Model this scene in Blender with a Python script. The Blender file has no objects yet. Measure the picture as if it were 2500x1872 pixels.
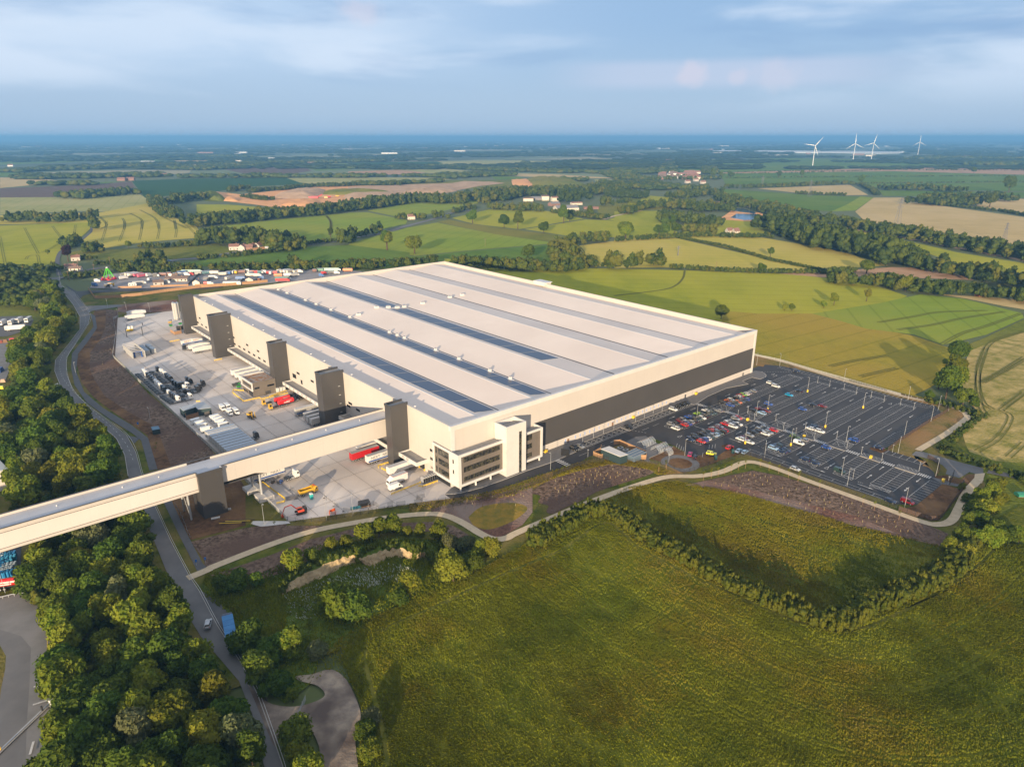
import bpy, math, random
import numpy as np
from mathutils import Vector, Matrix
rnd = random.Random(7)
nr = np.random.RandomState(11)
R_ = math.radians
scene = bpy.context.scene
COL = scene.collection
# ---- survey: the photograph's own camera gives ground positions in metres ----
F_, P_, H_ = 1692.0, R_(19.55), 135.0
YAW = 0.7102
ORG = np.array([-24.3, 252.4])
UU = np.array([math.cos(YAW), math.sin(YAW)]); VV = np.array([-math.sin(YAW), math.cos(YAW)])
RG = {'A':(0,0,2500/2212),'B':(200,600,700/2212),'C':(850,600,700/2212),'D':(500,900,700/2212),'E':(1000,900,500/2212),'F':(1400,850,500/2212),'G':(1850,850,650/2212),'H':(1500,300,1000/2212),'I':(0,300,1000/2212),'J':(0,1200,700/1725),'K':(500,1100,800/1716),'L':(0,650,500/1505),'M':(1300,1100,1200/2212),
'P':(2000,950,400/2208),'Q':(1800,850,400/2208),'R':(1600,880,400/2208),'S':(1350,980,400/2208),'T':(1400,760,500/2212),'a1':(420,700,250/2179),'a2':(560,860,300/2179),'a3':(850,940,300/2179),'a4':(1020,1000,330/2186),'a5':(450,1080,350/2212),'b1':(0,1020,600/2212),'b2':(270,750,250/2070),'b3':(320,880,300/2070),'b4':(650,1120,400/2212),'b5':(220,630,400/2212),'b6':(520,630,400/2212),'b7':(0,740,200/872),
'c1':(850,370,800/2212),'c2':(0,330,900/2212),'c3':(1600,330,900/2212),'c4':(0,540,500/2212),'c5':(480,430,500/2212),'d2':(1850,700,650/2212),'d3':(0,1290,200/569),'d4':(2100,1130,400/2208)}
def g(r, pts, z=0.0):
    """survey points read off the photograph -> world x, y at height z"""
    x0, y0, s = RG[r]; out = []
    for (x, y) in pts:
        a = (x0 + x*s - 1250)/F_; b = (936 - y0 - y*s)/F_
        c, sn = math.cos(P_), math.sin(P_)
        dy = c + b*sn; dz = -sn + b*c
        t = (z - H_)/min(dz, -0.0022)
        out.append((a*t, dy*t))
    return out
def lw(a, b):
    """local site grid (along the front wall, along the dock wall) -> world"""
    p = ORG + a*UU + b*VV
    return (float(p[0]), float(p[1]))
def wl(x, y):
    d = np.array([x, y]) - ORG
    return float(d@UU), float(d@VV)
def gl(r, pts, z=0.0):
    return [wl(*p) for p in g(r, pts, z)]
# ---- materials ----
MATS = {}
def mat(name, col, rough=0.7, metal=0.0, col2=None, scale=1.0, detail=4, bump=0.0, bscale=None, ramp=(0.35, 0.65),
        stretch=(1, 1, 1), rot=0.0, col3=None, scale3=0.05, spec=0.5, rand=0.0, alpha=1.0, objc=False, amt3=1.0, emit=0):
    if name in MATS: return MATS[name]
    m = bpy.data.materials.new(name); m.use_nodes = True
    nt = m.node_tree; N = nt.nodes; L = nt.links
    bs = N['Principled BSDF']
    bs.inputs['Roughness'].default_value = rough; bs.inputs['Metallic'].default_value = metal
    if rough >= 0.9: spec = 0.04
    bs.inputs['Specular IOR Level'].default_value = spec
    bs.inputs['Base Color'].default_value = (*col, 1)
    if alpha < 1: bs.inputs['Alpha'].default_value = alpha
    if objc:
        tc = N.new('ShaderNodeTexCoord'); src = tc.outputs['Object']
    else:
        tc = N.new('ShaderNodeNewGeometry'); src = tc.outputs['Position']
    def mapped(st, ro):
        mp = N.new('ShaderNodeMapping'); mp.inputs['Scale'].default_value = st; mp.inputs['Rotation'].default_value = (0, 0, ro)
        L.new(src, mp.inputs['Vector']); return mp.outputs['Vector']
    cur = None
    if col2 is not None:
        nz = N.new('ShaderNodeTexNoise'); nz.inputs['Scale'].default_value = scale; nz.inputs['Detail'].default_value = detail
        nz.inputs['Roughness'].default_value = 0.62
        L.new(mapped(stretch, rot), nz.inputs['Vector'])
        rp = N.new('ShaderNodeValToRGB'); rp.color_ramp.elements[0].position = ramp[0]; rp.color_ramp.elements[1].position = ramp[1]
        rp.color_ramp.elements[0].color = (*col, 1); rp.color_ramp.elements[1].color = (*col2, 1)
        L.new(nz.outputs['Fac'], rp.inputs['Fac']); cur = rp.outputs['Color']
    if col3 is not None:
        n3 = N.new('ShaderNodeTexNoise'); n3.inputs['Scale'].default_value = scale3; n3.inputs['Detail'].default_value = 3
        L.new(src, n3.inputs['Vector'])
        r3 = N.new('ShaderNodeMapRange'); r3.inputs['From Min'].default_value = 0.42; r3.inputs['From Max'].default_value = 0.62
        r3.inputs['To Max'].default_value = amt3
        L.new(n3.outputs['Fac'], r3.inputs['Value'])
        mx = N.new('ShaderNodeMix'); mx.data_type = 'RGBA'
        L.new(r3.outputs['Result'], mx.inputs['Factor'])
        if cur is not None: L.new(cur, mx.inputs['A'])
        else: mx.inputs['A'].default_value = (*col, 1)
        mx.inputs['B'].default_value = (*col3, 1); cur = mx.outputs['Result']
    if rand > 0:
        oi = N.new('ShaderNodeObjectInfo'); mr = N.new('ShaderNodeMapRange')
        mr.inputs['To Min'].default_value = 1-rand; mr.inputs['To Max'].default_value = 1+rand
        L.new(oi.outputs['Random'], mr.inputs['Value'])
        hs = N.new('ShaderNodeHueSaturation'); L.new(mr.outputs['Result'], hs.inputs['Value'])
        mh = N.new('ShaderNodeMapRange'); mh.inputs['To Min'].default_value = 0.5-rand*0.09; mh.inputs['To Max'].default_value = 0.5+rand*0.05
        mu = N.new('ShaderNodeMath'); mu.operation = 'FRACT'; m7 = N.new('ShaderNodeMath'); m7.operation = 'MULTIPLY'; m7.inputs[1].default_value = 7.31
        L.new(oi.outputs['Random'], m7.inputs[0]); L.new(m7.outputs[0], mu.inputs[0]); L.new(mu.outputs[0], mh.inputs['Value'])
        L.new(mh.outputs['Result'], hs.inputs['Hue'])
        if cur is not None: L.new(cur, hs.inputs['Color'])
        else: hs.inputs['Color'].default_value = (*col, 1)
        cur = hs.outputs['Color']
    if cur is not None: L.new(cur, bs.inputs['Base Color'])
    if emit: bs.inputs['Emission Color'].default_value = (*col, 1); bs.inputs['Emission Strength'].default_value = emit
    if bump > 0:
        nb = N.new('ShaderNodeTexNoise'); nb.inputs['Scale'].default_value = bscale or scale; nb.inputs['Detail'].default_value = 5
        L.new(mapped(stretch, rot), nb.inputs['Vector'])
        bp = N.new('ShaderNodeBump'); bp.inputs['Strength'].default_value = 1.0; bp.inputs['Distance'].default_value = bump
        L.new(nb.outputs['Fac'], bp.inputs['Height']); L.new(bp.outputs['Normal'], bs.inputs['Normal'])
    MATS[name] = m
    return m
# ---- mesh building ----
class MB:
    def __init__(s): s.v = []; s.f = []; s.m = []; s.mats = []
    def mi(s, m):
        if m not in s.mats: s.mats.append(m)
        return s.mats.index(m)
    def face(s, pts, m):
        k = len(s.v); s.v += [tuple(p) for p in pts]; s.f.append(tuple(range(k, k+len(pts)))); s.m.append(s.mi(m))
    def box(s, x0, x1, y0, y1, z0, z1, m, skip=''):
        P = [(x0,y0,z0),(x1,y0,z0),(x1,y1,z0),(x0,y1,z0),(x0,y0,z1),(x1,y0,z1),(x1,y1,z1),(x0,y1,z1)]
        k = len(s.v); s.v += P; i = s.mi(m)
        for n, q in (('b',(0,3,2,1)),('t',(4,5,6,7)),('s',(0,1,5,4)),('e',(1,2,6,5)),('n',(2,3,7,6)),('w',(3,0,4,7))):
            if n in skip: continue
            s.f.append(tuple(k+j for j in q)); s.m.append(i)
        return s
    def prism(s, poly, z0, z1, m, mt=None):
        """vertical extrusion of an outline; z1 may be a list of heights"""
        n = len(poly); a = sum(poly[i][0]*poly[(i+1)%n][1]-poly[(i+1)%n][0]*poly[i][1] for i in range(n))
        if a < 0: poly = poly[::-1]; z1 = z1[::-1] if isinstance(z1, list) else z1
        zt = z1 if isinstance(z1, list) else [z1]*n
        k = len(s.v); s.v += [(p[0],p[1],z0) for p in poly]+[(p[0],p[1],zt[i]) for i,p in enumerate(poly)]
        i = s.mi(m); j2 = s.mi(mt or m)
        for j in range(n):
            q = (j+1) % n; s.f.append((k+j,k+q,k+n+q,k+n+j)); s.m.append(i)
        s.f.append(tuple(k+n+j for j in range(n))); s.m.append(j2)
        s.f.append(tuple(k+n-1-j for j in range(n))); s.m.append(i)
        return s
    def xprism(s, prof, x0, x1, m):
        """outline in (y, z) swept along x"""
        n = len(prof); k = len(s.v); s.v += [(x0,p[0],p[1]) for p in prof]+[(x1,p[0],p[1]) for p in prof]; i = s.mi(m)
        for j in range(n):
            q = (j+1) % n; s.f.append((k+j,k+q,k+n+q,k+n+j)); s.m.append(i)
        s.f.append(tuple(k+n-1-j for j in range(n))); s.m.append(i); s.f.append(tuple(k+n+j for j in range(n))); s.m.append(i)
        return s
    def yprism(s, prof, y0, y1, m):
        """outline in (x, z) swept along y"""
        n = len(prof); k = len(s.v); s.v += [(p[0],y0,p[1]) for p in prof]+[(p[0],y1,p[1]) for p in prof]; i = s.mi(m)
        for j in range(n):
            q = (j+1) % n; s.f.append((k+j,k+q,k+n+q,k+n+j)); s.m.append(i)
        s.f.append(tuple(k+n-1-j for j in range(n))); s.m.append(i); s.f.append(tuple(k+n+j for j in range(n))); s.m.append(i)
        return s
    def tube(s, p0, p1, r0, r1, m, n=6, cap=True):
        p0 = Vector(p0); p1 = Vector(p1); d = (p1-p0); 
        if d.length < 1e-6: return s
        d.normalize(); a = d.orthogonal().normalized(); b = d.cross(a)
        k = len(s.v); i = s.mi(m)
        for (p, r) in ((p0,r0),(p1,r1)):
            for j in range(n):
                t = 2*math.pi*j/n; s.v.append(tuple(p+a*math.cos(t)*r+b*math.sin(t)*r))
        for j in range(n):
            q = (j+1) % n; s.f.append((k+j,k+q,k+n+q,k+n+j)); s.m.append(i)
        if cap:
            s.f.append(tuple(k+n-1-j for j in range(n))); s.m.append(i); s.f.append(tuple(k+n+j for j in range(n))); s.m.append(i)
        return s
    def mesh(s, name):
        me = bpy.data.meshes.new(name); me.from_pydata(s.v, [], s.f)
        for m in s.mats: me.materials.append(m)
        me.polygons.foreach_set('material_index', s.m); me.update(); return me
    def build(s, name, parent=None, loc=(0,0,0), rz=0, smooth=False, bevel=0, **kw):
        o = bpy.data.objects.new(name, s.mesh(name)); COL.objects.link(o); o.parent = parent
        o.location = loc; o.rotation_euler = (0,0,rz)
        if smooth: o.data.shade_smooth()
        if bevel:
            md = o.modifiers.new('bevel', 'BEVEL'); md.width = bevel; md.segments = 2; md.limit_method = 'ANGLE'
        tag(o, **kw); return o
def tag(o, label=None, cat=None, group=None, kind=None):
    if label: o['label'] = label
    if cat: o['category'] = cat
    if group: o['group'] = group
    if kind: o['kind'] = kind
    return o
def thing(name, label, cat, loc=(0,0,0), rz=0, group=None):
    o = bpy.data.objects.new(name, None); COL.objects.link(o); o.location = loc; o.rotation_euler = (0,0,rz); o.empty_display_size = 0.5
    return tag(o, label, cat, group)
KIDS = {}
def kids(o):
    if o.name not in KIDS: KIDS[o.name] = list(o.children)
    return KIDS[o.name]
def dup(root, loc, rz=0, label=None, group=None, scale=None, parent=None, mats=None):
    """copy a thing with its parts and sub-parts; mats maps a part name to another mesh"""
    r = root.copy(); COL.objects.link(r); r.location = loc; r.rotation_euler = (0,0,rz); r.parent = parent
    if scale: r.scale = scale if isinstance(scale, tuple) else (scale,)*3
    if label: r['label'] = label
    if group: r['group'] = group
    elif 'group' in r.keys() and group is False: del r['group']
    for ch in kids(root):
        c = ch.copy(); COL.objects.link(c); c.parent = r
        if mats and ch.name.split('.')[0] in mats: c.data = mats[ch.name.split('.')[0]]
        for gg in kids(ch):
            d = gg.copy(); COL.objects.link(d); d.parent = c
    return r
def bulk(name, V, FQ, mats, mi=None, parent=None, tri=False, **kw):
    """big numpy mesh: V (n,3), FQ (m,4 or 3)"""
    me = bpy.data.meshes.new(name); k = FQ.shape[1]; m = len(FQ)
    me.vertices.add(len(V)); me.vertices.foreach_set('co', V.astype(np.float32).ravel())
    me.loops.add(m*k); me.loops.foreach_set('vertex_index', FQ.astype(np.int32).ravel())
    me.polygons.add(m); me.polygons.foreach_set('loop_start', np.arange(0, m*k, k, dtype=np.int32))
    try: me.polygons.foreach_set('loop_total', np.full(m, k, dtype=np.int32))
    except Exception: pass
    for mm in mats: me.materials.append(mm)
    if mi is not None: me.polygons.foreach_set('material_index', mi.astype(np.int32))
    me.update(calc_edges=True); me.validate()
    o = bpy.data.objects.new(name, me); COL.objects.link(o); o.parent = parent
    tag(o, **kw); return o
SHEETN = [0]
def sheet(name, pts, m, lvl=None, kind='structure', **kw):
    """flat ground surface; each later sheet lies a few mm above the earlier ones"""
    SHEETN[0] += 1
    z = 0.02 + 0.004*SHEETN[0] if lvl is None else lvl
    me = bpy.data.meshes.new(name)
    n = len(pts); a = sum(pts[i][0]*pts[(i+1)%n][1]-pts[(i+1)%n][0]*pts[i][1] for i in range(n))
    if a < 0: pts = pts[::-1]
    from mathutils.geometry import tessellate_polygon
    tr = tessellate_polygon([[Vector((p[0],p[1],0)) for p in pts]])
    fs = []
    for t in tr:
        (x0,y0),(x1,y1),(x2,y2) = [pts[i][:2] for i in t]
        fs.append(t if (x1-x0)*(y2-y0)-(x2-x0)*(y1-y0) > 0 else t[::-1])
    me.from_pydata([(p[0],p[1],z) for p in pts], [], fs); me.materials.append(m); me.update()
    o = bpy.data.objects.new(name, me); COL.objects.link(o); tag(o, kind=kind, **kw); return o
def smooth_line(pts, n=6):
    out = []
    P = [np.array(p, float) for p in pts]; P = [2*P[0]-P[1]]+P+[2*P[-1]-P[-2]]
    for i in range(1, len(P)-2):
        for k in range(n):
            t = k/n
            out.append(tuple(0.5*((2*P[i])+(-P[i-1]+P[i+1])*t+(2*P[i-1]-5*P[i]+4*P[i+1]-P[i+2])*t*t+(-P[i-1]+3*P[i]-3*P[i+1]+P[i+2])*t**3)))
    out.append(tuple(P[-2])); return out
def offset(line, d):
    out = []
    for i, p in enumerate(line):
        a = np.array(line[max(0,i-1)]); b = np.array(line[min(len(line)-1,i+1)]); t = b-a; t = t/(np.linalg.norm(t)+1e-9)
        out.append((p[0]-t[1]*d, p[1]+t[0]*d))
    return out
def strip(name, line, w, m, **kw):
    """ribbon of constant width along a line"""
    return sheet(name, offset(line, w/2)+offset(line, -w/2)[::-1], m, **kw)
def dashes(mb, line, w, on, off, z, m):
    """painted line, solid (off=0) or dashed"""
    L = [0]; P = [np.array(p) for p in line]
    for i in range(1, len(P)): L.append(L[-1]+np.linalg.norm(P[i]-P[i-1]))
    def at(s):
        for i in range(1, len(P)):
            if s <= L[i]+1e-9:
                t = (s-L[i-1])/max(L[i]-L[i-1],1e-9); return P[i-1]*(1-t)+P[i]*t
        return P[-1]
    cuts = []
    if off == 0:
        segs = list(zip(P[:-1], P[1:]))
    else:
        s = 0; segs = []
        while s < L[-1]: segs.append((at(s), at(min(s+on, L[-1])))); s += on+off
    for a, b in segs:
        t = b-a; l = np.linalg.norm(t)
        if l < 1e-4: continue
        t /= l; n = np.array([-t[1], t[0]])*w/2
        mb.face([(*(a-n), z), (*(b-n), z), (*(b+n), z), (*(a+n), z)], m)
def text_mesh(body, size, m, extrude=0.01):
    cu = bpy.data.curves.new('txt', 'FONT'); cu.body = body; cu.size = size; cu.extrude = extrude; cu.align_x = 'CENTER'; cu.align_y = 'CENTER'
    ob = bpy.data.objects.new('txt', cu); COL.objects.link(ob)
    me = bpy.data.meshes.new_from_object(ob.evaluated_get(bpy.context.evaluated_depsgraph_get()))
    bpy.data.objects.remove(ob); me.materials.clear(); me.materials.append(m); return me
def add_mesh(name, me, parent=None, loc=(0,0,0), rot=(0,0,0), **kw):
    o = bpy.data.objects.new(name, me); COL.objects.link(o); o.parent = parent; o.location = loc; o.rotation_euler = rot
    tag(o, **kw); return o
# ---- camera ----
cam_d = bpy.data.cameras.new('camera'); cam = bpy.data.objects.new('camera', cam_d); COL.objects.link(cam)
cam_d.sensor_width = 36; cam_d.lens = F_/2500*36; cam_d.clip_end = 200000; cam_d.clip_start = 0.5
cam.location = (0, 0, H_); cam.rotation_euler = (R_(90)-P_, 0, 0); scene.camera = cam
# ---- light ----
SUN_EL, SUN_AZ = R_(9.3), R_(190.5)      # azimuth clockwise from +Y: behind the camera, slightly left
sd = Vector((math.sin(SUN_AZ)*math.cos(SUN_EL), math.cos(SUN_AZ)*math.cos(SUN_EL), math.sin(SUN_EL)))
sl = bpy.data.lights.new('sun', 'SUN'); sun = bpy.data.objects.new('sun', sl); COL.objects.link(sun)
sl.energy = 5.0; sl.angle = R_(0.5); sl.color = (1.0, 0.79, 0.53)
sun.rotation_euler = (-sd).to_track_quat('-Z', 'Y').to_euler()
w = bpy.data.worlds.new('World'); scene.world = w; w.use_nodes = True
nt = w.node_tree; N = nt.nodes; L = nt.links; bg = N['Background']
sky = N.new('ShaderNodeTexSky'); sky.sky_type = 'NISHITA'; sky.sun_disc = False; sky.sun_elevation = SUN_EL; sky.sun_rotation = SUN_AZ
sky.air_density = 1.0; sky.dust_density = 1.2; sky.ozone_density = 2.0; sky.altitude = 100
tc = N.new('ShaderNodeTexCoord'); sep = N.new('ShaderNodeSeparateXYZ'); L.new(tc.outputs['Generated'], sep.inputs[0])
def cloud(scale, lo, hi, off, detail=5, st=(1.3,1.3,7)):
    mp = N.new('ShaderNodeMapping'); mp.inputs['Location'].default_value = off; mp.inputs['Scale'].default_value = st; L.new(tc.outputs['Generated'], mp.inputs['Vector'])
    n = N.new('ShaderNodeTexNoise'); n.inputs['Scale'].default_value = scale; n.inputs['Detail'].default_value = detail; n.inputs['Roughness'].default_value = 0.5
    n.inputs['Distortion'].default_value = 0.25
    L.new(mp.outputs[0], n.inputs['Vector']); r = N.new('ShaderNodeMapRange'); r.interpolation_type = 'SMOOTHSTEP'
    r.inputs['From Min'].default_value = lo; r.inputs['From Max'].default_value = hi; L.new(n.outputs['Fac'], r.inputs['Value']); return r.outputs['Result']
def mrange(src, a, b, lo=0.0, hi=1.0):
    r = N.new('ShaderNodeMapRange'); r.interpolation_type = 'SMOOTHSTEP'; r.inputs['From Min'].default_value = a; r.inputs['From Max'].default_value = b
    r.inputs['To Min'].default_value = lo; r.inputs['To Max'].default_value = hi; L.new(src, r.inputs['Value']); return r.outputs['Result']
def mul(a, b):
    m_ = N.new('ShaderNodeMath'); m_.operation = 'MULTIPLY'; L.new(a, m_.inputs[0]); L.new(b, m_.inputs[1]); return m_.outputs[0]
SK = 0.10
K = 1/SK/1.62
def mixc(a, b, fac, amt=1.0):
    mx = N.new('ShaderNodeMix'); mx.data_type = 'RGBA'
    mm = N.new('ShaderNodeMath'); mm.operation = 'MULTIPLY'; mm.inputs[1].default_value = amt
    if isinstance(fac, float): mm.inputs[0].default_value = fac
    else: L.new(fac, mm.inputs[0])
    L.new(mm.outputs[0], mx.inputs['Factor'])
    if isinstance(a, tuple): mx.inputs['A'].default_value = (*[c*K for c in a], 1)
    else: L.new(a, mx.inputs['A'])
    if isinstance(b, tuple): mx.inputs['B'].default_value = (*[c*K for c in b], 1)
    else: L.new(b, mx.inputs['B'])
    return mx.outputs['Result']
Z = sep.outputs['Z']; X = sep.outputs['X']
# thin even cloud veil over the physical sky, bluer to the right, paler to the left
veil = mixc((0.38,0.52,0.71), (0.29,0.45,0.69), mrange(Z, 0.02, 0.15))
veil = mixc(veil, (0.50,0.64,0.84), mul(mrange(X, 0.25, -0.45), mrange(Z, 0.02, 0.13)))
veil = mixc(veil, (0.62,0.62,0.66), mrange(Z, 0.22, 0.6))
veil = mixc(veil, (1.30,0.86,0.52), mul(mrange(sep.outputs['Y'], 0.0, -0.8), mrange(Z, 0.75, 0.0)))  # sky warmed and brightened on the sun's side, added as fill light
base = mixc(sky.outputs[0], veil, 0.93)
base = mixc(base, (0.66,0.76,0.90), mul(cloud(1.7, 0.45, 0.62, (3.1, 0.4, 0), 8), mrange(Z, 0.02, 0.08)), 0.7)
base = mixc(base, (0.62,0.73,0.88), mul(mul(cloud(3.4, 0.44, 0.66, (1.0, 7.4, 2), 7), mrange(X, 0.05, -0.35)), mrange(Z, 0.05, 0.12)), 0.7)
base = mixc(base, (0.23,0.38,0.62), mul(cloud(2.2, 0.47, 0.62, (9.0, 3.4, 5), 8), mrange(Z, 0.05, 0.10)), 0.5)
# one small pink lit cumulus and its smaller neighbours
def puff(d, r, amt):
    global base
    vm = N.new('ShaderNodeVectorMath'); vm.operation = 'SUBTRACT'; L.new(tc.outputs['Generated'], vm.inputs[0]); vm.inputs[1].default_value = d
    v2 = N.new('ShaderNodeVectorMath'); v2.operation = 'MULTIPLY'; L.new(vm.outputs[0], v2.inputs[0]); v2.inputs[1].default_value = (1/r, 1/r, 1.5/r)
    ln = N.new('ShaderNodeVectorMath'); ln.operation = 'LENGTH'; L.new(v2.outputs[0], ln.inputs[0])
    nn = N.new('ShaderNodeTexNoise'); nn.inputs['Scale'].default_value = 60; nn.inputs['Detail'].default_value = 6; L.new(tc.outputs['Generated'], nn.inputs['Vector'])
    sb = N.new('ShaderNodeMath'); sb.operation = 'ADD'; L.new(ln.outputs['Value'], sb.inputs[0]); L.new(nn.outputs['Fac'], sb.inputs[1])
    base = mixc(base, (0.68,0.64,0.74), mrange(sb.outputs[0], 1.45, 0.75), amt)
band = mul(mul(mrange(Z, 0.052, 0.070), mrange(Z, 0.098, 0.084)), mrange(X, 0.02, 0.16))
base = mixc(base, (0.56,0.62,0.78), mul(band, mrange(X, 0.52, 0.36)), 0.55)
puff((0.231,0.970,0.077), 0.030, 0.5); puff((0.285,0.955,0.072), 0.020, 0.35); puff((0.33,0.94,0.071), 0.04, 0.25); puff((-0.19,0.97,0.147), 0.035, 0.4)
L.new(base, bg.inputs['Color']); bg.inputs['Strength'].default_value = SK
vs = scene.view_settings; vs.view_transform = 'Standard'; vs.look = 'None'; vs.exposure = 0.85; vs.gamma = 1
scene.cycles.max_bounces = 5; scene.cycles.diffuse_bounces = 2; scene.cycles.glossy_bounces = 2; scene.cycles.transmission_bounces = 2
scene.cycles.volume_bounces = 0; scene.cycles.transparent_max_bounces = 6; scene.cycles.use_denoising = True
scene.cycles.caustics_reflective = False; scene.cycles.caustics_refractive = False
# ---- air ----
hz = MB(); hm = bpy.data.materials.new('air'); hm.use_nodes = True; hn = hm.node_tree
hn.nodes.remove(hn.nodes['Principled BSDF']); pv = hn.nodes.new('ShaderNodeVolumePrincipled')
pv.inputs['Color'].default_value = (0.24, 0.58, 0.99, 1); pv.inputs['Density'].default_value = 1.2e-4; pv.inputs['Anisotropy'].default_value = 0.2
hn.links.new(pv.outputs[0], hn.nodes['Material Output'].inputs['Volume'])
hz.box(-50000, 50000, -1500, 60000, -8, 170, hm)
hz.build('haze', kind='stuff', label='blue evening haze over the distant country', cat='haze')
cream = mat('cream_cladding', (0.55,0.505,0.455), 0.45, col2=(0.515,0.47,0.425), scale=0.05, bump=0)
def seams(m, period, axis, depth, dark=0.93):
    """thin vertical panel seams in the wall's own frame"""
    nt = m.node_tree; N = nt.nodes; L = nt.links; bs = N['Principled BSDF']
    tc = N.new('ShaderNodeTexCoord'); sp = N.new('ShaderNodeSeparateXYZ'); L.new(tc.outputs['Object'], sp.inputs[0])
    ad = N.new('ShaderNodeMath'); ad.operation = 'ADD'
    if axis == 'xy': L.new(sp.outputs['X'], ad.inputs[0]); L.new(sp.outputs['Y'], ad.inputs[1])
    else: L.new(sp.outputs[axis], ad.inputs[0]); ad.inputs[1].default_value = 0
    dv = N.new('ShaderNodeMath'); dv.operation = 'DIVIDE'; dv.inputs[1].default_value = period; L.new(ad.outputs[0], dv.inputs[0])
    fr = N.new('ShaderNodeMath'); fr.operation = 'FRACT'; L.new(dv.outputs[0], fr.inputs[0])
    lt = N.new('ShaderNodeMath'); lt.operation = 'LESS_THAN'; lt.inputs[1].default_value = depth; L.new(fr.outputs[0], lt.inputs[0])
    mx = N.new('ShaderNodeMix'); mx.data_type = 'RGBA'; mx.blend_type = 'MULTIPLY'; L.new(lt.outputs[0], mx.inputs['Factor'])
    src = bs.inputs['Base Color']
    if src.is_linked: L.new(src.links[0].from_socket, mx.inputs['A'])
    else: mx.inputs['A'].default_value = src.default_value
    mx.inputs['B'].default_value = (dark,dark,dark,1); L.new(mx.outputs['Result'], src)
seams(cream, 6.0, 'xy', 0.02, 0.88); seams(cream, 5.4, 'Z', 0.012, 0.92)
white = mat('white_trim', (0.62,0.60,0.57), 0.4, col2=(0.57,0.55,0.525), scale=0.2)
charcoal = mat('charcoal_cladding', (0.055,0.052,0.052), 0.42, col2=(0.066,0.062,0.06), scale=0.08); seams(charcoal, 1.0, 'xy', 0.06, 0.8)
charband = mat('charcoal_band', (0.062,0.058,0.056), 0.5, col2=(0.072,0.066,0.063), scale=0.05); seams(charband, 3.0, 'xy', 0.03, 0.85)
roofm = mat('roof_sheet', (0.80,0.68,0.585), 0.6, col2=(0.74,0.63,0.54), scale=0.03, stretch=(1,1,1), col3=(0.69,0.575,0.49), scale3=0.02, amt3=0.6); seams(roofm, 10.0, 'Y', 0.012, 0.9)
capping = mat('roof_capping', (0.62,0.60,0.58), 0.4)
gutter = mat('gutter', (0.06,0.055,0.055), 0.6)
flatroof = mat('flat_roof_membrane', (0.30,0.285,0.27), 0.8, col2=(0.24,0.23,0.22), scale=0.5)
solar = mat('solar_glass', (0.008,0.022,0.065), 0.3, col2=(0.011,0.028,0.078), scale=0.1, spec=0.6); seams(solar, 1.65, 'Y', 0.05, 1.9); seams(solar, 1.0, 'X', 0.05, 1.6)
glass = mat('window_glass', (0.02,0.022,0.022), 0.08, spec=0.9, col2=(0.07,0.065,0.045), scale=0.7, ramp=(0.5,0.56))
darkglass = mat('dark_glass', (0.012,0.013,0.015), 0.1, spec=0.8)
frame_d = mat('dark_frame', (0.03,0.03,0.032), 0.4)
grey_pan = mat('grey_brown_panel', (0.16,0.135,0.115), 0.5, col2=(0.14,0.12,0.10), scale=0.3); seams(grey_pan, 1.5, 'xy', 0.03, 0.85)
concrete = mat('concrete_yard', (0.70,0.63,0.57), 0.9, col2=(0.61,0.55,0.50), scale=0.05, detail=6, col3=(0.50,0.42,0.35), scale3=0.022, amt3=0.7, bump=0.01, bscale=2)
conc_pale = mat('pale_concrete', (0.58,0.55,0.51), 0.85, col2=(0.50,0.47,0.44), scale=0.3, detail=5)
asph_new = mat('new_asphalt', (0.036,0.034,0.036), 0.75, col2=(0.048,0.044,0.044), scale=0.09, detail=6, bump=0.01, bscale=3)
asph_old = mat('worn_asphalt', (0.135,0.128,0.125), 0.85, col2=(0.175,0.165,0.158), scale=0.12, detail=8, bump=0.01, bscale=3)
asph_mid = mat('patched_asphalt', (0.085,0.083,0.085), 0.85, col2=(0.11,0.105,0.105), scale=0.3, detail=6)
paving = mat('grey_block_paving', (0.17,0.16,0.155), 0.8, col2=(0.135,0.128,0.125), scale=0.8, detail=5)
kerbm = mat('kerb_stone', (0.42,0.39,0.35), 0.8, col2=(0.36,0.33,0.30), scale=1.5)
paint = mat('white_road_paint', (0.62,0.60,0.57), 0.7, col2=(0.50,0.48,0.45), scale=1.5)
ypaint = mat('yellow_paint', (0.75,0.50,0.03), 0.55)
buff = mat('buff_gravel_path', (0.62,0.49,0.33), 0.95, col2=(0.52,0.41,0.27), scale=0.6, detail=7, bump=0.03, bscale=4)
soil = mat('bare_brown_soil', (0.155,0.085,0.045), 0.95, col2=(0.085,0.048,0.028), scale=0.5, detail=9, ramp=(0.4,0.62), col3=(0.22,0.125,0.06), scale3=0.06, bump=0.5, bscale=0.9)
mulch = mat('stony_planting_bed', (0.24,0.165,0.12), 0.95, col2=(0.07,0.045,0.03), scale=0.8, detail=10, ramp=(0.40,0.62), col3=(0.14,0.088,0.065), scale3=0.035, bump=0.6, bscale=1.1)
mulch_r = mat('reddish_planting_bed', (0.25,0.125,0.085), 0.95, col2=(0.11,0.06,0.045), scale=0.9, detail=10, col3=(0.27,0.20,0.16), scale3=0.04, bump=0.6, bscale=1.1)
verge = mat('rough_verge_grass', (0.135,0.145,0.022), 0.95, col2=(0.055,0.075,0.012), scale=0.25, detail=9, col3=(0.19,0.145,0.045), scale3=0.05, bump=0.4, bscale=1.2)
drygr = mat('dry_verge', (0.26,0.185,0.07), 0.95, col2=(0.13,0.12,0.03), scale=0.4, detail=9, col3=(0.30,0.18,0.075), scale3=0.05, bump=0.4, bscale=1.2)
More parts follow.
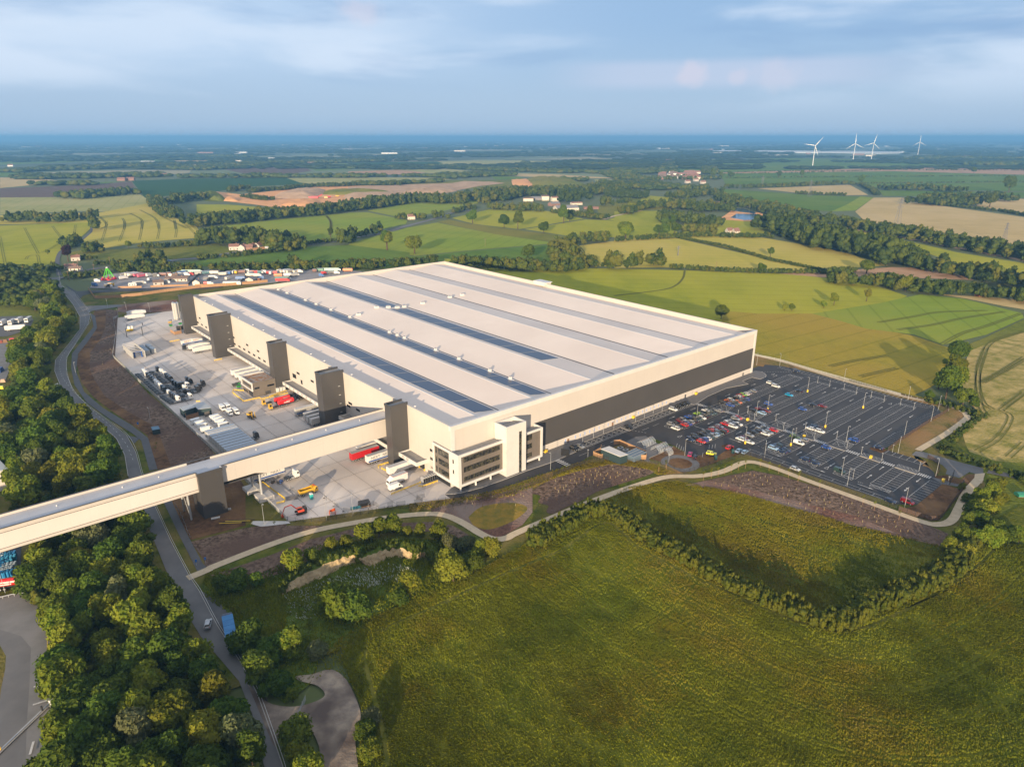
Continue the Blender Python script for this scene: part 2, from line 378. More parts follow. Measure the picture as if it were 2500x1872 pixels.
meadow = mat('meadow_grass', (0.115,0.13,0.011), 0.95, col2=(0.20,0.188,0.016), scale=0.22, detail=11, ramp=(0.36,0.68), col3=(0.15,0.13,0.012), scale3=0.020, amt3=0.85, bump=0.7, bscale=0.7, stretch=(1,0.5,1), rot=0.7)
meadow_b = mat('paddock_grass', (0.105,0.12,0.015), 0.9, col2=(0.21,0.19,0.026), scale=0.3, detail=10, col3=(0.065,0.085,0.010), scale3=0.02, bump=0.6, bscale=0.9)
base_g = mat('country_grass', (0.15,0.17,0.03), 0.95, col2=(0.19,0.19,0.04), scale=0.01, detail=6, col3=(0.11,0.14,0.025), scale3=0.003)
sand = mat('quarry_sand', (0.86,0.44,0.19), 0.95, col2=(0.66,0.33,0.15), scale=0.03, detail=9, bump=2, bscale=0.06)
sand_d = mat('quarry_spoil', (0.60,0.40,0.25), 0.95, col2=(0.42,0.27,0.16), scale=0.03, detail=9, bump=2, bscale=0.06)
cliffm = mat('limestone_cliff', (0.44,0.33,0.19), 0.95, col2=(0.26,0.19,0.10), scale=0.5, detail=9, stretch=(1,1,0.35), bump=0.5, bscale=0.8)
water = mat('pond_water', (0.03,0.09,0.20), 0.12, spec=0.8, bump=0.02, bscale=0.6)
brick = mat('red_brick', (0.28,0.16,0.12), 0.85, col2=(0.23,0.13,0.10), scale=1.2)
tile = mat('red_roof_tiles', (0.24,0.125,0.095), 0.8, col2=(0.19,0.10,0.075), scale=1.2)
wood = mat('fresh_timber', (0.40,0.23,0.115), 0.8, col2=(0.32,0.185,0.095), scale=0.6, stretch=(4,4,0.4))
wood_d = mat('brown_timber', (0.24,0.13,0.07), 0.8, col2=(0.18,0.10,0.055), scale=0.8, stretch=(4,4,0.4))
galv = mat('galvanised_steel', (0.42,0.43,0.44), 0.5, 0.4)
black = mat('black_paint', (0.012,0.012,0.014), 0.4)
tyre = mat('tyre_rubber', (0.015,0.015,0.016), 0.85)
dkgreen = mat('dark_green_cladding', (0.028,0.05,0.055), 0.5); seams(dkgreen, 1.0, 'xy', 0.06, 0.75)
bark = mat('bark', (0.11,0.08,0.055), 0.95, col2=(0.07,0.05,0.035), scale=3)
def foliage(name, c1, c2, rand=0.28, trans=0.35, nsc=0.5):
    m = mat(name, c1, 0.62, col2=c2, scale=nsc, detail=3, rand=rand, objc=True, spec=0.25)
    nt = m.node_tree; N = nt.nodes; L = nt.links; bs = N['Principled BSDF']; out = N['Material Output']
    tr = N.new('ShaderNodeBsdfTranslucent'); ms = N.new('ShaderNodeMixShader'); ms.inputs[0].default_value = trans
    s = bs.inputs['Base Color'].links[0].from_socket; bs.inputs['Specular IOR Level'].default_value = 0.08; L.new(s, tr.inputs['Color'])
    L.new(bs.outputs[0], ms.inputs[1]); L.new(tr.outputs[0], ms.inputs[2]); L.new(ms.outputs[0], out.inputs['Surface']); return m
leafA = foliage('leaf_mid_green', (0.105,0.155,0.014), (0.20,0.22,0.022))
leafB = foliage('leaf_dark_green', (0.062,0.108,0.014), (0.115,0.16,0.018))
leafC = foliage('leaf_olive', (0.125,0.148,0.015), (0.195,0.20,0.021))
leafD = foliage('leaf_silver_green', (0.17,0.185,0.085), (0.12,0.14,0.05))
leafP = foliage('leaf_purple', (0.045,0.016,0.024), (0.06,0.02,0.028))
m = MB(); Rr = 1
xs = [-49000,-20000,-8000,-3000,-1000,-300,0,300,1000,3000,8000,20000,49000]; ys = [-1400,-300,0,100,300,700,1500,3500,8000,18000,35000,59000]
V = [(x,y,0.0) for y in ys for x in xs]; nx = len(xs)
Fq = [(j*nx+i, j*nx+i+1, (j+1)*nx+i+1, (j+1)*nx+i) for j in range(len(ys)-1) for i in range(nx-1)]
# far country: patchwork of fields, colours per cell of a stretched Voronoi pattern
pm = bpy.data.materials.new('far_fields'); pm.use_nodes = True; nt = pm.node_tree; N = nt.nodes; L = nt.links; bs = N['Principled BSDF']; bs.inputs['Roughness'].default_value = 0.95
geo = N.new('ShaderNodeNewGeometry'); mp = N.new('ShaderNodeMapping'); mp.inputs['Scale'].default_value = (0.0022,0.0030,0); mp.inputs['Rotation'].default_value = (0,0,0.5); L.new(geo.outputs['Position'], mp.inputs['Vector'])
vo = N.new('ShaderNodeTexVoronoi'); vo.inputs['Scale'].default_value = 1.0; L.new(mp.outputs[0], vo.inputs['Vector'])
rp = N.new('ShaderNodeValToRGB'); rp.color_ramp.interpolation = 'CONSTANT'
cols = [(0.0,(0.11,0.15,0.05)),(0.18,(0.045,0.07,0.025)),(0.36,(0.17,0.19,0.07)),(0.5,(0.06,0.085,0.03)),(0.62,(0.13,0.16,0.05)),(0.74,(0.30,0.26,0.13)),(0.82,(0.05,0.08,0.03)),(0.92,(0.20,0.14,0.10))]
e = rp.color_ramp.elements; e[0].position = 0; e[0].color = (*cols[0][1],1); e[1].position = cols[1][0]; e[1].color = (*cols[1][1],1)
for p_, c_ in cols[2:]:
    q = e.new(p_); q.color = (*c_,1)
L.new(vo.outputs['Color'], rp.inputs['Fac']); 
n1 = N.new('ShaderNodeTexNoise'); n1.inputs['Scale'].default_value = 0.01; n1.inputs['Detail'].default_value = 8; L.new(geo.outputs['Position'], n1.inputs['Vector'])
mx = N.new('ShaderNodeMix'); mx.data_type = 'RGBA'; mx.blend_type = 'MULTIPLY'; mx.inputs['Factor'].default_value = 0.6; L.new(rp.outputs['Color'], mx.inputs['A'])
mr = N.new('ShaderNodeMapRange'); mr.inputs['To Min'].default_value = 0.6; mr.inputs['To Max'].default_value = 1.4; L.new(n1.outputs['Fac'], mr.inputs['Value']); 
L.new(mr.outputs['Result'], mx.inputs['B']); 
sy = N.new('ShaderNodeSeparateXYZ'); L.new(geo.outputs['Position'], sy.inputs[0]); fm = N.new('ShaderNodeMath'); fm.operation = 'GREATER_THAN'; fm.inputs[1].default_value = 2600; L.new(sy.outputs['Y'], fm.inputs[0])
m2 = N.new('ShaderNodeMix'); m2.data_type = 'RGBA'; L.new(fm.outputs[0], m2.inputs['Factor']); m2.inputs['A'].default_value = (0.10,0.12,0.035,1); L.new(mx.outputs['Result'], m2.inputs['B'])
L.new(m2.outputs['Result'], bs.inputs['Base Color'])
me = bpy.data.meshes.new('ground'); me.from_pydata(V, [], Fq); me.materials.append(pm); o = bpy.data.objects.new('ground', me); COL.objects.link(o); tag(o, kind='structure')
# ================= warehouse =================
SITE = (float(ORG[0]), float(ORG[1]), 0)
wh = thing('warehouse', 'vast cream distribution warehouse with dark band and solar panels on its ridged roof', 'warehouse', SITE, YAW)
LA, LB, HT = 224.0, 318.0, 27.2
m = MB(); m.box(0, LA, 0, 0.4, 0, 3.85, cream); m.box(0, LA, 0.1, 0.4, 3.85, 16.4, cream); m.box(0, LA, 0, 0.4, 16.4, HT-2.0, cream); m.build('front_wall', wh)
m = MB(); m.box(44.6, 222.2, -0.06, 0.1, 3.85, 16.4, charband); m.build('dark_wall_band', wh)
m = MB(); m.box(0, 0.4, 0.4, LB, 5.2, HT-0.3, cream)
m.build('dock_wall', wh)
m = MB(); m.box(0, LA, LB, LB+0.4, 0, HT-0.3, cream); m.build('rear_wall', wh)
m = MB(); m.box(LA-0.4, LA, 0.4, LB, 0, HT-0.3, cream); m.build('side_wall', wh)
m = MB(); m.box(-0.15, LA+0.15, -0.2, 1.2, HT-2.0, HT, white); m.box(-0.15, 1.8, -0.2, 0.0, 0, HT-2.0, white); m.box(222.2, LA+0.15, -0.2, 0.0, 0, HT-2.0, white)
m.box(LA, LA+0.15, -0.2, 1.6, 0, HT-2.0, white)
m.build('white_corner_frame', wh)
m = MB(); m.box(-0.1, 0.9, 1.2, LB, HT-0.3, HT, cream); m.box(LA-0.9, LA+0.1, 1.2, LB, HT-0.3, HT, cream); m.box(-0.1, LA+0.1, LB, LB+0.9, HT-0.3, HT+0.05, cream)
m.build('parapet_capping', wh)
prof = [(0.4,24.2),(16.4,25.95),(30.7,24.0),(48.4,25.95),(62.1,24.0),(86.1,26.2),(105.4,23.9),(130,26.25),(148.4,23.9),(168.9,26.0),(185.1,24.0),(208.2,26.15),(223.6,24.3)]
def rz(a):
    for (a0,z0),(a1,z1) in zip(prof[:-1], prof[1:]):
        if a0 <= a <= a1: return z0+(z1-z0)*(a-a0)/(a1-a0)
m = MB(); nb = 16
for (a0,z0),(a1,z1) in zip(prof[:-1], prof[1:]):
    for j in range(nb):
        b0 = 1.2+(LB-1.2)*j/nb; b1 = 1.2+(LB-1.2)*(j+1)/nb
        m.face([(a0,b0,z0),(a1,b0,z1),(a1,b1,z1),(a0,b1,z0)], roofm)
m.build('roof', wh)
for i in (2,4,6,8,10):
    a = prof[i][0]; m = MB(); m.box(a-0.28, a+0.28, 1.3, LB-0.1, 23.8, 24.12, gutter); m.build('gutter', wh)
for i in (1,3,5,7,9,11):
    a, z = prof[i]; m = MB(); m.box(a-0.35, a+0.35, 1.3, LB-0.1, z-0.1, z+0.05, capping); m.build('ridge_capping', wh)
def array(a0, a1, b0, b1):
    m = MB(); z0 = rz(a0)+0.16; z1 = rz(a1)+0.16
    m.face([(a0,b0,z0),(a1,b0,z1),(a1,b1,z1),(a0,b1,z0)], solar)
    for (p,q) in (((a0,b0,z0),(a1,b0,z1)),((a1,b0,z1),(a1,b1,z1)),((a1,b1,z1),(a0,b1,z0)),((a0,b1,z0),(a0,b0,z0))):
        m.face([p,q,(q[0],q[1],q[2]-0.15),(p[0],p[1],p[2]-0.15)], galv)
    m.build('solar_array', wh)
vents2 = [146.3,137.5,129.6,97.8,76.3,50.3,34.5,309,292.8,261.3,244.2,221.8,195.3]
b = 8.6
while b < 310: array(18.6, 29.0, b, min(b+16.05, 311)); b += 16.7
b = 8.6
while b < 310: array(50.4, 60.0, b, min(b+16.05, 311)); b += 16.7
for b in (43.0,59.7,76.4,93.1,109.8,126.5,143.2,159.9,176.6): array(88.8, 101.6, b, b+16.05)
b = 198.5
while b < 310: array(88.8, 101.6, b, min(b+16.05, 312)); b += 16.7
# roof fans on pale pads along the second gutter
for k, bb in enumerate(vents2):
    a = 60.6; z = rz(a)
    m = MB(); m.box(a-2.4, a+0.4, bb-2.6, bb+0.8, z+0.02, z+0.36, capping); m.build('fan_pad', wh)
    f = MB(); f.box(a-0.8, a+0.4, bb-0.9, bb+0.3, z+0.3, z+1.4, capping); f.tube((a-0.2,bb-0.3,z+1.4),(a-0.2,bb-0.3,z+1.8),0.45,0.6,galv,10); f.build('roof_fan', wh)
for (a, bb) in ((155.3,199.8),(144.4,200.3),(96.7,195.5),(103.3,197.4),(91.1,197.8),(83.7,200.6),(67.5,196.2),(116.9,194.6)):
    z = rz(a); f = MB(); f.box(a-1.3, a+1.3, bb-1.0, bb+1.0, z, z+1.3, capping); f.box(a-0.9, a+0.7, bb-0.7, bb+0.7, z+1.3, z+1.8, galv); f.build('roof_plant_unit', wh)
for bb in (294,279,231,207,191,175,127.5,112,83.3,57,28):
    f = MB(); f.box(1.2, 2.2, bb-0.5, bb+0.5, 24.4, 26.6, capping); f.tube((1.7,bb,26.6),(1.7,bb,27.4),0.7,0.5,capping,10); f.build('gutter_vent', wh)
f = MB(); f.box(220.5, 228, 181, 193, 26.0, 28.0, white); f.box(221, 228.5, 180, 194, 28.0, 28.4, capping); f.build('roof_access_box', wh)
# windows in the dock wall
def slit(b0, z0, bw=3.6, zh=1.15):
    m = MB(); m.box(-0.09, 0.05, b0-bw/2, b0+bw/2, z0-zh/2, z0+zh/2, frame_d); o = m.build('window_frame', wh)
    m = MB(); m.box(-0.12, -0.085, b0-bw/2+0.15, b0+bw/2-0.15, z0-zh/2+0.12, z0+zh/2-0.12, darkglass); m.build('pane', o)
for b0 in (307,272,240.4,217,199.5): slit(b0, 12.5)
for b0 in (313,304,295,286,278,240,231.5,223.3,215.2,207.1,199,191): slit(b0, 8.2)
for b0 in (143,125.6): slit(b0, 12.8)
slit(148.5, 9.8, 4.6, 2.4); slit(139.5, 8.6, 2.0, 2.4)
for b0 in (86,76.5,67,59): slit(b0, 10.5 if b0 > 80 else 11.2)
for (b0,z0) in ((13.6,11.9),(13.6,8.0),(84,12.4),(72,8.4)): slit(b0, z0)
# loading dock face under the canopies
dockw = mat('dock_face', (0.30,0.26,0.22), 0.7)
segs = [(240.5,318,0),(161,240.5,0),(95,155,0),(35.5,89,0),(0.4,31.5,0)]
m = MB(); m.box(0, 0.4, 12, LB, 0, 5.2, cream); m.box(0,0.4,0.4,12,0,5.2,cream); m.build('dock_plinth_wall', wh)
def dockdoor(bb):
    m = MB(); m.box(-0.35, 0.0, bb-1.75, bb+1.75, 0.9, 4.7, black); m.box(-0.4,-0.35, bb-1.3, bb+1.3, 1.2, 4.2, frame_d); o = m.build('dock_door', wh)
    m = MB(); m.box(-0.6,-0.1, bb-2.1, bb-1.8, 0, 1.4, ypaint); m.box(-0.6,-0.1, bb+1.8, bb+2.1, 0, 1.4, ypaint); m.build('dock_bumper', o)
for (b0,b1) in ((248,304),(176,236),(98,150),(40,84),(19,30)):
    n = int((b1-b0)//4.6)
    for k in range(n): dockdoor(b0+(k+0.5)*(b1-b0)/n)
# towers on the dock side
for (p, b0, b1) in ((9.0,314.4,319.2),(12.6,240.6,246.8),(8.6,155.0,161.0),(11.6,89.0,95.2),(8.2,31.6,36.4)):
    m = MB(); m.box(-p, -0.02, b0, b1, 0, 27.5, charcoal); t = m.build('stair_tower', wh)
    m = MB()
    for (x0,x1,y0,y1) in ((-p-0.15,0.3,b0-0.15,b0+0.35),(-p-0.15,0.3,b1-0.35,b1+0.15),(-p-0.15,-p+0.35,b0+0.35,b1-0.35)): m.box(x0,x1,y0,y1,27.5,28.6,charcoal)
    m.box(-p+0.35, 0.3, b0+0.35, b1-0.35, 27.5, 27.7, flatroof); m.build('tower_parapet', t)
    if p > 10:
        for zz in (7,11.5,16,20.5):
            m = MB(); m.box(-3.2,-2.2, b0-0.18, b0, zz, zz+0.35, galv); m.build('louvre', t)
# canopies over the docks with dock numbers
def canopy(b0, b1, txt=None, p=5.6):
    m = MB(); m.box(-p, 0, b0, b1, 4.9, 5.1, white); m.box(-p, -p+0.35, b0, b1, 5.1, 6.6, white); m.box(-p+0.35, 0, b0, b0+0.35, 5.1, 6.6, white); m.box(-p+0.35, 0, b1-0.35, b1, 5.1, 6.6, white)
    c = m.build('dock_canopy', wh)
    m = MB(); m.box(-p+0.35, 0, b0+0.35, b1-0.35, 5.95, 6.1, flatroof); m.build('canopy_roof', c)
    if txt:
        for s, bb in txt:
            add_mesh('dock_number', text_mesh(s, 1.35, charcoal), c, (-p-0.02, bb, 5.75), (R_(90), 0, R_(-90)))
canopy(246.9, 311, [(str(300+k), 306-5.2*k) for k in range(11)])
canopy(170.6, 238.4, [(str(312+k), 234-5.2*k) for k in range(12)])
canopy(95.4, 152.5, [(str(325+k), 148.5-5.2*k) for k in range(10)])
canopy(38.0, 86.5, [('342 - 343', 80)])
canopy(17.6, 31.5, [('352 - 353', 26.2)])
# ribbon of small windows and doors along the front wall plinth
bluish = mat('pale_blue_window_film', (0.30,0.38,0.62), 0.3)
for k in range(24):
    a = 64.7+k*3.28
    if k in (1, 8, 15): continue
    m = MB(); m.box(a-0.45, a+0.45, -0.05, 0.0, 1.3, 3.1, white); o = m.build('window_frame', wh)
    m = MB(); m.box(a-0.33, a+0.33, -0.075, -0.05, 1.42, 2.98, bluish); m.build('pane', o)
for a in (66.6, 97.6, 157, 214):
    m = MB(); m.box(a-0.6, a+0.6, -0.08, 0.0, 0.02, 2.6, wood_d if a < 100 else charcoal); m.build('door', wh)
# ================= office block on the corner =================
of = thing('office_block', 'white framed office box on round pillars at the near warehouse corner', 'office building', SITE, YAW)
m = MB()                                           # main floor slabs
m.box(-0.6, 24.2, -5.6, -0.25, 2.7, 3.5, white); m.box(-0.6, 0.0, -0.25, 12, 2.7, 3.5, white)
m.build('underside_slab', of)
def ring(x0,x1,z0,z1,y,t,w_,mt,name):
    m = MB(); m.box(x0,x1,y,y+w_,z1-t,z1,mt); m.box(x0,x1,y,y+w_,z0,z0+t,mt); m.box(x0,x0+t,y,y+w_,z0+t,z1-t,mt); m.box(x1-t,x1,y,y+w_,z0+t,z1-t,mt); return m.build(name, of)
ring(-0.6, 24.2, 3.5-0.8, 16.9, -5.9, 1.1, 0.5, white, 'white_front_frame')
m = MB(); m.box(0.5, 23.1, -5.4, -5.1, 3.8, 15.8, grey_pan); m.build('facade_panel', of)
def winrow(a0, a1, z0, z1, y, n, parent):
    w_ = (a1-a0)/n
    for k in range(n):
        m = MB(); m.box(a0+k*w_+0.06, a0+(k+1)*w_-0.06, y-0.06, y, z0, z1, frame_d); o = m.build('window_frame', parent)
        m = MB(); m.box(a0+k*w_+0.14, a0+(k+1)*w_-0.14, y-0.09, y-0.06, z0+0.1, z1-0.1, glass); m.build('pane', o)
for (z0,z1) in ((12.9,15.0),(8.5,10.8),(4.5,6.4)): winrow(1.9, 20.9, z0, z1, -5.4, 12, of)
# left return of the frame
m = MB(); m.box(-1.0,-0.6,-5.9,0.4,2.7,16.9,white); m.box(-1.0,-0.6,0.4,12,15.9,16.9,white); m.box(-1.0,-0.6,0.4,12,2.7,3.9,white); m.box(-1.0,-0.6,11,12,3.9,15.9,white)
m.build('white_side_frame', of)
m = MB(); m.box(-0.6,-0.45,0.4,11,3.9,15.9,grey_pan); m.build('side_facade_panel', of)
for (z0,z1) in ((12.6,15.2),(8.4,10.9),(4.4,6.6)):
    for (b0,b1) in ((1.2,3.6),(3.6,6.0),(6.0,8.4),(9.3,10.5)):
        m = MB(); m.box(-0.66,-0.6,b0+.06,b1-.06,z0,z1,frame_d); o = m.build('window_frame', of)
        m = MB(); m.box(-0.69,-0.66,b0+.15,b1-.15,z0+.1,z1-.1,glass); m.build('pane', o)
for z0 in (12.4, 7.9):
    m = MB(); m.box(-1.06,-1.0,-2.9,-2.1,z0,z0+1.7,frame_d); o = m.build('window_frame', of)
    m = MB(); m.box(-1.09,-1.06,-2.8,-2.2,z0+.1,z0+1.6,glass); m.build('pane', o)
m = MB(); m.box(-0.6, 24.2, -5.4, -0.25, 15.6, 15.9, flatroof); m.build('flat_roof', of)
m = MB(); 
for k in range(13): m.tube((0.4+k*1.9,-4.6,15.9),(0.4+k*1.9,-4.6,17.0),0.03,0.03,galv,4)
m.tube((0.4,-4.6,17.0),(23.2,-4.6,17.0),0.03,0.03,galv,4); m.build('roof_guard_rail', of)
for (a,b_) in ((0.5,-5.0),(8.2,-5.0),(16.0,-5.0),(0.2,0.2),(43.6,-5.0)):
    m = MB(); m.tube((a,b_,0),(a,b_,2.75),0.42,0.42,white,16); m.build('pillar', of, smooth=False)
# stair tower: pale slab with slot window
m = MB(); m.box(22.2, 29.1, -8.0, -7.4, 0, 23.2, white); m.box(30.8, 33.0, -8.0, -7.4, 0, 23.2, white); m.box(29.1,30.8,-8.0,-7.4,19.5,23.2,white)
m.box(22.2, 22.8, -7.4, -0.25, 0, 23.2, white); m.box(32.4, 33.0, -7.4, -0.25, 0, 23.2, white); m.box(22.8,32.4,-0.9,-0.25,21.5,23.2,white); m.build('stair_tower', of)
m = MB(); m.box(22.8,32.4,-7.4,-0.9,21.2,21.5,flatroof); m.build('tower_roof', of)
m = MB(); m.box(29.1,30.8,-7.75,-7.6,0.2,19.5,glass); 
for k in range(1,9): m.box(29.1,30.8,-7.8,-7.75,k*2.15,k*2.15+0.12,frame_d)
m.build('slot_window', of)
# right hand box
ring(33.0, 44.7, 2.5, 16.5, -5.9, 1.0, 0.5, white, 'white_front_frame')
m = MB(); m.box(44.3,44.7,-5.4,-0.25,2.5,16.5,white); m.box(33.0,44.3,-5.4,-0.25,2.5,3.0,white); m.build('white_end_wall', of)
m = MB(); m.box(34,43.7,-5.4,-5.1,3.5,15.5,grey_pan); m.build('facade_panel', of)
m = MB(); m.box(33.0,44.3,-5.4,-0.25,15.0,15.3,flatroof); m.build('flat_roof', of)
for (z0,z1) in ((12.4,14.9),(8.4,10.7),(4.4,6.4)): winrow(34.2, 38.8, z0, z1, -5.4, 3, of)
m = MB(); m.box(33.2, 43, -2.2, -2.0, 0.1, 2.5, darkglass); m.build('entrance_glazing', of)
m = MB(); m.box(2, 22, -1.4, -1.2, 0.1, 2.7, darkglass); m.box(-0.6,-0.4,1,9,0.1,2.7,darkglass); m.build('ground_floor_glazing', of)
add_mesh('wall_number', text_mesh('354', 1.5, charcoal), of, (-0.12, 14.2, 3.9), (R_(90),0,R_(-90)))
# ================= annex =================
an = thing('transport_office', 'low two storey annex with pale framed end beside the dock tower', 'office building', SITE, YAW)
m = MB(); m.box(-21.6,-8.7,154.6,170.2,0,8.4,grey_pan); m.build('wall', an)
m = MB(); m.box(-22.2,-21.6,154.2,170.6,4.2,4.9,white); m.box(-22.2,-21.6,154.2,170.6,8.0,9.0,white); m.box(-22.2,-21.6,154.2,155,4.9,8.0,white); m.box(-22.2,-21.6,169.8,170.6,4.9,8.0,white)
m.box(-21.6,-8.7,154.3,154.6,8.4,9.0,grey_pan); m.box(-21.6,-8.7,170.2,170.6,8.4,9.0,white); m.build('white_end_frame', an)
m = MB(); m.box(-21.6,-8.7,154.6,170.2,8.4,8.5,mat('rusty_ballast_roof',(0.34,0.28,0.24),0.9,col2=(0.30,0.15,0.07),scale=0.4,detail=5,ramp=(0.5,0.58))); m.build('roof', an)
m = MB(); m.box(-21.68,-21.6,156,169,5.6,6.6,darkglass); m.box(-21.66,-21.6,163,169,1.0,2.2,darkglass); m.box(-21.66,-21.6,155.2,161,0.1,3.4,darkglass)
m.box(-20.7,-18,154.53,154.6,5.0,6.0,darkglass); m.box(-13.5,-9.6,154.53,154.6,5.0,6.0,darkglass); m.box(-15,-12,154.53,154.6,0.6,2.6,charcoal); m.build('window', an)
# ================= conveyor bridge =================
br = thing('conveyor_bridge', 'long cream enclosed bridge running from the warehouse over road and trees', 'bridge', SITE, YAW)
B0, B1 = 41.2, 52.4
m = MB(); m.yprism([(-0.02,10.9),(-0.02,19.2),(-76.5,19.2),(-76.5,12.3),(-64.1,12.3),(-59.0,10.7)][::-1], B0, B0+0.3, cream); m.build('side_wall', br)
m = MB(); m.box(-76.5,-0.02,B1-0.3,B1,10.9,19.2,cream); m.build('far_side_wall', br)
m = MB(); m.box(-76.5,-0.02,B0+0.3,B1-0.3,10.9,11.3,charcoal); m.build('floor', br)
pinkw = mat('pale_infill_panel', (0.66,0.59,0.55), 0.35, col2=(0.62,0.555,0.52), scale=0.06); seams(pinkw, 6, 'X', 0.02, 0.94)
m = MB(); m.box(-235,-85.2,B0,B0+0.3,17.9,19.2,cream); m.box(-235,-85.2,B0,B0+0.3,11.4,12.4,cream); m.box(-235,-85.2,B1-0.3,B1,11.4,19.2,cream); m.build('side_wall', br)
m = MB(); m.box(-235,-85.2,B0+0.12,B0+0.3,12.4,17.9,pinkw); m.box(-235,-85.2,B0+0.02,B0+0.12,17.72,17.9,frame_d); m.box(-235,-85.2,B0+0.02,B0+0.12,12.4,12.52,frame_d); m.build('infill_panel', br)
m = MB(); m.box(-235,-85.2,B0+0.3,B1-0.3,11.4,11.8,charcoal); m.build('floor', br)
bluroof = mat('bridge_roof_sheet', (0.45,0.45,0.47), 0.35, col2=(0.40,0.40,0.425), scale=0.1); seams(bluroof, 8, 'X', 0.02, 0.9)
m = MB(); m.box(-235,-0.02,B0+0.3,B1-0.3,18.1,18.3,bluroof); m.build('roof', br)
m = MB(); m.box(-76.5,-0.02,B0-0.12,B0+0.42,19.2,19.35,charcoal); m.box(-235,-85.2,B0-0.12,B0+0.42,19.2,19.35,charcoal); m.box(-235,-0.02,B1-0.42,B1+0.12,19.2,19.35,charcoal); m.build('parapet_capping', br)
m = MB(); m.box(-85.2,-76.5,39.6,50.6,0,18.2,charcoal); m.box(-85.4,-76.3,39.4,39.8,18.2,19.35,charcoal); m.box(-85.4,-85.0,39.8,41.2,18.2,19.35,charcoal); m.box(-76.7,-76.3,39.8,41.2,18.2,19.35,white)
m.box(-85.0,-76.7,39.8,41.6,18.2,18.32,bluroof); m.build('lift_tower', br)
for a in (-62.3,):
    for bb in (41.9, 51.6):
        m = MB(); m.tube((a,bb,-0.2),(a,bb,11.2),0.5,0.42,galv,12); o = m.build('support_leg', br)
m = MB()
for (p,q,r) in (((-89,42.6,0),(-89,42.6,11.6),0.38),((-89,51,0),(-89,51,11.6),0.38),((-89,42.6,0.4),(-89,51,11),0.12),((-89,51,0.4),(-89,42.6,11),0.12)): m.tube(p,q,r,r,galv,8)
m.build('support_frame', br)
m = MB()
for (p,q,r) in (((-205,42,0),(-205,42,11.6),0.5),((-205,51,0),(-205,51,11.6),0.5)): m.tube(p,q,r,r,galv,8)
m.build('support_frame', br)
for a in (-150,-128,-108,-96,-60,-45,-30,-14):
    m = MB(); m.tube((a,48.5,18.3),(a,48.5,18.75),0.25,0.2,white,8); m.build('roof_anchor', br)
def crop(name, c1, c2, c3=None, sc=0.03, st=(1,1,1), rot=0.0, bump=0.3, bs=0.8):
    new = name not in MATS
    m = mat(name, c1, 0.95, col2=c2, scale=sc, detail=9, col3=c3, scale3=0.006, amt3=0.8, bump=bump, bscale=bs, stretch=st, rot=rot)
    # sprayer wheelings every 20 m
    nt = m.node_tree; N = nt.nodes; L = nt.links; src = N['Principled BSDF'].inputs['Base Color']; gp = N.new('ShaderNodeNewGeometry'); vm = N.new('ShaderNodeVectorMath'); vm.operation = 'DOT_PRODUCT'; a_ = 0.4+len(name)*0.7
    vm.inputs[1].default_value = (math.cos(a_)/20, math.sin(a_)/20, 0); L.new(gp.outputs['Position'], vm.inputs[0]); fr = N.new('ShaderNodeMath'); fr.operation = 'FRACT'; L.new(vm.outputs['Value'], fr.inputs[0])
    lt = N.new('ShaderNodeMath'); lt.operation = 'LESS_THAN'; lt.inputs[1].default_value = 0.09; L.new(fr.outputs[0], lt.inputs[0]); mx = N.new('ShaderNodeMix'); mx.data_type = 'RGBA'; mx.blend_type = 'MULTIPLY'; L.new(lt.outputs[0], mx.inputs['Factor'])
    L.new(src.links[0].from_socket, mx.inputs['A']); mx.inputs['B'].default_value = (0.84,0.86,0.80,1); L.new(mx.outputs['Result'], src); return m
gold = crop('ripening_barley', (0.50,0.41,0.075), (0.40,0.35,0.055), (0.54,0.42,0.10), st=(1,0.3,1), rot=0.2)
goldgr = crop('green_gold_crop', (0.36,0.35,0.030), (0.27,0.285,0.024), (0.41,0.365,0.04), st=(1,0.35,1), rot=1.2)
brightg = crop('bright_green_crop', (0.25,0.31,0.035), (0.20,0.265,0.03), (0.29,0.30,0.042), st=(0.4,1,1))
midg = crop('mid_green_crop', (0.13,0.21,0.030), (0.10,0.165,0.025), (0.17,0.225,0.035))
darkg = crop('dark_green_crop', (0.045,0.105,0.030), (0.04,0.085,0.026))
tan = crop('tan_stubble', (0.56,0.41,0.18), (0.48,0.35,0.15), (0.60,0.44,0.21))
palec = crop('pale_crop', (0.38,0.36,0.13), (0.30,0.30,0.10), (0.42,0.37,0.15))
pinkf = crop('pinkish_bare_field', (0.52,0.31,0.18), (0.43,0.26,0.15))
brownf = crop('brown_ploughed_field', (0.18,0.115,0.085), (0.14,0.095,0.07))
olive = crop('olive_rough_crop', (0.34,0.29,0.028), (0.22,0.22,0.022), (0.40,0.27,0.045), sc=0.12, st=(1,0.6,1), bump=0.6, bs=0.9)
scrubf = crop('scrubby_pasture', (0.19,0.20,0.03), (0.12,0.145,0.022), (0.26,0.22,0.045), sc=0.15, bump=0.6, bs=0.7)
buffc = crop('buff_patchy_crop', (0.52,0.38,0.15), (0.21,0.20,0.04), None, sc=0.10, bump=0.5)
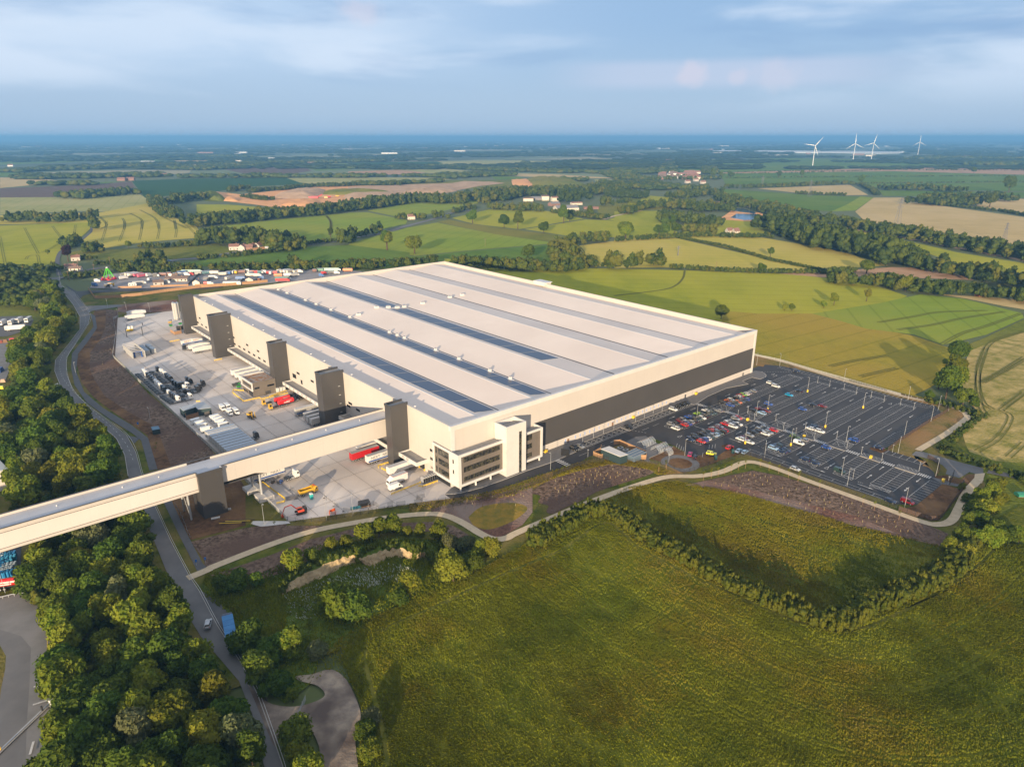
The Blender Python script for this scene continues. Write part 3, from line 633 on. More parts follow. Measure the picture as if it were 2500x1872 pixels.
FIELDS = [
 ('c2',[(0,375),(410,372),(830,350),(870,375),(930,380),(925,430),(600,460),(480,455),(0,478)],palec),
 ('c2',[(0,320),(520,300),(790,278),(830,345),(410,372),(0,375)],brownf),
 ('c2',[(790,275),(1100,262),(1720,256),(1900,290),(1480,310),(1330,335),(870,377)],darkg),
 ('c2',[(1720,258),(2212,252),(2212,285),(1930,300),(1800,285)],palec),
 ('c2',[(1270,190),(1800,178),(1870,215),(1750,235),(1480,235)],brownf),
 ('c2',[(1800,178),(2120,170),(2212,185),(2212,200),(1900,215)],midg),
 ('c2',[(0,255),(280,262),(360,280),(200,300),(0,318)],tan),
 ('c2',[(360,300),(640,280),(740,280),(500,300)],midg), ('c2',[(0,222),(180,218),(190,240),(60,250),(0,250)],midg),
 ('c2',[(0,135),(620,128),(1340,125),(1500,150),(1100,165),(760,150),(0,180)],midg), ('c2',[(1040,155),(1340,137),(1350,148),(1100,165)],tan),
 ('c1',[(0,175),(640,178),(700,190),(100,215),(0,215)],palec),
 ('c1',[(0,135),(330,125),(560,140),(400,155),(0,160)],pinkf), ('c1',[(250,120),(560,105),(830,135),(700,150),(560,148),(420,130)],palec),
 ('c1',[(640,65),(1190,60),(1230,105),(800,95),(560,85)],palec), ('c1',[(1225,62),(1570,70),(1560,110),(1250,100)],palec),
 ('c1',[(1050,148),(1400,155),(1860,182),(1480,182),(1100,165)],tan), ('c1',[(1740,95),(2212,52),(2212,80),(1900,110)],midg),
 ('c1',[(0,80),(330,70),(600,68),(640,80),(300,100),(0,110)],darkg), ('c1',[(950,165),(1150,170),(1200,190),(1000,190)],midg),
 ('c1',[(1660,190),(1860,190),(1900,235),(1780,235),(1680,210)],palec), ('c1',[(1340,110),(1660,118),(1600,135),(1350,130)],midg), ('c1',[(1780,150),(1960,130),(1980,150),(1860,165)],midg),
 ('c1',[(0,215),(720,195),(1150,190),(1560,200),(1600,230),(1200,250),(0,260)],scrubf),
 ('c5',[(0,170),(60,170),(280,260),(290,280),(0,265)],scrubf),('c5',[(0,305),(350,310),(780,345),(760,380),(600,395),(250,415),(0,405)],goldgr),
 ('c5',[(150,555),(600,500),(1300,430),(1720,395),(1900,410),(2212,480),(2212,520),(1900,570),(1700,640),(1520,680),(1280,705),(1130,735),(1000,640),(560,600),(330,600)],brightg),
 ('c1',[(130,400),(480,340),(860,330),(880,350),(560,420),(400,450),(330,440)],brightg),
 ('c1',[(0,415),(130,410),(400,465),(390,490),(60,560),(0,550)],brightg),
 ('c1',[(600,475),(680,460),(830,490),(1530,580),(1470,600),(1410,618),(1000,560)],scrubf),
 ('c1',[(10,620),(400,515),(600,480),(1000,560),(1410,620),(900,660),(450,705),(0,635)],brightg),
 ('c1',[(700,450),(960,390),(1330,400),(1590,455),(1430,480),(1220,515),(1150,525),(850,490)],goldgr),
 ('c1',[(1190,525),(1600,460),(1750,465),(2212,520),(2212,570),(1900,580),(1530,578)],goldgr),
 ('c1',[(1750,460),(1980,400),(2212,405),(2212,515),(1800,470)],goldgr), ('c1',[(1670,370),(1900,320),(2212,300),(2212,395),(1980,395),(1750,445),(1700,430)],scrubf),
 ('I',[(900,770),(1500,680),(1880,660),(2212,700),(2212,760),(1700,790)],midg), ('c1',[(0,640),(450,710),(900,665),(1410,625),(1420,760),(1200,780),(650,770),(0,800)],midg),
 ('c1',[(1540,640),(1900,590),(2212,578),(2212,785),(1700,775),(1600,740)],gold), ('H',[(0,620),(300,615),(1080,795),(830,805),(300,780),(0,785)],gold),
 ('H',[(320,612),(450,605),(800,620),(1200,690),(1480,770),(1140,795),(1080,790)],gold),
 ('H',[(0,480),(240,475),(340,590),(330,612),(0,628)],goldgr), ('H',[(380,520),(560,515),(700,530),(830,540),(840,600),(600,615),(370,600)],goldgr), ('H',[(150,390),(320,405),(300,450),(200,455),(140,430)],goldgr),
 ('A',[(960,558),(1090,582),(1310,580),(1500,585),(1700,592),(1870,610),(1960,640),(1900,665),(1790,690),(1600,695),(1630,715),(1500,800),(965,900)],goldgr),
 ('G',[(1450,850),(1600,840),(1900,960),(2500,1120),(2500,2000),(1500,2000),(1480,1400),(1560,1200),(1600,1000)],scrubf),('d2',[(-300,200),(0,225),(450,225),(820,320),(1300,410),(1620,520),(1500,800),(1370,870),(1300,900),(1600,990),(1250,950),(900,860),(600,780),(0,610),(-300,560)],olive),
 ('d2',[(450,225),(1000,140),(1350,65),(1700,100),(2190,220),(2212,260),(2150,290),(1900,400),(1540,485),(1300,400),(900,350),(700,290)],brightg),
 ('d2',[(2212,270),(2150,300),(1900,420),(1700,500),(1740,560),(1900,480),(2212,380)],scrubf),
 ('d2',[(2400,300),(2212,380),(1900,480),(1750,540),(1710,700),(1690,900),(1850,1060),(2000,1200),(2400,1330)],buffc),
 ('G',[(1850,560),(1600,760),(1480,850),(1900,960),(2500,1100),(2500,400),(2000,480)],scrubf),('G',[(1900,380),(2500,300),(2500,1080),(2212,960),(1980,940),(1640,820),(1700,700),(1820,600)],buffc),
 ('H',[(1740,925),(2212,955),(2400,985),(2400,1040),(2100,990),(1900,950)],tan),
 ('H',[(890,815),(1200,800),(1500,780),(1720,785),(1900,830),(1940,850),(1400,830),(1120,835)],pinkf),
 ('H',[(1100,590),(1230,570),(1500,620),(1850,700),(2400,790),(2400,860),(1850,760),(1560,660),(1290,630)],goldgr),
 ('H',[(1300,480),(1400,405),(1560,405),(1700,440),(2212,510),(2400,540),(2400,690),(1900,620),(1500,560),(1350,530)],tan),
 ('H',[(540,355),(1050,390),(1330,400),(1190,480),(1000,470),(750,435),(560,400)],midg), ('H',[(1170,480),(1260,440),(1330,398),(1400,405),(1300,475)],brightg),
 ('H',[(770,355),(1270,335),(1370,390),(1250,392),(980,378)],tan),
 ('H',[(560,275),(1500,262),(2400,288),(2400,320),(1330,325),(600,335),(590,310)],midg),
 ('H',[(500,272),(960,258),(1550,240),(2212,250),(2400,255),(2400,286),(1500,262),(560,275)],pinkf),
 ('H',[(490,200),(950,190),(1500,200),(1700,205),(1800,240),(1000,255),(570,268)],midg), ('H',[(1740,207),(1980,205),(2000,235),(1810,240)],midg),
 ('H',[(1930,405),(2212,412),(2400,415),(2400,530),(1960,450)],tan), ('H',[(1430,365),(2400,378),(2400,410),(1930,400),(1450,395)],midg), ('H',[(1330,328),(2400,322),(2400,372),(1900,365),(1400,350)],midg),
 ('H',[(0,205),(280,198),(300,215),(140,240),(0,235)],midg), ('H',[(280,215),(450,210),(490,250),(450,268),(200,262)],midg),
 ('c4',[(-600,60),(0,50),(950,15),(980,80),(860,190),(700,290),(640,370),(600,440),(470,490),(0,480),(-600,500)],goldgr),
 ('I',[(0,500),(540,485),(830,430),(850,460),(980,530),(1060,560),(1100,620),(900,635),(750,650),(560,680),(430,650),(500,590),(480,540),(0,550)],gold),
 ('c4',[(660,360),(860,320),(1400,300),(1560,300),(2212,250),(2212,350),(1900,400),(1400,430),(1100,420),(850,380)],scrubf), ('c5',[(-300,760),(200,730),(470,820),(200,860),(-300,900)],scrubf),
]
for r, pts, m_ in FIELDS: sheet('field', g(r, pts), m_)
# quarry
sheet('quarry_floor', g('c5',[(60,180),(180,165),(480,200),(850,160),(1100,120),(1480,110),(2212,100),(2212,215),(1850,275),(1300,335),(900,350),(700,318),(420,285),(290,270),(200,215)]), sand)
sheet('quarry_floor', g('c1',[(0,240),(330,225),(700,215),(780,200),(980,205),(1060,215),(880,235),(700,270),(300,340),(0,345)]), sand_d)
sheet('quarry_floor', g('c1',[(1100,190),(1240,185),(1370,205),(1400,230),(1150,235)]), sand)
def mound(name, r, outline, h, m_, label):
    """spoil heap with a rounded top over a ground outline"""
    P = np.array(smooth_line(g(r, outline)+[g(r, outline)[0]], 4)[:-1]); c = P.mean(0); V = []; F = []
    n = len(P); rings = [(1.0,0),(0.82,0.55),(0.6,0.85),(0.3,1.0)]
    for s_, z_ in rings:
        for i, p in enumerate(P):
            q = c+(p-c)*s_; V.append((q[0], q[1], 0.3+h*.6*z_*(0.7+0.6*rnd.random())))
    V.append((c[0], c[1], h*.55))
    for k in range(len(rings)-1):
        for i in range(n): F.append((k*n+i, k*n+(i+1)%n, (k+1)*n+(i+1)%n, (k+1)*n+i))
    for i in range(n): F.append(((len(rings)-1)*n+i, (len(rings)-1)*n+(i+1)%n, len(V)-1))
    me = bpy.data.meshes.new(name); me.from_pydata(V, [], F); me.materials.append(m_); me.update(); me.shade_smooth()
    o = bpy.data.objects.new(name, me); COL.objects.link(o); tag(o, kind='structure'); return o
mound('hill','c5',[(60,190),(180,172),(300,235),(290,270),(180,262),(90,235)],14,scrubf,'')
mound('spoil_heap','c5',[(850,210),(1080,150),(1370,145),(1360,200),(1180,245),(880,240)],16,sand_d,'')
mound('spoil_heap','c5',[(1570,235),(1700,195),(2100,190),(2212,215),(1850,262),(1680,258)],12,sand_d,'')
mound('spoil_heap','c5',[(290,270),(330,235),(430,245),(450,275)],8,sand,'')
mound('spoil_heap','c5',[(900,320),(1050,265),(1250,255),(1340,300),(1150,335)],10,sand,'')
mound('hill','c5',[(1360,200),(1400,165),(1700,160),(2050,175),(2100,190),(1600,205)],14,scrubf,'')
mound('hill','c1',[(1180,200),(1300,180),(1480,190),(1600,225),(1400,240),(1230,235)],22,scrubf,'')
mound('spoil_heap','c1',[(1100,200),(1230,195),(1260,232),(1130,240)],14,sand,'')
mound('spoil_heap','c1',[(340,290),(620,235),(740,265),(480,300)],14,sand_d,'')
mound('spoil_heap','c1',[(0,330),(0,285),(330,280),(350,300),(120,335)],10,sand_d,'')
# ponds
sheet('ground', g('H',[(575,515),(640,470),(780,485),(850,510),(840,535),(700,532),(600,525)]), sand)
sheet('water', g('H',[(645,462),(700,465),(765,485),(755,492),(650,478)]), water); sheet('water', g('H',[(625,513),(660,492),(760,492),(840,512),(820,524),(700,526)]), water)
sheet('water', g('H',[(970,520),(1010,535),(1000,548),(960,535)]), water)
# tramlines: paired wheel tracks left in the crops
trm = mat('tramline_soil', (0.16,0.155,0.035), 0.95)
tb = MB(); TZ = [0.45]
def tram(r, pts, gap=2.2, w=0.6):
    ln = smooth_line(g(r, pts), 5)
    for s_ in (-gap/2, gap/2): dashes(tb, offset(ln, s_), w, 1, 0, TZ[0], trm)
for pts in ([(265,75),(330,200),(415,355)],[(565,55),(620,130),(690,215)],[(815,42),(810,90),(800,130)],[(0,170),(30,330),(60,480)],[(450,345),(560,290),(690,210)],[(280,415),(310,380),(400,370),(420,440),(430,480)],
    [(1150,0),(1145,70),(1100,220)],[(1340,0),(1340,80),(1290,220)],[(1525,0),(1530,80),(1505,205)],[(1715,0),(1720,90),(1700,195)],[(1890,0),(1905,90),(1895,180)],[(1975,10),(2060,90),(2110,150),(2120,185)],[(2020,0),(2110,80),(2160,130),(2168,180)]): tram('c4', pts)
for pts in ([(600,490),(640,540),(600,565)],[(735,500),(750,530),(745,565)],[(780,470),(850,510),(850,565)],[(840,450),(930,500),(955,565)],[(910,425),(960,480),(1120,560)],[(1045,510),(1055,565)]): tram('c2', pts, w=1.2)
for pts in ([(2190,225),(1900,330),(1700,390),(1530,480)],[(2212,375),(1950,460),(1850,620),(1830,800),(1870,960),(1950,1021)],[(2212,590),(2000,720),(1850,800)],[(2212,880),(2050,1000)],[(600,665),(800,620),(1080,575)],[(850,750),(1000,715),(1160,680)],[(1000,300),(1300,250),(1500,215),(1900,200)],[(1160,360),(1450,320),(1700,265),(2050,210)]): tram('d2', pts, w=0.7)
for pts in ([(1900,0),(1830,240),(1850,470),(1910,570)],[(2212,100),(2000,220),(1870,290)],[(2212,380),(2020,520)],[(2020,520),(2100,580),(2000,750),(1820,860)],[(2212,790),(2080,910)]): tram('G', pts, w=0.6)
for pts in ([(380,800),(370,840),(330,880),(250,905),(0,935)],): tram('H', pts, gap=1.0, w=1.2)
for pts in ([(1400,430),(1450,500),(1440,640)],): tram('c5', pts, gap=1.6, w=3)
for pts in ([(1565,740),(1590,690),(1560,645)],): tram('c1', pts, gap=3, w=1.2)
for pts in ([(330,615),(700,700),(1140,795)],): tram('H', pts, gap=2, w=3)
tb.build('tramlines', kind='structure'); TZ[0] = 0.57; tb = MB(); trm = mat('meadow_track', (0.075,0.08,0.010), 0.95)
for pts in ([(2040,480),(1900,600),(1700,690),(1500,760)],[(2212,495),(2080,490),(1960,600),(1700,720)],[(900,600),(1100,700),(1250,760)],[(0,470),(150,400),(300,330)]): tram('M', pts, gap=2.0, w=0.5)
tb.build('tramlines', kind='structure')
# country lanes, trunk road, railway
strip('road', smooth_line(g('c4',[(640,590),(625,500),(620,420),(650,340),(700,300)]),5), 4.5, asph_mid)
strip('road', smooth_line(g('c4',[(860,215),(930,165),(985,110),(985,60)]),5), 3.5, asph_mid)
strip('road', smooth_line(g('c4',[(700,585),(1000,520),(1250,490),(1500,470)]),4), 9, asph_mid)
strip('road', smooth_line(g('c4',[(1800,440),(1950,415),(2212,395)])+g('c5',[(480,815),(900,800),(1200,745),(1560,700),(1720,665),(2000,620),(2212,560)])+g('c1',[(160,565),(350,515),(600,450),(700,415),(850,395)]),4), 10, asph_old)
strip('road', g('c1',[(1720,460),(1800,435),(1980,400)]), 7, buff)
strip('railway', smooth_line(g('H',[(560,425),(750,460),(900,490),(1200,560),(1500,610),(2212,745),(2500,800)]),4), 12, sand_d)
strip('road', g('H',[(430,180),(480,215),(500,245)]), 10, asph_old)
def lp(pts): return [lw(a,b) for a,b in pts]
SHEETN[0] = 120
sheet('verge', lp([(-230,-30),(-62,-60),(60,-150),(150,-150),(205,-122),(256,-100),(254,-20),(251,8),(226,14),(226,330),(200,480),(-60,520),(-300,420)]), verge)
# foreground meadow and paddock
MEADOW = [(-30,-60),(500,-60),(640,200)]+g('M',[(2500,440),(1990,420),(1880,520),(1750,600),(1380,765),(1150,690),(850,560),(560,400),(330,255),(200,290),(60,360),(-60,440)])+g('K',[(1400,660),(1050,800),(880,890),(760,1000),(720,1100),(780,1250),(830,1380),(800,1656)])
sheet('meadow', MEADOW, meadow)
trod = mat('trodden_grass', (0.19,0.17,0.030), 0.95, col2=(0.11,0.115,0.014), scale=0.35, detail=9, ramp=(0.42,0.6), bump=0.4, bscale=1)
TRK = [smooth_line(g('K',[(1760,570),(1600,640),(1400,730),(1150,850),(960,930),(860,1000),(840,1100),(880,1260),(930,1450),(960,1656)]),4), smooth_line(g('M',[(0,510),(150,440),(330,330),(480,440),(700,560),(900,650),(1150,760),(1350,810),(1500,800),(1700,710),(1900,600),(2060,470),(2080,430)]),4)]
strip('field_track', TRK[0], 1.8, trod); strip('field_track', TRK[1], 1.6, trod)
AVOID = [offset(TRK[0],.55)+offset(TRK[0],-.55)[::-1], offset(TRK[1],.5)+offset(TRK[1],-.5)[::-1]]
PADDOCK = g('M',[(330,225),(430,170),(640,140),(900,190),(1450,340),(1860,440),(1880,500),(1750,590),(1380,755),(1150,680),(850,550),(560,390)])
sheet('meadow', PADDOCK, meadow_b)
sheet('meadow', g('M',[(1990,420),(2100,400),(2500,430),(2500,300),(2200,250),(2050,330)]), meadow_b)
# pasture of the small quarry and its rim
pit = mat('pit_grass', (0.065,0.095,0.012), 0.95, col2=(0.115,0.145,0.022), scale=0.5, detail=9, bump=0.4, bscale=1.2)
sheet('meadow', g('K',[(0,680),(300,650),(560,510),(900,470),(1300,470),(1420,560),(1400,660),(1050,800),(880,880),(700,1000),(600,1100),(540,1240),(420,1330),(260,1230),(180,1060),(120,860),(0,780)]), pit)
# yard, car park, pavements
sheet('yard', lp([(-62,17.9),(-61,53),(-61.5,210),(-61,288),(-38,395),(-34,401),(9.5,397),(9.5,318),(0,318),(0,0),(-6,-3),(-6.1,-7),(-15,-3.2),(-21,-.5),(-49,12.2)]), concrete)
lot = [(-6.1,-7.1)]+gl('E',[(700,1385),(1000,1300),(1400,1160),(1840,1020)])+gl('S',[(450,775),(900,592),(1120,490),(1250,480),(1350,510),(1640,612),(1780,690)])+gl('R',[(380,1290),(540,1325),(690,1252),(800,1325),(960,1215),(1180,1262)])
lot += gl('P',[(1040,1565),(1310,1572),(1650,1302),(1560,1190),(1540,1130),(1470,1070),(1385,1042),(1440,995),(912,832),(840,877),(720,838),(672,812),(690,798),(870,822),(1655,340),(1572,243)])+gl('Q',[(2200,680),(1440,460),(970,328),(600,250),(370,230)])+[(226,4.5),(224.2,0),(0,0),(-6,-3)]
sheet('car_park', lp(lot), asph_new)
# slightly paler resurfaced lanes inside the car park
asph_l = mat('paler_asphalt_patch', (0.052,0.049,0.05), 0.8, col2=(0.062,0.058,0.058), scale=0.2)
for q in ([(158,-44),(220,-44),(222,-48),(158,-48)],[(162,-89),(225,-90),(225,-94.5),(162,-94)],[(160,-60),(215,-60.5),(215,-63.5),(160,-63)]): sheet('road', lp(q), asph_l)
walk = [(-6,-3.1),(-3,-5.4),(-.1,-6.6),(9.6,-8.4),(21.8,-9.0),(33,-9.0),(47,-10.1),(62.5,-9.4),(63,-4.6),(99,-3.9),(99,-9.4),(100.5,-9.6),(100.5,-4.4),(152,-4.4),(152,-9.3),(153.2,-9.5),(168.8,-6.7),(188,-5.9),(203.5,-10.1),(205.5,-5),(215.7,-5),(216.4,-10),(222,-10.2),(225.5,-8.6),(228,-6),(229.2,-3),(228,-.5),(225.4,.4),(224.3,0.1),(0,-0.02)]
def raised(name, pts, h, mt_, me_):
    m = MB(); m.prism(pts, 0.0, h, me_, mt_); return m.build(name, kind='structure')
raised('pavement', lp(walk), 0.72, paving, kerbm)
km = MB(); dashes(km, lp(walk[:9]), 0.35, 1, 0, 0.75, kerbm); dashes(km, lp(walk[14:28]), 0.4, 1, 0, 0.75, kerbm)
km.build('kerb', kind='structure')
cyc = gl('S',[(920,590),(1120,490),(1250,480),(1420,590),(1620,622),(1590,655),(1290,782),(1312,835),(1230,810),(1260,745),(1000,640)])
raised('pavement', lp(cyc), 0.70, paving, kerbm)
sheet('verge', lp(gl('S',[(1625,622),(1290,782),(1500,840),(1760,975),(2208,832),(2208,790),(1975,735),(1900,775),(1790,735),(1780,700)])), soil)
sheet('verge', lp(gl('R',[(690,1255),(800,1330),(960,1215),(1170,1262),(390,1525),(330,1480),(520,1330),(560,1320)])), soil)
sheet('verge', lp(gl('R',[(880,1165),(960,1135),(1080,1200),(1050,1230),(960,1210)])), soil)
ringc = gl('S',[(1712,845)])[0]; ringp = [(ringc[0]+math.cos(t)*8.3, ringc[1]+math.sin(t)*8.3) for t in np.linspace(0, 2*math.pi, 40, endpoint=False)]; ringi = [(ringc[0]+math.cos(t)*5.2, ringc[1]+math.sin(t)*5.2) for t in np.linspace(0, 2*math.pi, 40, endpoint=False)]
sheet('footpath', lp(ringp), paving); sheet('flower_bed', lp(ringi), soil)
# bare ground around the car park
sheet('verge', g('P',[(840,877),(720,838),(672,812),(690,798),(870,822),(920,835)]), soil)
sheet('verge', g('P',[(1655,345),(1570,240),(1000,100),(500,-30),(520,-60),(1200,95),(1650,190),(1950,330),(2020,420),(1340,850),(1250,870),(1300,960),(1480,1060),(1540,1130),(1470,1070),(1385,1042),(1440,995),(912,832),(930,790)]), drygr)
sheet('verge', g('Q',[(230,100),(600,180),(1400,440),(2200,650),(2200,690),(1440,465),(970,330),(600,252),(370,232),(350,262),(230,240)]), drygr)
sheet('verge', g('d4',[(740,600),(1110,295),(1390,380),(1060,780),(950,790),(500,640)]), soil)
sheet('verge', g('d4',[(1000,190),(1150,180),(1360,240),(1440,170),(1560,165),(1540,230),(1450,310),(1200,300),(1010,215)]), soil)
sheet('road', g('P',[(1240,900),(1300,850),(1400,860),(1900,1000),(2208,1080),(2208,1160),(2120,1160),(2020,1130),(1930,1190),(1880,1210),(1700,1160),(1720,1100),(1660,1040),(1500,960)]), asph_old)
sheet('road', g('d4',[(1740,90),(2300,240),(2300,330),(2190,240),(1950,200),(1700,150)]), asph_mid)
sheet('footpath', g('d4',[(1540,165),(1680,150),(1640,290),(1530,280)]), buff)
sheet('footpath', g('d4',[(960,215),(1010,215),(1200,275),(1450,330),(1440,352),(1190,315),(1100,300)]), paving)
sheet('verge', g('E',[(0,1470),(440,1415),(700,1390),(1000,1305),(1400,1165),(1840,1025),(2212,975),(2212,1060),(1900,1075),(1500,1230),(1100,1390),(700,1440),(300,1520),(0,1560)]), drygr)
sheet('verge', g('S',[(0,960),(300,850),(520,790),(900,790),(1300,830),(1520,870),(1760,985),(1400,1000),(1290,930),(800,860),(400,940),(0,1060)]), drygr)
# planting beds
sheet('flower_bed', g('L',[(700,330),(790,320),(870,330),(845,680),(1100,950),(1500,1280),(1600,1420),(1255,1500),(1180,1260),(1110,1170),(950,1080),(770,960),(700,850),(655,760),(660,640),(740,540),(770,450),(690,400)]), mulch)
sheet('flower_bed', g('L',[(690,340),(780,330),(775,450),(740,540),(665,640),(660,760),(700,850),(770,960),(950,1080),(1110,1170),(1180,1260),(1265,1500),(1150,1500),(1085,1250),(1000,1190),(850,1090),(690,970),(600,860),(565,720),(580,640),(680,500)]), soil)
sheet('flower_bed', g('L',[(860,290),(1300,250),(1320,330),(1060,350),(870,340)]), mulch_r)
sheet('verge', g('b1',[(1500,720),(1560,700),(1720,650),(2050,560),(2130,520),(2212,640),(2212,980),(1720,1110),(1640,960),(1560,800)]), soil)
sheet('flower_bed', g('J',[(1150,310),(1480,225),(1725,190),(1725,300),(1260,470),(1200,380)]), mulch)
sheet('flower_bed', g('K',[(0,470),(100,440),(250,410),(420,400),(640,400),(900,360),(900,380),(560,425),(330,515),(0,640)]), mulch)
sheet('flower_bed', g('K',[(20,665),(330,560),(560,470),(760,420),(1000,385),(1200,380),(1300,400),(1420,470),(1380,480),(1200,430),(1000,430),(800,450),(640,500),(500,620),(300,680),(100,665)]), mulch)
sheet('flower_bed', g('K',[(1180,320),(1330,265),(1560,225),(1716,200),(1716,330),(1660,400),(1560,455),(1490,465),(1350,390),(1280,350)]), mulch_r)
sheet('flower_bed', smooth_line(g('S',[(-260,1200),(0,1062),(400,942),(800,862),(1290,932),(1330,990),(1000,1100),(600,1230),(400,1345),(180,1440),(0,1530),(-90,1500),(-60,1420),(-200,1380),(-170,1290),(-290,1260)]),3), mulch)
sheet('flower_bed', smooth_line(g('K',[(1380,355),(1440,305),(1540,283),(1640,283),(1690,310),(1640,360),(1560,400),(1480,420),(1410,400),(1380,355)]),4), mat('dry_orange_grass',(0.34,0.21,0.04),0.95,col2=(0.17,0.15,0.03),scale=0.25,detail=8,bump=0.3,bscale=1))
sheet('flower_bed', g('M',[(780,140),(990,95),(1120,120),(1500,235),(1700,310),(1870,380),(1860,445),(1450,345),(900,195),(690,160)]), mulch)
sheet('flower_bed', g('M',[(690,160),(780,140),(900,160),(1450,300),(1640,380),(1450,345),(900,195)]), mulch_r)
# public roads and footways
lefte = g('L',[(330,90),(390,120),(460,190),(540,290),(590,380),(590,470),(500,590),(410,700),(405,780),(440,870),(470,960),(600,1050),(760,1190),(860,1280),(920,1400),(945,1555)])+g('J',[(845,100),(900,230),(1000,480),(1100,700),(1210,880),(1440,1150),(1520,1350),(1590,1656),(1630,1800)])
righte = g('L',[(490,80),(440,100),(450,150),(540,200),(620,290),(665,370),(650,430),(560,570),(490,680),(490,800),(540,930),(650,1040),(800,1150),(930,1250),(1000,1380),(1040,1530)])+g('J',[(930,90),(1030,310),(1140,520),(1200,610),(1310,820),(1460,1060),(1550,1230),(1640,1480),(1700,1656),(1740,1800)])
sheet('road', lefte+righte[::-1], asph_old)
sheet('road', g('L',[(600,300),(860,288),(900,300),(680,332),(650,350)]), asph_old)
sheet('road', g('b5',[(-160,690),(0,655),(400,640),(420,655),(0,700),(-160,719)]), asph_old)
sheet('road', g('c4',[(700,690),(830,765),(1280,735),(2212,715),(2400,705),(2400,722),(2212,742),(1500,762),(1000,780),(900,810),(860,850)]), asph_new)
sheet('road', g('J',[(1200,600),(1330,680),(1385,760),(1460,1000),(1450,1040),(1310,820)]), asph_mid)
sheet('footpath', g('L',[(665,350),(700,370),(715,460),(640,570),(575,650),(560,780),(620,930),(760,1050),(960,1170),(1090,1270),(1160,1500),(1100,1510),(1040,1290),(980,1240),(820,1140),(640,1010),(550,880),(525,760),(530,650),(600,560),(690,450),(680,400)]), asph_mid)
sheet('footpath', g('b1',[(1450,740),(1530,720),(1640,960),(1730,1140),(1830,1327),(1730,1327),(1600,1080),(1500,880)])[:5]+g('J',[(1260,480),(1150,525),(1190,490),(1080,270),(990,80)]), asph_mid)
sheet('footpath', g('L',[(930,1250),(1030,1270),(990,1310)]), asph_mid)
sheet('footpath', g('b7',[(430,950),(620,860),(640,970)]), conc_pale)
km = MB(); dashes(km, righte, 0.2, 1, 0, 1.05, kerbm); dashes(km, lefte[:16], 0.3, 1, 0, 1.05, kerbm)
km.build('kerb', kind='structure')
pathl = smooth_line(g('J',[(1130,530),(1250,480)])+g('K',[(60,610),(330,505),(560,430),(800,382),(1000,352),(1180,338),(1270,350),(1350,385),(1440,440),(1510,470),(1580,465),(1640,435)])+g('M',[(180,270),(300,222),(430,175),(600,125),(750,120),(860,98),(960,57),(1060,75),(1250,145),(1500,235),(1750,325),(1830,338),(1885,320),(1915,270),(1950,200),(2010,130)]),5)
strip('footpath', pathl, 3.2, buff)
strip('footpath', smooth_line(g('P',[(1330,840),(1700,620),(1960,430),(1985,370),(1900,300),(1650,215),(1200,125),(800,18)])+g('Q',[(1400,440),(700,220),(250,110)]),4), 3.0, buff)
sheet('ground', smooth_line(g('K',[(225,1230),(330,1325),(450,1350),(560,1330),(630,1290),(590,1240),(500,1215),(480,1190),(560,1180),(660,1155),(735,1200),(790,1300),(818,1400),(790,1500),(795,1600),(800,1760),(640,1760),(600,1560),(550,1465),(480,1425),(400,1480),(370,1560),(330,1480)]),4), mat('dusty_lay_by',(0.38,0.30,0.22),0.95,col2=(0.20,0.155,0.125),scale=0.3,detail=10,col3=(0.12,0.09,0.075),scale3=0.09,bump=0.15,bscale=1.2))
# fairground yard beyond
sheet('yard', g('B',[(60,330),(110,270),(200,225),(330,212),(620,215),(1000,188),(1300,190),(1700,186),(2150,200),(2212,240),(1600,280),(1380,300),(920,322),(290,338)]), mat('fairground_hardstanding',(0.34,0.315,0.31),0.9,col2=(0.26,0.24,0.235),scale=0.04,detail=6))
# industrial ground on the left
sheet('verge', g('L',[(-200,270),(330,275),(340,370),(240,440),(-200,560)]), scrubf)
sheet('yard', g('L',[(-200,380),(200,370),(250,400),(215,470),(60,520),(-200,540)]), asph_mid)
sheet('yard', g('L',[(-200,560),(210,530),(225,580),(100,700),(60,800),(40,850),(-200,900)]), mat('pale_gravel_yard',(0.24,0.235,0.235),0.95,col2=(0.19,0.185,0.18),scale=0.3,detail=7))
sheet('road', g('J',[(-200,660),(0,640),(120,622),(240,640),(295,685),(310,900),(325,1100),(335,1300),(250,1656),(240,1800),(-200,1800)]), mat('weathered_concrete_road',(0.25,0.235,0.225),0.9,col2=(0.20,0.19,0.18),scale=0.15,detail=7))
sheet('road', g('J',[(-200,830),(0,840),(130,880),(190,950),(180,1200),(165,1400),(155,1800),(-200,1800)]), asph_old)
sheet('verge', g('J',[(-200,880),(0,930),(40,1000),(35,1080),(10,1200),(-10,1400),(-200,1500)]), verge)
sheet('yard', g('J',[(-200,330),(130,335),(130,590),(-200,610)]), asph_new)
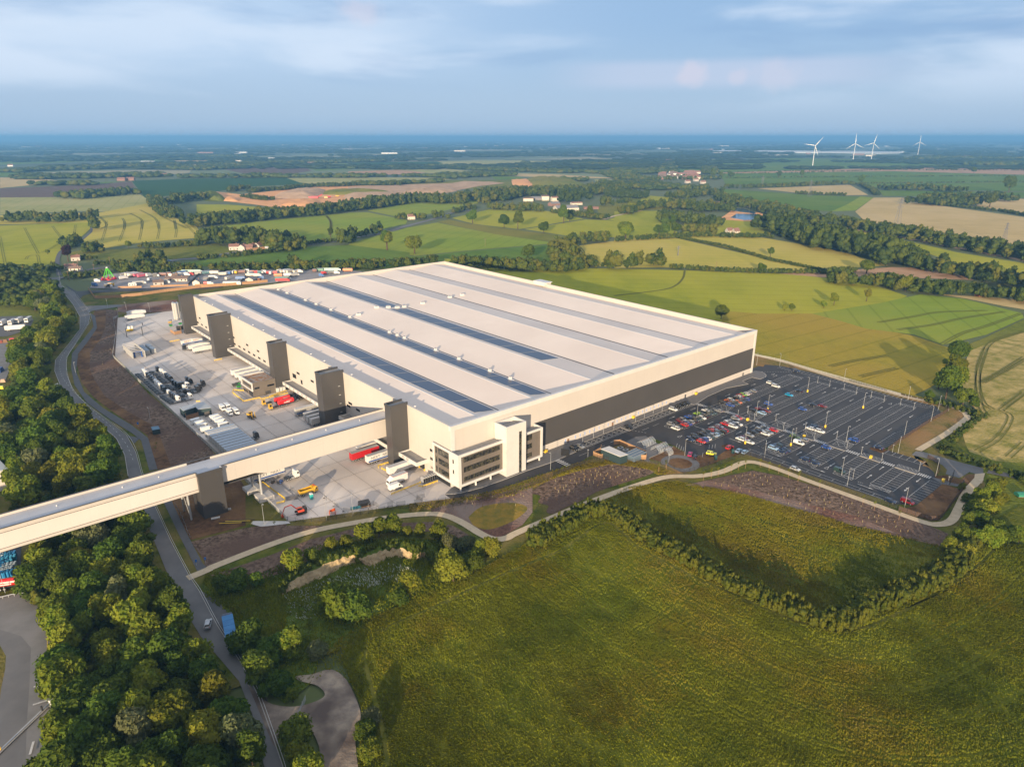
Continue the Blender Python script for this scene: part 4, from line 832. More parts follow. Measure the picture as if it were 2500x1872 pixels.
# ---- crowns built of many small leaf sprays spread through several lobes ----
def crown_arrays(seed, R=4.2, hz_=4.2, nl=13, nleaf=2600, size=0.42, squash=1.0, spiky=0.0, fill=0.0):
    r = np.random.RandomState(seed); C = []
    for k in range(nl):
        t = r.rand()*2*math.pi; u = r.rand(); zz = -0.55+1.45*u; rad = math.sqrt(max(0.05, 1-(zz*0.9)**2))*(0.25+0.6*r.rand())
        C.append((math.cos(t)*rad*R*0.72, math.sin(t)*rad*R*0.72, zz*hz_*0.66, R*(0.30+0.26*r.rand())))
    C.append((0,0,0,R*0.62)); C = np.array(C)
    w_ = C[:,3]**2; w_ /= w_.sum(); idx = r.choice(len(C), nleaf, p=w_)
    d = r.normal(size=(nleaf,3)); d[:,2] = d[:,2]*0.8+0.18; d /= np.linalg.norm(d,axis=1)[:,None]
    rr = C[idx,3]*(0.80+0.28*r.rand(nleaf)**1.5)
    rr = np.where(r.rand(nleaf) < fill+0.12, rr*r.rand(nleaf)**0.5, rr)
    c = C[idx,:3]+d*rr[:,None]*np.array([1,1,0.85*squash])
    nrm = d+r.normal(size=(nleaf,3))*0.55; nrm /= np.linalg.norm(nrm,axis=1)[:,None]
    a = np.cross(nrm, r.normal(size=(nleaf,3))); a /= np.linalg.norm(a,axis=1)[:,None]; b = np.cross(nrm, a)
    s = size*(0.6+0.9*r.rand(nleaf))
    a *= s[:,None]*(1+spiky); b *= s[:,None]*0.62
    V = np.empty((nleaf,4,3)); V[:,0] = c-a*0.9; V[:,1] = c-b+a*0.1+nrm*s[:,None]*0.18; V[:,2] = c+a; V[:,3] = c+b+a*0.1+nrm*s[:,None]*0.18
    F = np.arange(nleaf*4).reshape(nleaf,4)
    return V.reshape(-1,3), F, C
def core_arrays(C, shrink=0.78):
    """a dark leafy heart for each lobe: low poly displaced spheres"""
    t = (1+5**0.5)/2; iv = np.array([(-1,t,0),(1,t,0),(-1,-t,0),(1,-t,0),(0,-1,t),(0,1,t),(0,-1,-t),(0,1,-t),(t,0,-1),(t,0,1),(-t,0,-1),(-t,0,1)])/math.sqrt(1+t*t)
    fi = np.array([(0,11,5),(0,5,1),(0,1,7),(0,7,10),(0,10,11),(1,5,9),(5,11,4),(11,10,2),(10,7,6),(7,1,8),(3,9,4),(3,4,2),(3,2,6),(3,6,8),(3,8,9),(4,9,5),(2,4,11),(6,2,10),(8,6,7),(9,8,1)])
    V = []; F = []
    for k, c in enumerate(C):
        V.append(iv*c[3]*shrink*np.array([1,1,0.85])+c[:3]); F.append(fi+12*k)
    return np.concatenate(V), np.concatenate(F)
def raw_mesh(name, V, F, mt):
    me = bpy.data.meshes.new(name); k = F.shape[1]; n = len(F)
    me.vertices.add(len(V)); me.vertices.foreach_set('co', V.astype(np.float32).ravel())
    me.loops.add(n*k); me.loops.foreach_set('vertex_index', F.astype(np.int32).ravel())
    me.polygons.add(n); me.polygons.foreach_set('loop_start', np.arange(0,n*k,k,dtype=np.int32))
    try: me.polygons.foreach_set('loop_total', np.full(n,k,dtype=np.int32))
    except Exception: pass
    me.materials.append(mt); me.update(calc_edges=True); return me
def crown_mesh(name, seed, mt, lift, **kw):
    V, F, C = crown_arrays(seed, **kw); V = V+[0,0,lift]
    Vc, Fc = core_arrays(C); Vc = Vc+[0,0,lift]
    Fq = np.concatenate([Fc, Fc[:,2:3]], 1)      # degenerate quads for the cores
    me = bpy.data.meshes.new(name)
    tri = [tuple(int(q) for q in f) for f in Fc]; quads = [tuple(int(q)+len(Vc) for q in f) for f in F]
    me.from_pydata(np.concatenate([Vc, V]).tolist(), [], tri+quads); me.materials.append(mt); me.update(); return me
def trunk_mesh(seed, h, r0):
    r = random.Random(seed); m = MB(); top = (r.uniform(-.3,.3), r.uniform(-.3,.3), h*0.75)
    m.tube((0,0,-0.3), (0.1,0,h*0.35), r0, r0*0.7, bark, 8, False); m.tube((0.1,0,h*0.35), top, r0*0.7, r0*0.25, bark, 7, False)
    for k in range(5):
        t = r.uniform(0, 6.28); z = h*r.uniform(0.32,0.55); m.tube((0.1,0,z), (math.cos(t)*h*0.24, math.sin(t)*h*0.24, z+h*0.24), r0*0.42, r0*0.12, bark, 5, False)
    return m.mesh('trunk')
SHAPES = []
for i in range(6):
    SHAPES.append(dict(seed=20+i, R=(4.0,4.6,3.6,4.4,3.4,5.0)[i], hz_=(4.2,4.0,4.8,3.6,5.2,3.8)[i], nl=(13,15,12,16,11,18)[i], nleaf=(2500,3000,2300,2700,2200,3200)[i], size=(0.42,0.40,0.40,0.44,0.38,0.42)[i]))
LEAF = {'A':leafA,'B':leafB,'C':leafC,'D':leafD,'P':leafP}
TREE = {}
def tree_proto(i, k):
    if (i,k) not in TREE:
        sh = dict(SHAPES[i]); sd = sh.pop('seed'); TREE[(i,k)] = crown_mesh('crown', sd, LEAF[k], sh['hz_']*0.95+1.2, **sh)
    return TREE[(i,k)]
TRUNKS = [trunk_mesh(i, SHAPES[i]['hz_']*2.2, 0.26+0.03*i) for i in range(6)]
NTREE = [0]
def tree(x, y, s, k, label, group=None, i=None, z=0, name='tree', cat='tree', zs=None):
    i = rnd.randrange(6) if i is None else i; NTREE[0] += 1
    t = bpy.data.objects.new(name, None); COL.objects.link(t); t.location = (x,y,z); t.rotation_euler = (0,0,rnd.uniform(0,6.28)); t.scale = (s,s,zs or s*rnd.uniform(0.9,1.15))
    tag(t, label, cat, group)
    c = bpy.data.objects.new('crown', tree_proto(i,k)); COL.objects.link(c); c.parent = t
    u = bpy.data.objects.new('trunk', TRUNKS[i]); COL.objects.link(u); u.parent = t
    return t
def inside(p, poly):
    x, y = p; c = False; j = len(poly)-1
    for i in range(len(poly)):
        xi, yi = poly[i]; xj, yj = poly[j]
        if (yi > y) != (yj > y) and x < (xj-xi)*(y-yi)/(yj-yi)+xi: c = not c
        j = i
    return c
def scatter(poly, d, tries=6000, lim=9999, keep=None):
    xs = [p[0] for p in poly]; ys = [p[1] for p in poly]; out = list(keep or []); n0 = len(out)
    for _ in range(tries):
        p = (rnd.uniform(min(xs),max(xs)), rnd.uniform(min(ys),max(ys)))
        if inside(p, poly) and all((p[0]-q[0])**2+(p[1]-q[1])**2 > d*d for q in out): out.append(p)
        if len(out)-n0 >= lim: break
    return out[n0:]
def kindmix(): return rnd.choices('AABBCD', (3,3,3,3,1.5,0.6))[0]
woodA = g('J',[(150,400),(330,290),(540,170),(850,190),(900,430),(1010,700),(1120,880),(1300,1030),(1400,1240),(1500,1500),(1540,1656),(1560,1900),(150,1900),(300,1500),(430,1240),(350,1130),(320,700),(150,570)], 5)
for (x,y) in scatter(woodA, 6.6, lim=150):
    tree(x, y, rnd.uniform(0.95,1.42), kindmix(), 'broadleaf tree in the dense wood beside the lower road, in front of the bridge', 'trees of the wood in front of the bridge')
woodB = g('L',[(-60,960),(200,930),(430,985),(560,1090),(690,1190),(770,1300),(830,1400),(860,1560),(600,1700),(100,1700),(110,1500),(-60,1400)], 5)
for (x,y) in scatter(woodB, 8.0, lim=85):
    tree(x, y, rnd.uniform(1.15,1.6), kindmix(), 'broadleaf tree in the wood behind the bridge, left of the road', 'trees of the wood behind the bridge')
woodC = g('L',[(230,280),(370,180),(490,330),(520,430),(420,540),(340,620),(330,760),(290,850),(180,880),(95,820),(100,650),(200,560),(350,420),(340,330)], 5)
for (x,y) in scatter(woodC, 9.5, lim=48):
    tree(x, y, rnd.uniform(1.25,1.75), kindmix(), 'broadleaf tree of the belt along the left side of the curving road', 'trees of the belt along the curving road')
# low-poly leafy masses for everything farther off (one object per wood or hedge)
LUMP = [crown_arrays(70+i, R=1.0, hz_=1.0, nl=7, nleaf=110, size=0.17) for i in range(5)]
LCORE = [core_arrays(LUMP[i][2], 0.9) for i in range(5)]
LUMPF = [core_arrays(np.array([(0,0,0,1.0),(0.45,0.2,0.1,0.6),(-0.4,0.3,-0.1,0.62),(0.1,-0.5,0.15,0.55)]), 1.0) for i in range(1)]
def mass(name, pts, label, cat, mats, kind='stuff', near=True, **kw):
    """pts: (x, y, radius, height)"""
    V3 = []; F3 = []; V4 = []; F4 = []; o3 = o4 = 0; m3 = []; m4 = []
    for (x,y,r,h) in pts:
        k = rnd.randrange(5); t = rnd.uniform(0,6.28); ct, st = math.cos(t), math.sin(t); M = np.array([[ct,-st,0],[st,ct,0],[0,0,1]])
        S = np.array([r, r, h*0.52]); off = np.array([x,y,h*0.47]); mi = rnd.randrange(len(mats))
        a = (LCORE[k] if near else LUMPF[0])
        v = (a[0]*(1+nr.uniform(-.12,.12,size=(len(a[0]),1))))@M.T*S+off; V3.append(v); F3.append(a[1]+o3); o3 += len(v); m3.append(np.full(len(a[1]), mi))
        if near:
            v = LUMP[k][0]@M.T*S+off; V4.append(v); F4.append(LUMP[k][1]+o4); o4 += len(v); m4.append(np.full(len(LUMP[k][1]), mi))
    V3 = np.concatenate(V3); F3 = np.concatenate(F3)
    me = bpy.data.meshes.new(name)
    if near:
        V4 = np.concatenate(V4); F4 = np.concatenate(F4)+len(V3); V = np.concatenate([V3,V4])
        loops = np.concatenate([F3.ravel(), F4.ravel()]); tot = np.concatenate([np.full(len(F3),3), np.full(len(F4),4)]); mi = np.concatenate(m3+m4)
    else: V = V3; loops = F3.ravel(); tot = np.full(len(F3),3); mi = np.concatenate(m3)
    me.vertices.add(len(V)); me.vertices.foreach_set('co', V.astype(np.float32).ravel()); me.loops.add(len(loops)); me.loops.foreach_set('vertex_index', loops.astype(np.int32))
    me.polygons.add(len(tot)); me.polygons.foreach_set('loop_start', np.concatenate([[0], np.cumsum(tot)[:-1]]).astype(np.int32))
    try: me.polygons.foreach_set('loop_total', tot.astype(np.int32))
    except Exception: pass
    for q in mats: me.materials.append(q)
    me.polygons.foreach_set('material_index', mi.astype(np.int32)); me.update(calc_edges=True)
    o = bpy.data.objects.new(name, me); COL.objects.link(o); tag(o, label, cat, kind=kind, **kw); return o
wA = foliage('wood_leaf_green', (0.060,0.088,0.014), (0.10,0.122,0.02), rand=0, trans=0.25, nsc=0.08)
wB = foliage('wood_leaf_dark', (0.032,0.055,0.013), (0.062,0.085,0.016), rand=0, trans=0.2, nsc=0.08)
wC = foliage('wood_leaf_olive', (0.095,0.105,0.016), (0.135,0.135,0.022), rand=0, trans=0.25, nsc=0.08)
WM = [wA, wA, wB, wB, wC]
def along(line, w, step, r, h, jit=0.35):
    L = [0]; P = [np.array(p) for p in line]; out = []
    for i in range(1,len(P)): L.append(L[-1]+np.linalg.norm(P[i]-P[i-1]))
    n = max(1, int(L[-1]/step)); rows = max(1, int(w/step))
    for k in range(n*rows):
        s = rnd.uniform(0, L[-1]); i = max(1, next((j for j in range(1,len(L)) if L[j] >= s), len(L)-1)); t = (s-L[i-1])/max(L[i]-L[i-1],1e-6)
        d = P[i]-P[i-1]; d = d/(np.linalg.norm(d)+1e-9); p = P[i-1]*(1-t)+P[i]*t+np.array([-d[1],d[0]])*rnd.uniform(-w/2,w/2)
        q = rnd.uniform(1-jit,1+jit); out.append((p[0],p[1],r*q,h*rnd.uniform(1-jit,1+jit*0.8)))
    return out
def belt(r, pts, w, h, label, name='tree_belt', cat='tree belt', step=None, near=True, rad=None, z=None, mats=None):
    ln = g(r, pts, h*0.4 if z is None else z); rad = rad or max(h*0.42, 1.2)
    mass(name, along(ln, w, step or rad*1.1, rad, h), label, cat, mats or WM, near=near)
def woodland(r, poly, d, h, label, name='woodland', near=True, lim=500):
    P = g(r, poly, h*0.5); mass(name, [(x,y,d*rnd.uniform(0.6,0.85),h*rnd.uniform(0.75,1.15)) for (x,y) in scatter(P, d, 4000, lim)], label, 'wood', WM, near=near)
woodland('c4',[(-300,500),(60,490),(240,490),(300,560),(450,520),(480,600),(560,680),(660,720),(690,820),(700,885),(300,885),(-300,885)], 9, 11, 'dense green wood left of the road junction')
belt('c4',[(520,500),(600,520)], 22, 10, 'clump of trees left of the narrow lane by the golden field')
belt('I',[(0,515),(150,512),(300,515),(440,505),(530,500)], 26, 17, 'row of tall dark trees along the back of the left golden field')
belt('I',[(500,540),(515,560)], 14, 20, 'pair of tall trees at the end of the dark tree row')
belt('c4',[(700,260),(760,220),(850,200)], 24, 14, 'rounded clump of trees beside the lane bend')
belt('c4',[(900,300),(1120,290)], 24, 12, 'squat group of trees right of the lane bend')
belt('c4',[(1540,260),(1600,275),(1750,270),(1900,255),(2212,240)], 10, 7, 'ragged hedge below the striped golden field', 'hedgerow', 'hedge')
belt('c4',[(800,395),(900,395),(1050,400)], 8, 5, 'short dark hedge behind the red roofed house', 'hedgerow', 'hedge')
belt('c4',[(1000,460),(1200,450),(1350,440)], 8, 5, 'thin hedge beyond the fairground road', 'hedgerow', 'hedge')
belt('c4',[(720,590),(850,590),(1000,575),(1110,560)], 12, 6, 'low hedge behind the junction verge', 'hedgerow', 'hedge')
belt('c4',[(1270,520),(1500,470),(1700,480),(1800,470)], 34, 11, 'broad belt of trees behind the fairground vehicles')
belt('c4',[(1450,400),(1500,400),(1700,420)], 18, 15, 'taller trees rising from the belt behind the fairground')
belt('b5',[(700,150),(1100,150),(1300,140),(1500,130)], 26, 8, 'bushy hedge right behind the fairground lorries', 'hedgerow', 'hedge')
belt('b6',[(0,120),(400,120),(900,110),(1300,110),(1700,95),(2212,100)], 22, 8, 'long bushy hedge between fairground and green field', 'hedgerow', 'hedge')
belt('b6',[(1050,70),(1150,80),(1300,80)], 10, 13, 'tall trees standing in the fairground hedge'); belt('b6',[(1850,70),(1950,70)], 10, 12, 'rounded tree pair in the hedge above the roof corner')
belt('c1',[(0,760),(200,765),(400,750),(600,735)], 18, 9, 'hedge touching the left far corner of the warehouse roof', 'hedgerow', 'hedge')
belt('c1',[(700,745),(850,755),(1050,765),(1200,770),(1400,775),(1580,785)], 26, 12, 'dark belt of trees behind the far roof corner')
belt('c1',[(1460,620),(1440,680),(1480,720),(1520,760)], 30, 16, 'grey green willows at the edge of the gold field', mats=[wC,wA,wC])
belt('c1',[(1600,730),(1700,770)], 14, 9, 'bushes at the foot of the willows')
belt('c1',[(1760,750),(1860,750),(1930,740),(2000,730),(2100,730),(2160,740)], 18, 18, 'tall copse with bare trunks on the near edge of the gold field')
belt('c1',[(1540,600),(1640,580),(1780,590)], 24, 14, 'dense clump at the left end of the gold field')
belt('I',[(830,410),(860,450),(900,480),(950,500)], 26, 16, 'trees curving round the edge of the striped field')
belt('I',[(930,420),(1000,400),(1060,400),(1110,400)], 40, 18, 'dark clump left of the quarry')
belt('c5',[(20,470),(200,490),(400,450),(700,420),(1000,400),(1300,370),(1600,330),(1900,290),(2212,260)], 60, 17, 'long dense wood in front of the quarry', step=8)
belt('c5',[(100,680),(250,660),(430,650),(620,690),(800,700),(950,700),(1050,750)], 44, 20, 'tall dark wood behind the white bungalows', step=8)
belt('c5',[(0,880),(300,860),(500,840),(700,820),(900,790),(1130,750)], 10, 6, 'hedge in front of the white bungalows', 'hedgerow', 'hedge')
belt('c5',[(1150,735),(1400,700),(1560,690)], 8, 5, 'low hedge along the main road', 'hedgerow', 'hedge')
belt('c5',[(1560,700),(1620,640),(1680,640)], 20, 18, 'big round trees beside the main road')
belt('c5',[(1770,620),(1850,610)], 12, 12, 'small round tree group by the main road'); belt('c5',[(1900,600),(1930,570),(1990,580)], 12, 15, 'taller tree trio by the main road')
belt('c5',[(350,150),(420,140),(500,130),(540,125)], 20, 14, 'two dark trees above the quarry track'); belt('c5',[(580,160),(700,145),(850,140),(950,135),(1080,120),(1300,100),(1500,100),(1750,85),(2000,85),(2212,85)], 26, 11, 'hedge of trees behind the quarry')
belt('c5',[(520,210),(650,235),(800,250)], 24, 8, 'scrub on the quarry bank', cat='scrub')
belt('c1',[(0,370),(120,360),(300,330),(480,320),(520,310),(700,330),(860,310),(1000,300),(1100,280)], 60, 18, 'dark wood right of the quarry', step=9)
belt('c1',[(900,310),(1100,270),(1300,270),(1500,270),(1700,260),(1780,240)], 110, 20, 'big dark wood behind the grey roofed farm', step=10)
belt('c1',[(970,370),(1100,375),(1200,380),(1320,385)], 30, 14, 'grey poplar plantation beside the farm', mats=[wC,wA])
belt('c1',[(880,330),(970,330)], 24, 18, 'yellow green trees left of the plantation', mats=[wC])
belt('c1',[(310,440),(400,440),(470,440),(520,440)], 16, 11, 'clump round the cottage beside the road')
belt('c1',[(570,430),(680,430)], 14, 13, 'trees on the bend of the main road'); belt('c1',[(720,400),(780,385),(850,375)], 14, 11, 'trees along the main road near the farm')
belt('c1',[(60,560),(140,555)], 10, 11, 'small trees between road and green field')
belt('c1',[(1400,290),(1480,320),(1560,310),(1650,300)], 20, 22, 'dark conifers beside the grey roofed farm', mats=[wB])
belt('c1',[(1400,400),(1600,430),(1740,445)], 26, 8, 'scattered garden trees below the farm')
belt('c1',[(1740,350),(1760,340)], 24, 18, 'large round tree in the rough pasture'); belt('c1',[(1800,340),(1900,330)], 12, 10, 'thin trees behind the rough pasture')
belt('c1',[(1900,375),(1980,370),(2040,360)], 26, 14, 'trees around the end of the pale lane'); belt('c1',[(1840,280),(1980,300)], 40, 16, 'square dark plantation on the hillside', mats=[wB])
belt('c1',[(2110,440),(2212,430)], 20, 16, 'dark edge of the pond wood', mats=[wB])
belt('H',[(0,390),(60,385),(150,390)], 60, 16, 'dark plantation left of the pond wood', mats=[wB])
belt('H',[(60,480),(130,450),(200,440)], 26, 14, 'round trees between small pastures')
belt('H',[(250,510),(400,520),(550,540)], 40, 16, 'straight dark plantation below the pond wood', mats=[wB,wA])
belt('H',[(290,450),(380,440),(480,450),(560,466)], 80, 16, 'pond side wood', step=10); belt('H',[(330,395),(450,380),(550,370)], 60, 15, 'wood stretching from village to pond', step=10)
belt('H',[(370,570),(450,580),(540,580)], 22, 15, 'pale willows in front of the plantation', mats=[wC,wA])
belt('H',[(785,512),(812,516)], 12, 9, 'bushy island trees in the pond')
belt('H',[(850,540),(900,560),(1000,580),(1100,620),(1200,650)], 50, 24, 'tall poplars running from the pond', step=8, mats=[wB,wA])
belt('H',[(1200,640),(1300,660),(1400,680),(1500,700),(1560,730)], 46, 24, 'tall poplar belt between gold fields', step=8, mats=[wB,wA])
belt('H',[(1540,720),(1640,750),(1750,770),(1850,790),(2000,820),(2212,850),(2400,870)], 34, 17, 'bushy belt leading right from the poplars', step=8)
belt('H',[(590,398),(700,436),(800,450),(900,480),(1050,510),(1200,530),(1400,560),(1600,600),(1800,630),(2000,670),(2212,700),(2400,740)], 56, 15, 'long belt of trees following the railway', step=9)
belt('H',[(1150,830),(1300,850),(1500,860),(1600,880),(1800,900),(2000,910),(2212,940),(2400,950)], 24, 12, 'thick hedge below the pinkish strip field', 'hedgerow', 'hedge', step=5)
belt('H',[(300,775),(500,790),(700,800),(1140,805),(1300,790)], 8, 5, 'hedge between gold and green fields', 'hedgerow', 'hedge')
belt('H',[(330,615),(600,665),(850,740),(1130,795)], 7, 3, 'thin hedge dividing the two gold fields', 'hedgerow', 'hedge')
belt('H',[(0,630),(250,615),(450,605),(700,610),(850,610)], 12, 7, 'hedge behind the gold fields', 'hedgerow', 'hedge')
belt('H',[(1440,350),(1600,350),(1750,355),(1880,365)], 60, 16, 'oblong wood on the right hand plain', step=11); belt('H',[(1670,425),(1800,410),(1910,430)], 70, 20, 'round copse in front of the oblong wood', step=10); belt('H',[(1940,400),(2050,400),(2120,410)], 60, 18, 'second copse right of the round copse', step=10)
belt('H',[(1580,405),(1700,430),(1900,455),(2100,475),(2400,530)], 10, 6, 'hedge curving below the copses', 'hedgerow', 'hedge')
belt('H',[(980,378),(1100,383),(1250,388)], 12, 8, 'line of trees in the tan field'); belt('H',[(600,345),(700,345),(900,340),(1000,335),(1100,330),(1200,325),(1330,330)], 16, 12, 'row of trees behind the tan field')
belt('H',[(1330,330),(1390,360),(1420,385)], 14, 9, 'ditch hedge running down the slope', 'hedgerow', 'hedge')
for q, lb in (([(560,275),(1000,268),(1500,252),(2212,256),(2400,262)],'hedge along the pinkish field'),([(600,296),(1200,290),(2212,284),(2400,284)],'straight hedge across the right hand fields'),([(1300,326),(2212,316),(2400,314)],'lower straight hedge on the right hand plain'),([(500,268),(800,262),(1200,255)],'thin hedge below the turbines'),([(1700,205),(1760,235),(1800,242)],'short winding hedge beyond the pinkish field')): belt('H', q, 8, 5, lb, 'hedgerow', 'hedge', near=False, step=5)
belt('H',[(1620,195),(1800,188),(2000,192),(2212,195),(2400,195)], 160, 20, 'long dark wood on the right skyline', near=False, step=16, rad=14); belt('H',[(1980,225),(2100,218),(2212,222),(2400,225)], 160, 20, 'nearer dark wood at the right edge', near=False, step=16, rad=14)
belt('H',[(0,255),(120,240),(280,235),(300,215)], 50, 12, 'tree line left of the village', near=False); belt('H',[(0,270),(100,300),(220,300),(420,290),(500,300)], 120, 12, 'garden trees around the village', near=False, step=13)
belt('H',[(0,330),(200,340),(330,345),(500,350)], 110, 13, 'mixed trees below the village', near=False, step=12); belt('H',[(510,240),(520,270)], 60, 14, 'dark trees by the straight road', near=False)
belt('c2',[(410,365),(600,345),(820,335)], 90, 18, 'oblong dark wood in the purple field', near=False, step=12)
for q, w_, lb in (([(0,215),(200,205),(500,195),(760,185),(1050,175)],200,'far dark woods left of centre'),([(180,245),(400,250),(600,240),(800,240),(1000,235)],180,'darker wooded hamlet left of centre'),([(120,245),(200,235)],60,'small group at the left'),([(220,290),(240,285)],50,'lone dark clump on the left'),([(310,290),(450,285),(520,290)],60,'low trees near the lone clump'),
    ([(620,135),(790,132)],160,'small square wood on the far left plain'),([(870,130),(1200,122),(1340,125),(1490,128)],90,'thin wooded line on the far plain'),([(1060,200),(1300,190),(1500,170),(1700,165),(2212,150)],300,'wooded slope beyond the dark field'),([(1040,245),(1250,245),(1500,245),(1900,245),(2212,245)],50,'roadside trees beyond the quarry'),
    ([(1480,235),(1800,245)],24,'short tree line'),([(1900,240),(2212,240)],30,'trees above the pale field')): belt('c2', q, w_, 15, lb, near=False, step=15, rad=13)
for q, w_, lb in (([(0,165),(200,160),(400,160),(640,165),(700,175)],30,'hedgerow trees above the pale strip'),([(0,215),(200,215),(400,205),(640,195)],30,'hedgerow trees below the pale strip'),([(660,165),(800,150),(900,150),(1000,160)],160,'dark wood above the quarry hill'),([(560,95),(800,110),(1000,120),(1300,130),(1560,135)],110,'curving tree line on the plain'),([(1000,95),(1130,100)],30,'small dark strip wood'),([(1560,85),(1700,80),(1800,90)],120,'dark wood right of the pale fields'),([(1560,130),(1700,140),(1900,130),(2200,105)],60,'long hedgerow leading to the village'),([(1950,140),(2100,130),(2212,130)],120,'trees left of the village'),([(1450,180),(1620,190)],40,'trees at the end of the tan field'),([(1870,200),(2000,230),(2212,240)],160,'wooded slope below the village'),([(1190,70),(1230,95)],30,'hedge between pale fields'),([(0,110),(200,105),(450,100),(560,95)],40,'far hedgerow trees left')): belt('c1', q, w_, 14, lb, near=False, step=14, rad=12)
# the wooded plain up to the horizon, seen as one mass
far = []
for k in range(9000):
    y = 3200*math.exp(rnd.random()*math.log(28000/3200)); x = rnd.uniform(-0.85,0.85)*y
    n_ = math.sin(x*0.0011+1.3)*math.sin(y*0.0023+0.4)+math.sin(x*0.0031-y*0.0017)+0.8*math.sin(y*0.0061+x*0.0007)
    if n_ < -0.15: continue
    s = 12+y*0.0035
    for j in range(2): far.append((x+rnd.uniform(-4,4)*s, y+rnd.uniform(-1,1)*s, s*rnd.uniform(0.8,1.7), 9+rnd.uniform(0,7)+y*0.0004))
wood_far = mat('distant_wood', (0.020,0.034,0.014), 0.95, col2=(0.034,0.05,0.018), scale=0.004)
mass('woodland', far, 'distant dark woods and hedges covering the plain up to the horizon', 'wood', [wood_far], near=False)
# undergrowth filling the near woods
for nm, wp, d_, lb in (('A',woodA,2.9,'dark bushes and young growth under the wood in front of the bridge'),('B',woodB,3.6,'dark bushes and young growth under the wood behind the bridge'),('C',woodC,4.2,'dark bushes and young growth under the roadside belt')):
    c = np.mean(wp,axis=0); wq = [tuple(c+(np.array(p)-c)*1.0) for p in wp]
    mass('undergrowth', [(x,y,d_*rnd.uniform(.75,1.05),rnd.uniform(3.0,6.0)) for (x,y) in scatter(wq, d_*0.8, 4500, 900)], lb, 'undergrowth', [wA,wB,wB,wC])
# lone field trees
LONE = [('H',(1185,985),1.3,'A','round tree with a smaller bush beside it in the field hedge behind the car park'),('H',(1130,1000),0.8,'A','small bush left of the round hedge tree'),('H',(958,1015),0.85,'B','small dark tree near the warehouse shadow tip'),('H',(918,1015),0.7,'A','low bush beside the small dark tree'),('H',(575,1060),1.3,'B','dark tree just behind the right roof corner'),
 ('H',(840,730),1.5,'B','lone round tree on the hedge between two gold fields'),('H',(790,810),1.3,'B','dark lone tree on the lower gold field edge'),('H',(1360,815),1.9,'A','tall tree above the pinkish strip field'),('H',(1570,910),1.7,'C','pale tall tree in the thick hedge'),('H',(1360,965),1.1,'C','olive bush in the wandering field hedge'),
 ('c1',(262,665),2.6,'B','left lone tree in the bright green field'),('c1',(448,690),2.7,'A','right lone tree in the bright green field'),('c1',(840,485),2.7,'B','lone dark tree on the left of the sloping pasture'),('c1',(1052,515),2.4,'B','left tree of the close pair in the pasture hedge'),('c1',(1145,525),2.8,'B','right tree of the close pair in the pasture hedge'),('c1',(1320,552),2.2,'B','small lone tree on the strip field edge'),('c1',(1455,485),2.9,'B','broad lone tree near the farm'),('c1',(1495,475),1.8,'B','small companion of the broad lone tree'),
 ('c1',(1212,735),2.4,'B','dark round tree casting a long shadow behind the warehouse'),('c1',(1870,590),2.2,'A','round tree on the back of the gold field'),('c1',(2135,570),2.0,'B','right hand tree of the small pair behind the gold field'),('c1',(2100,575),1.7,'B','left hand tree of the small pair behind the gold field'),('c1',(2137,500),1.7,'B','small tree in the far pasture'),('c1',(2190,500),1.8,'B','tree by the plantation corner'),
 ('c1',(1628,450),2.2,'B','dark tree on the lane corner'),('c1',(1905,410),2.4,'A','tree where the pale lane ends'),('H',(625,300),3.6,'B','large lone tree left on the far green slope'),('H',(573,305),2.8,'B','smaller tree left of the far large one'),('H',(530,300),3.4,'B','tree at the village edge'),('H',(887,298),2.6,'B','first dot tree on the far hedge'),('H',(1012,296),2.8,'B','second dot tree on the far hedge'),('H',(1330,330),3.4,'B','tree at the top of the ditch hedge'),('H',(1940,275),3.4,'B','lone dark tree on the pinkish field edge'),('H',(2127,378),5.0,'B','big solitary tree right of the copses'),('H',(2025,455),3.4,'B','tree on the hedge right of the copses'),('H',(270,552),2.0,'B','bush in the meadow left of the plantation'),('H',(60,620),3.0,'A','tree at the left end of the gold field hedge'),('H',(240,610),2.0,'B','left tree of three behind the gold field'),('H',(272,605),2.3,'B','middle tree of three behind the gold field'),('H',(325,600),2.2,'B','right tree of three behind the gold field'),
 ('c5',(2060,800),2.6,'A','round tree near the left edge of the bright green field'),('c5',(1450,670),1.5,'B','small bush where the crop track meets the road'),
 ('c4',(740,440),1.9,'P','dark purple copper beech beside the lane'),('c4',(515,360),0.8,'A','small bush in the golden field'),('c4',(1390,290),1.1,'A','bush in the rough pasture')]
for r, p, s, k, lb in LONE:
    x, y = g(r, [p], 0)[0]; tree(x, y, s*0.92, k, lb)
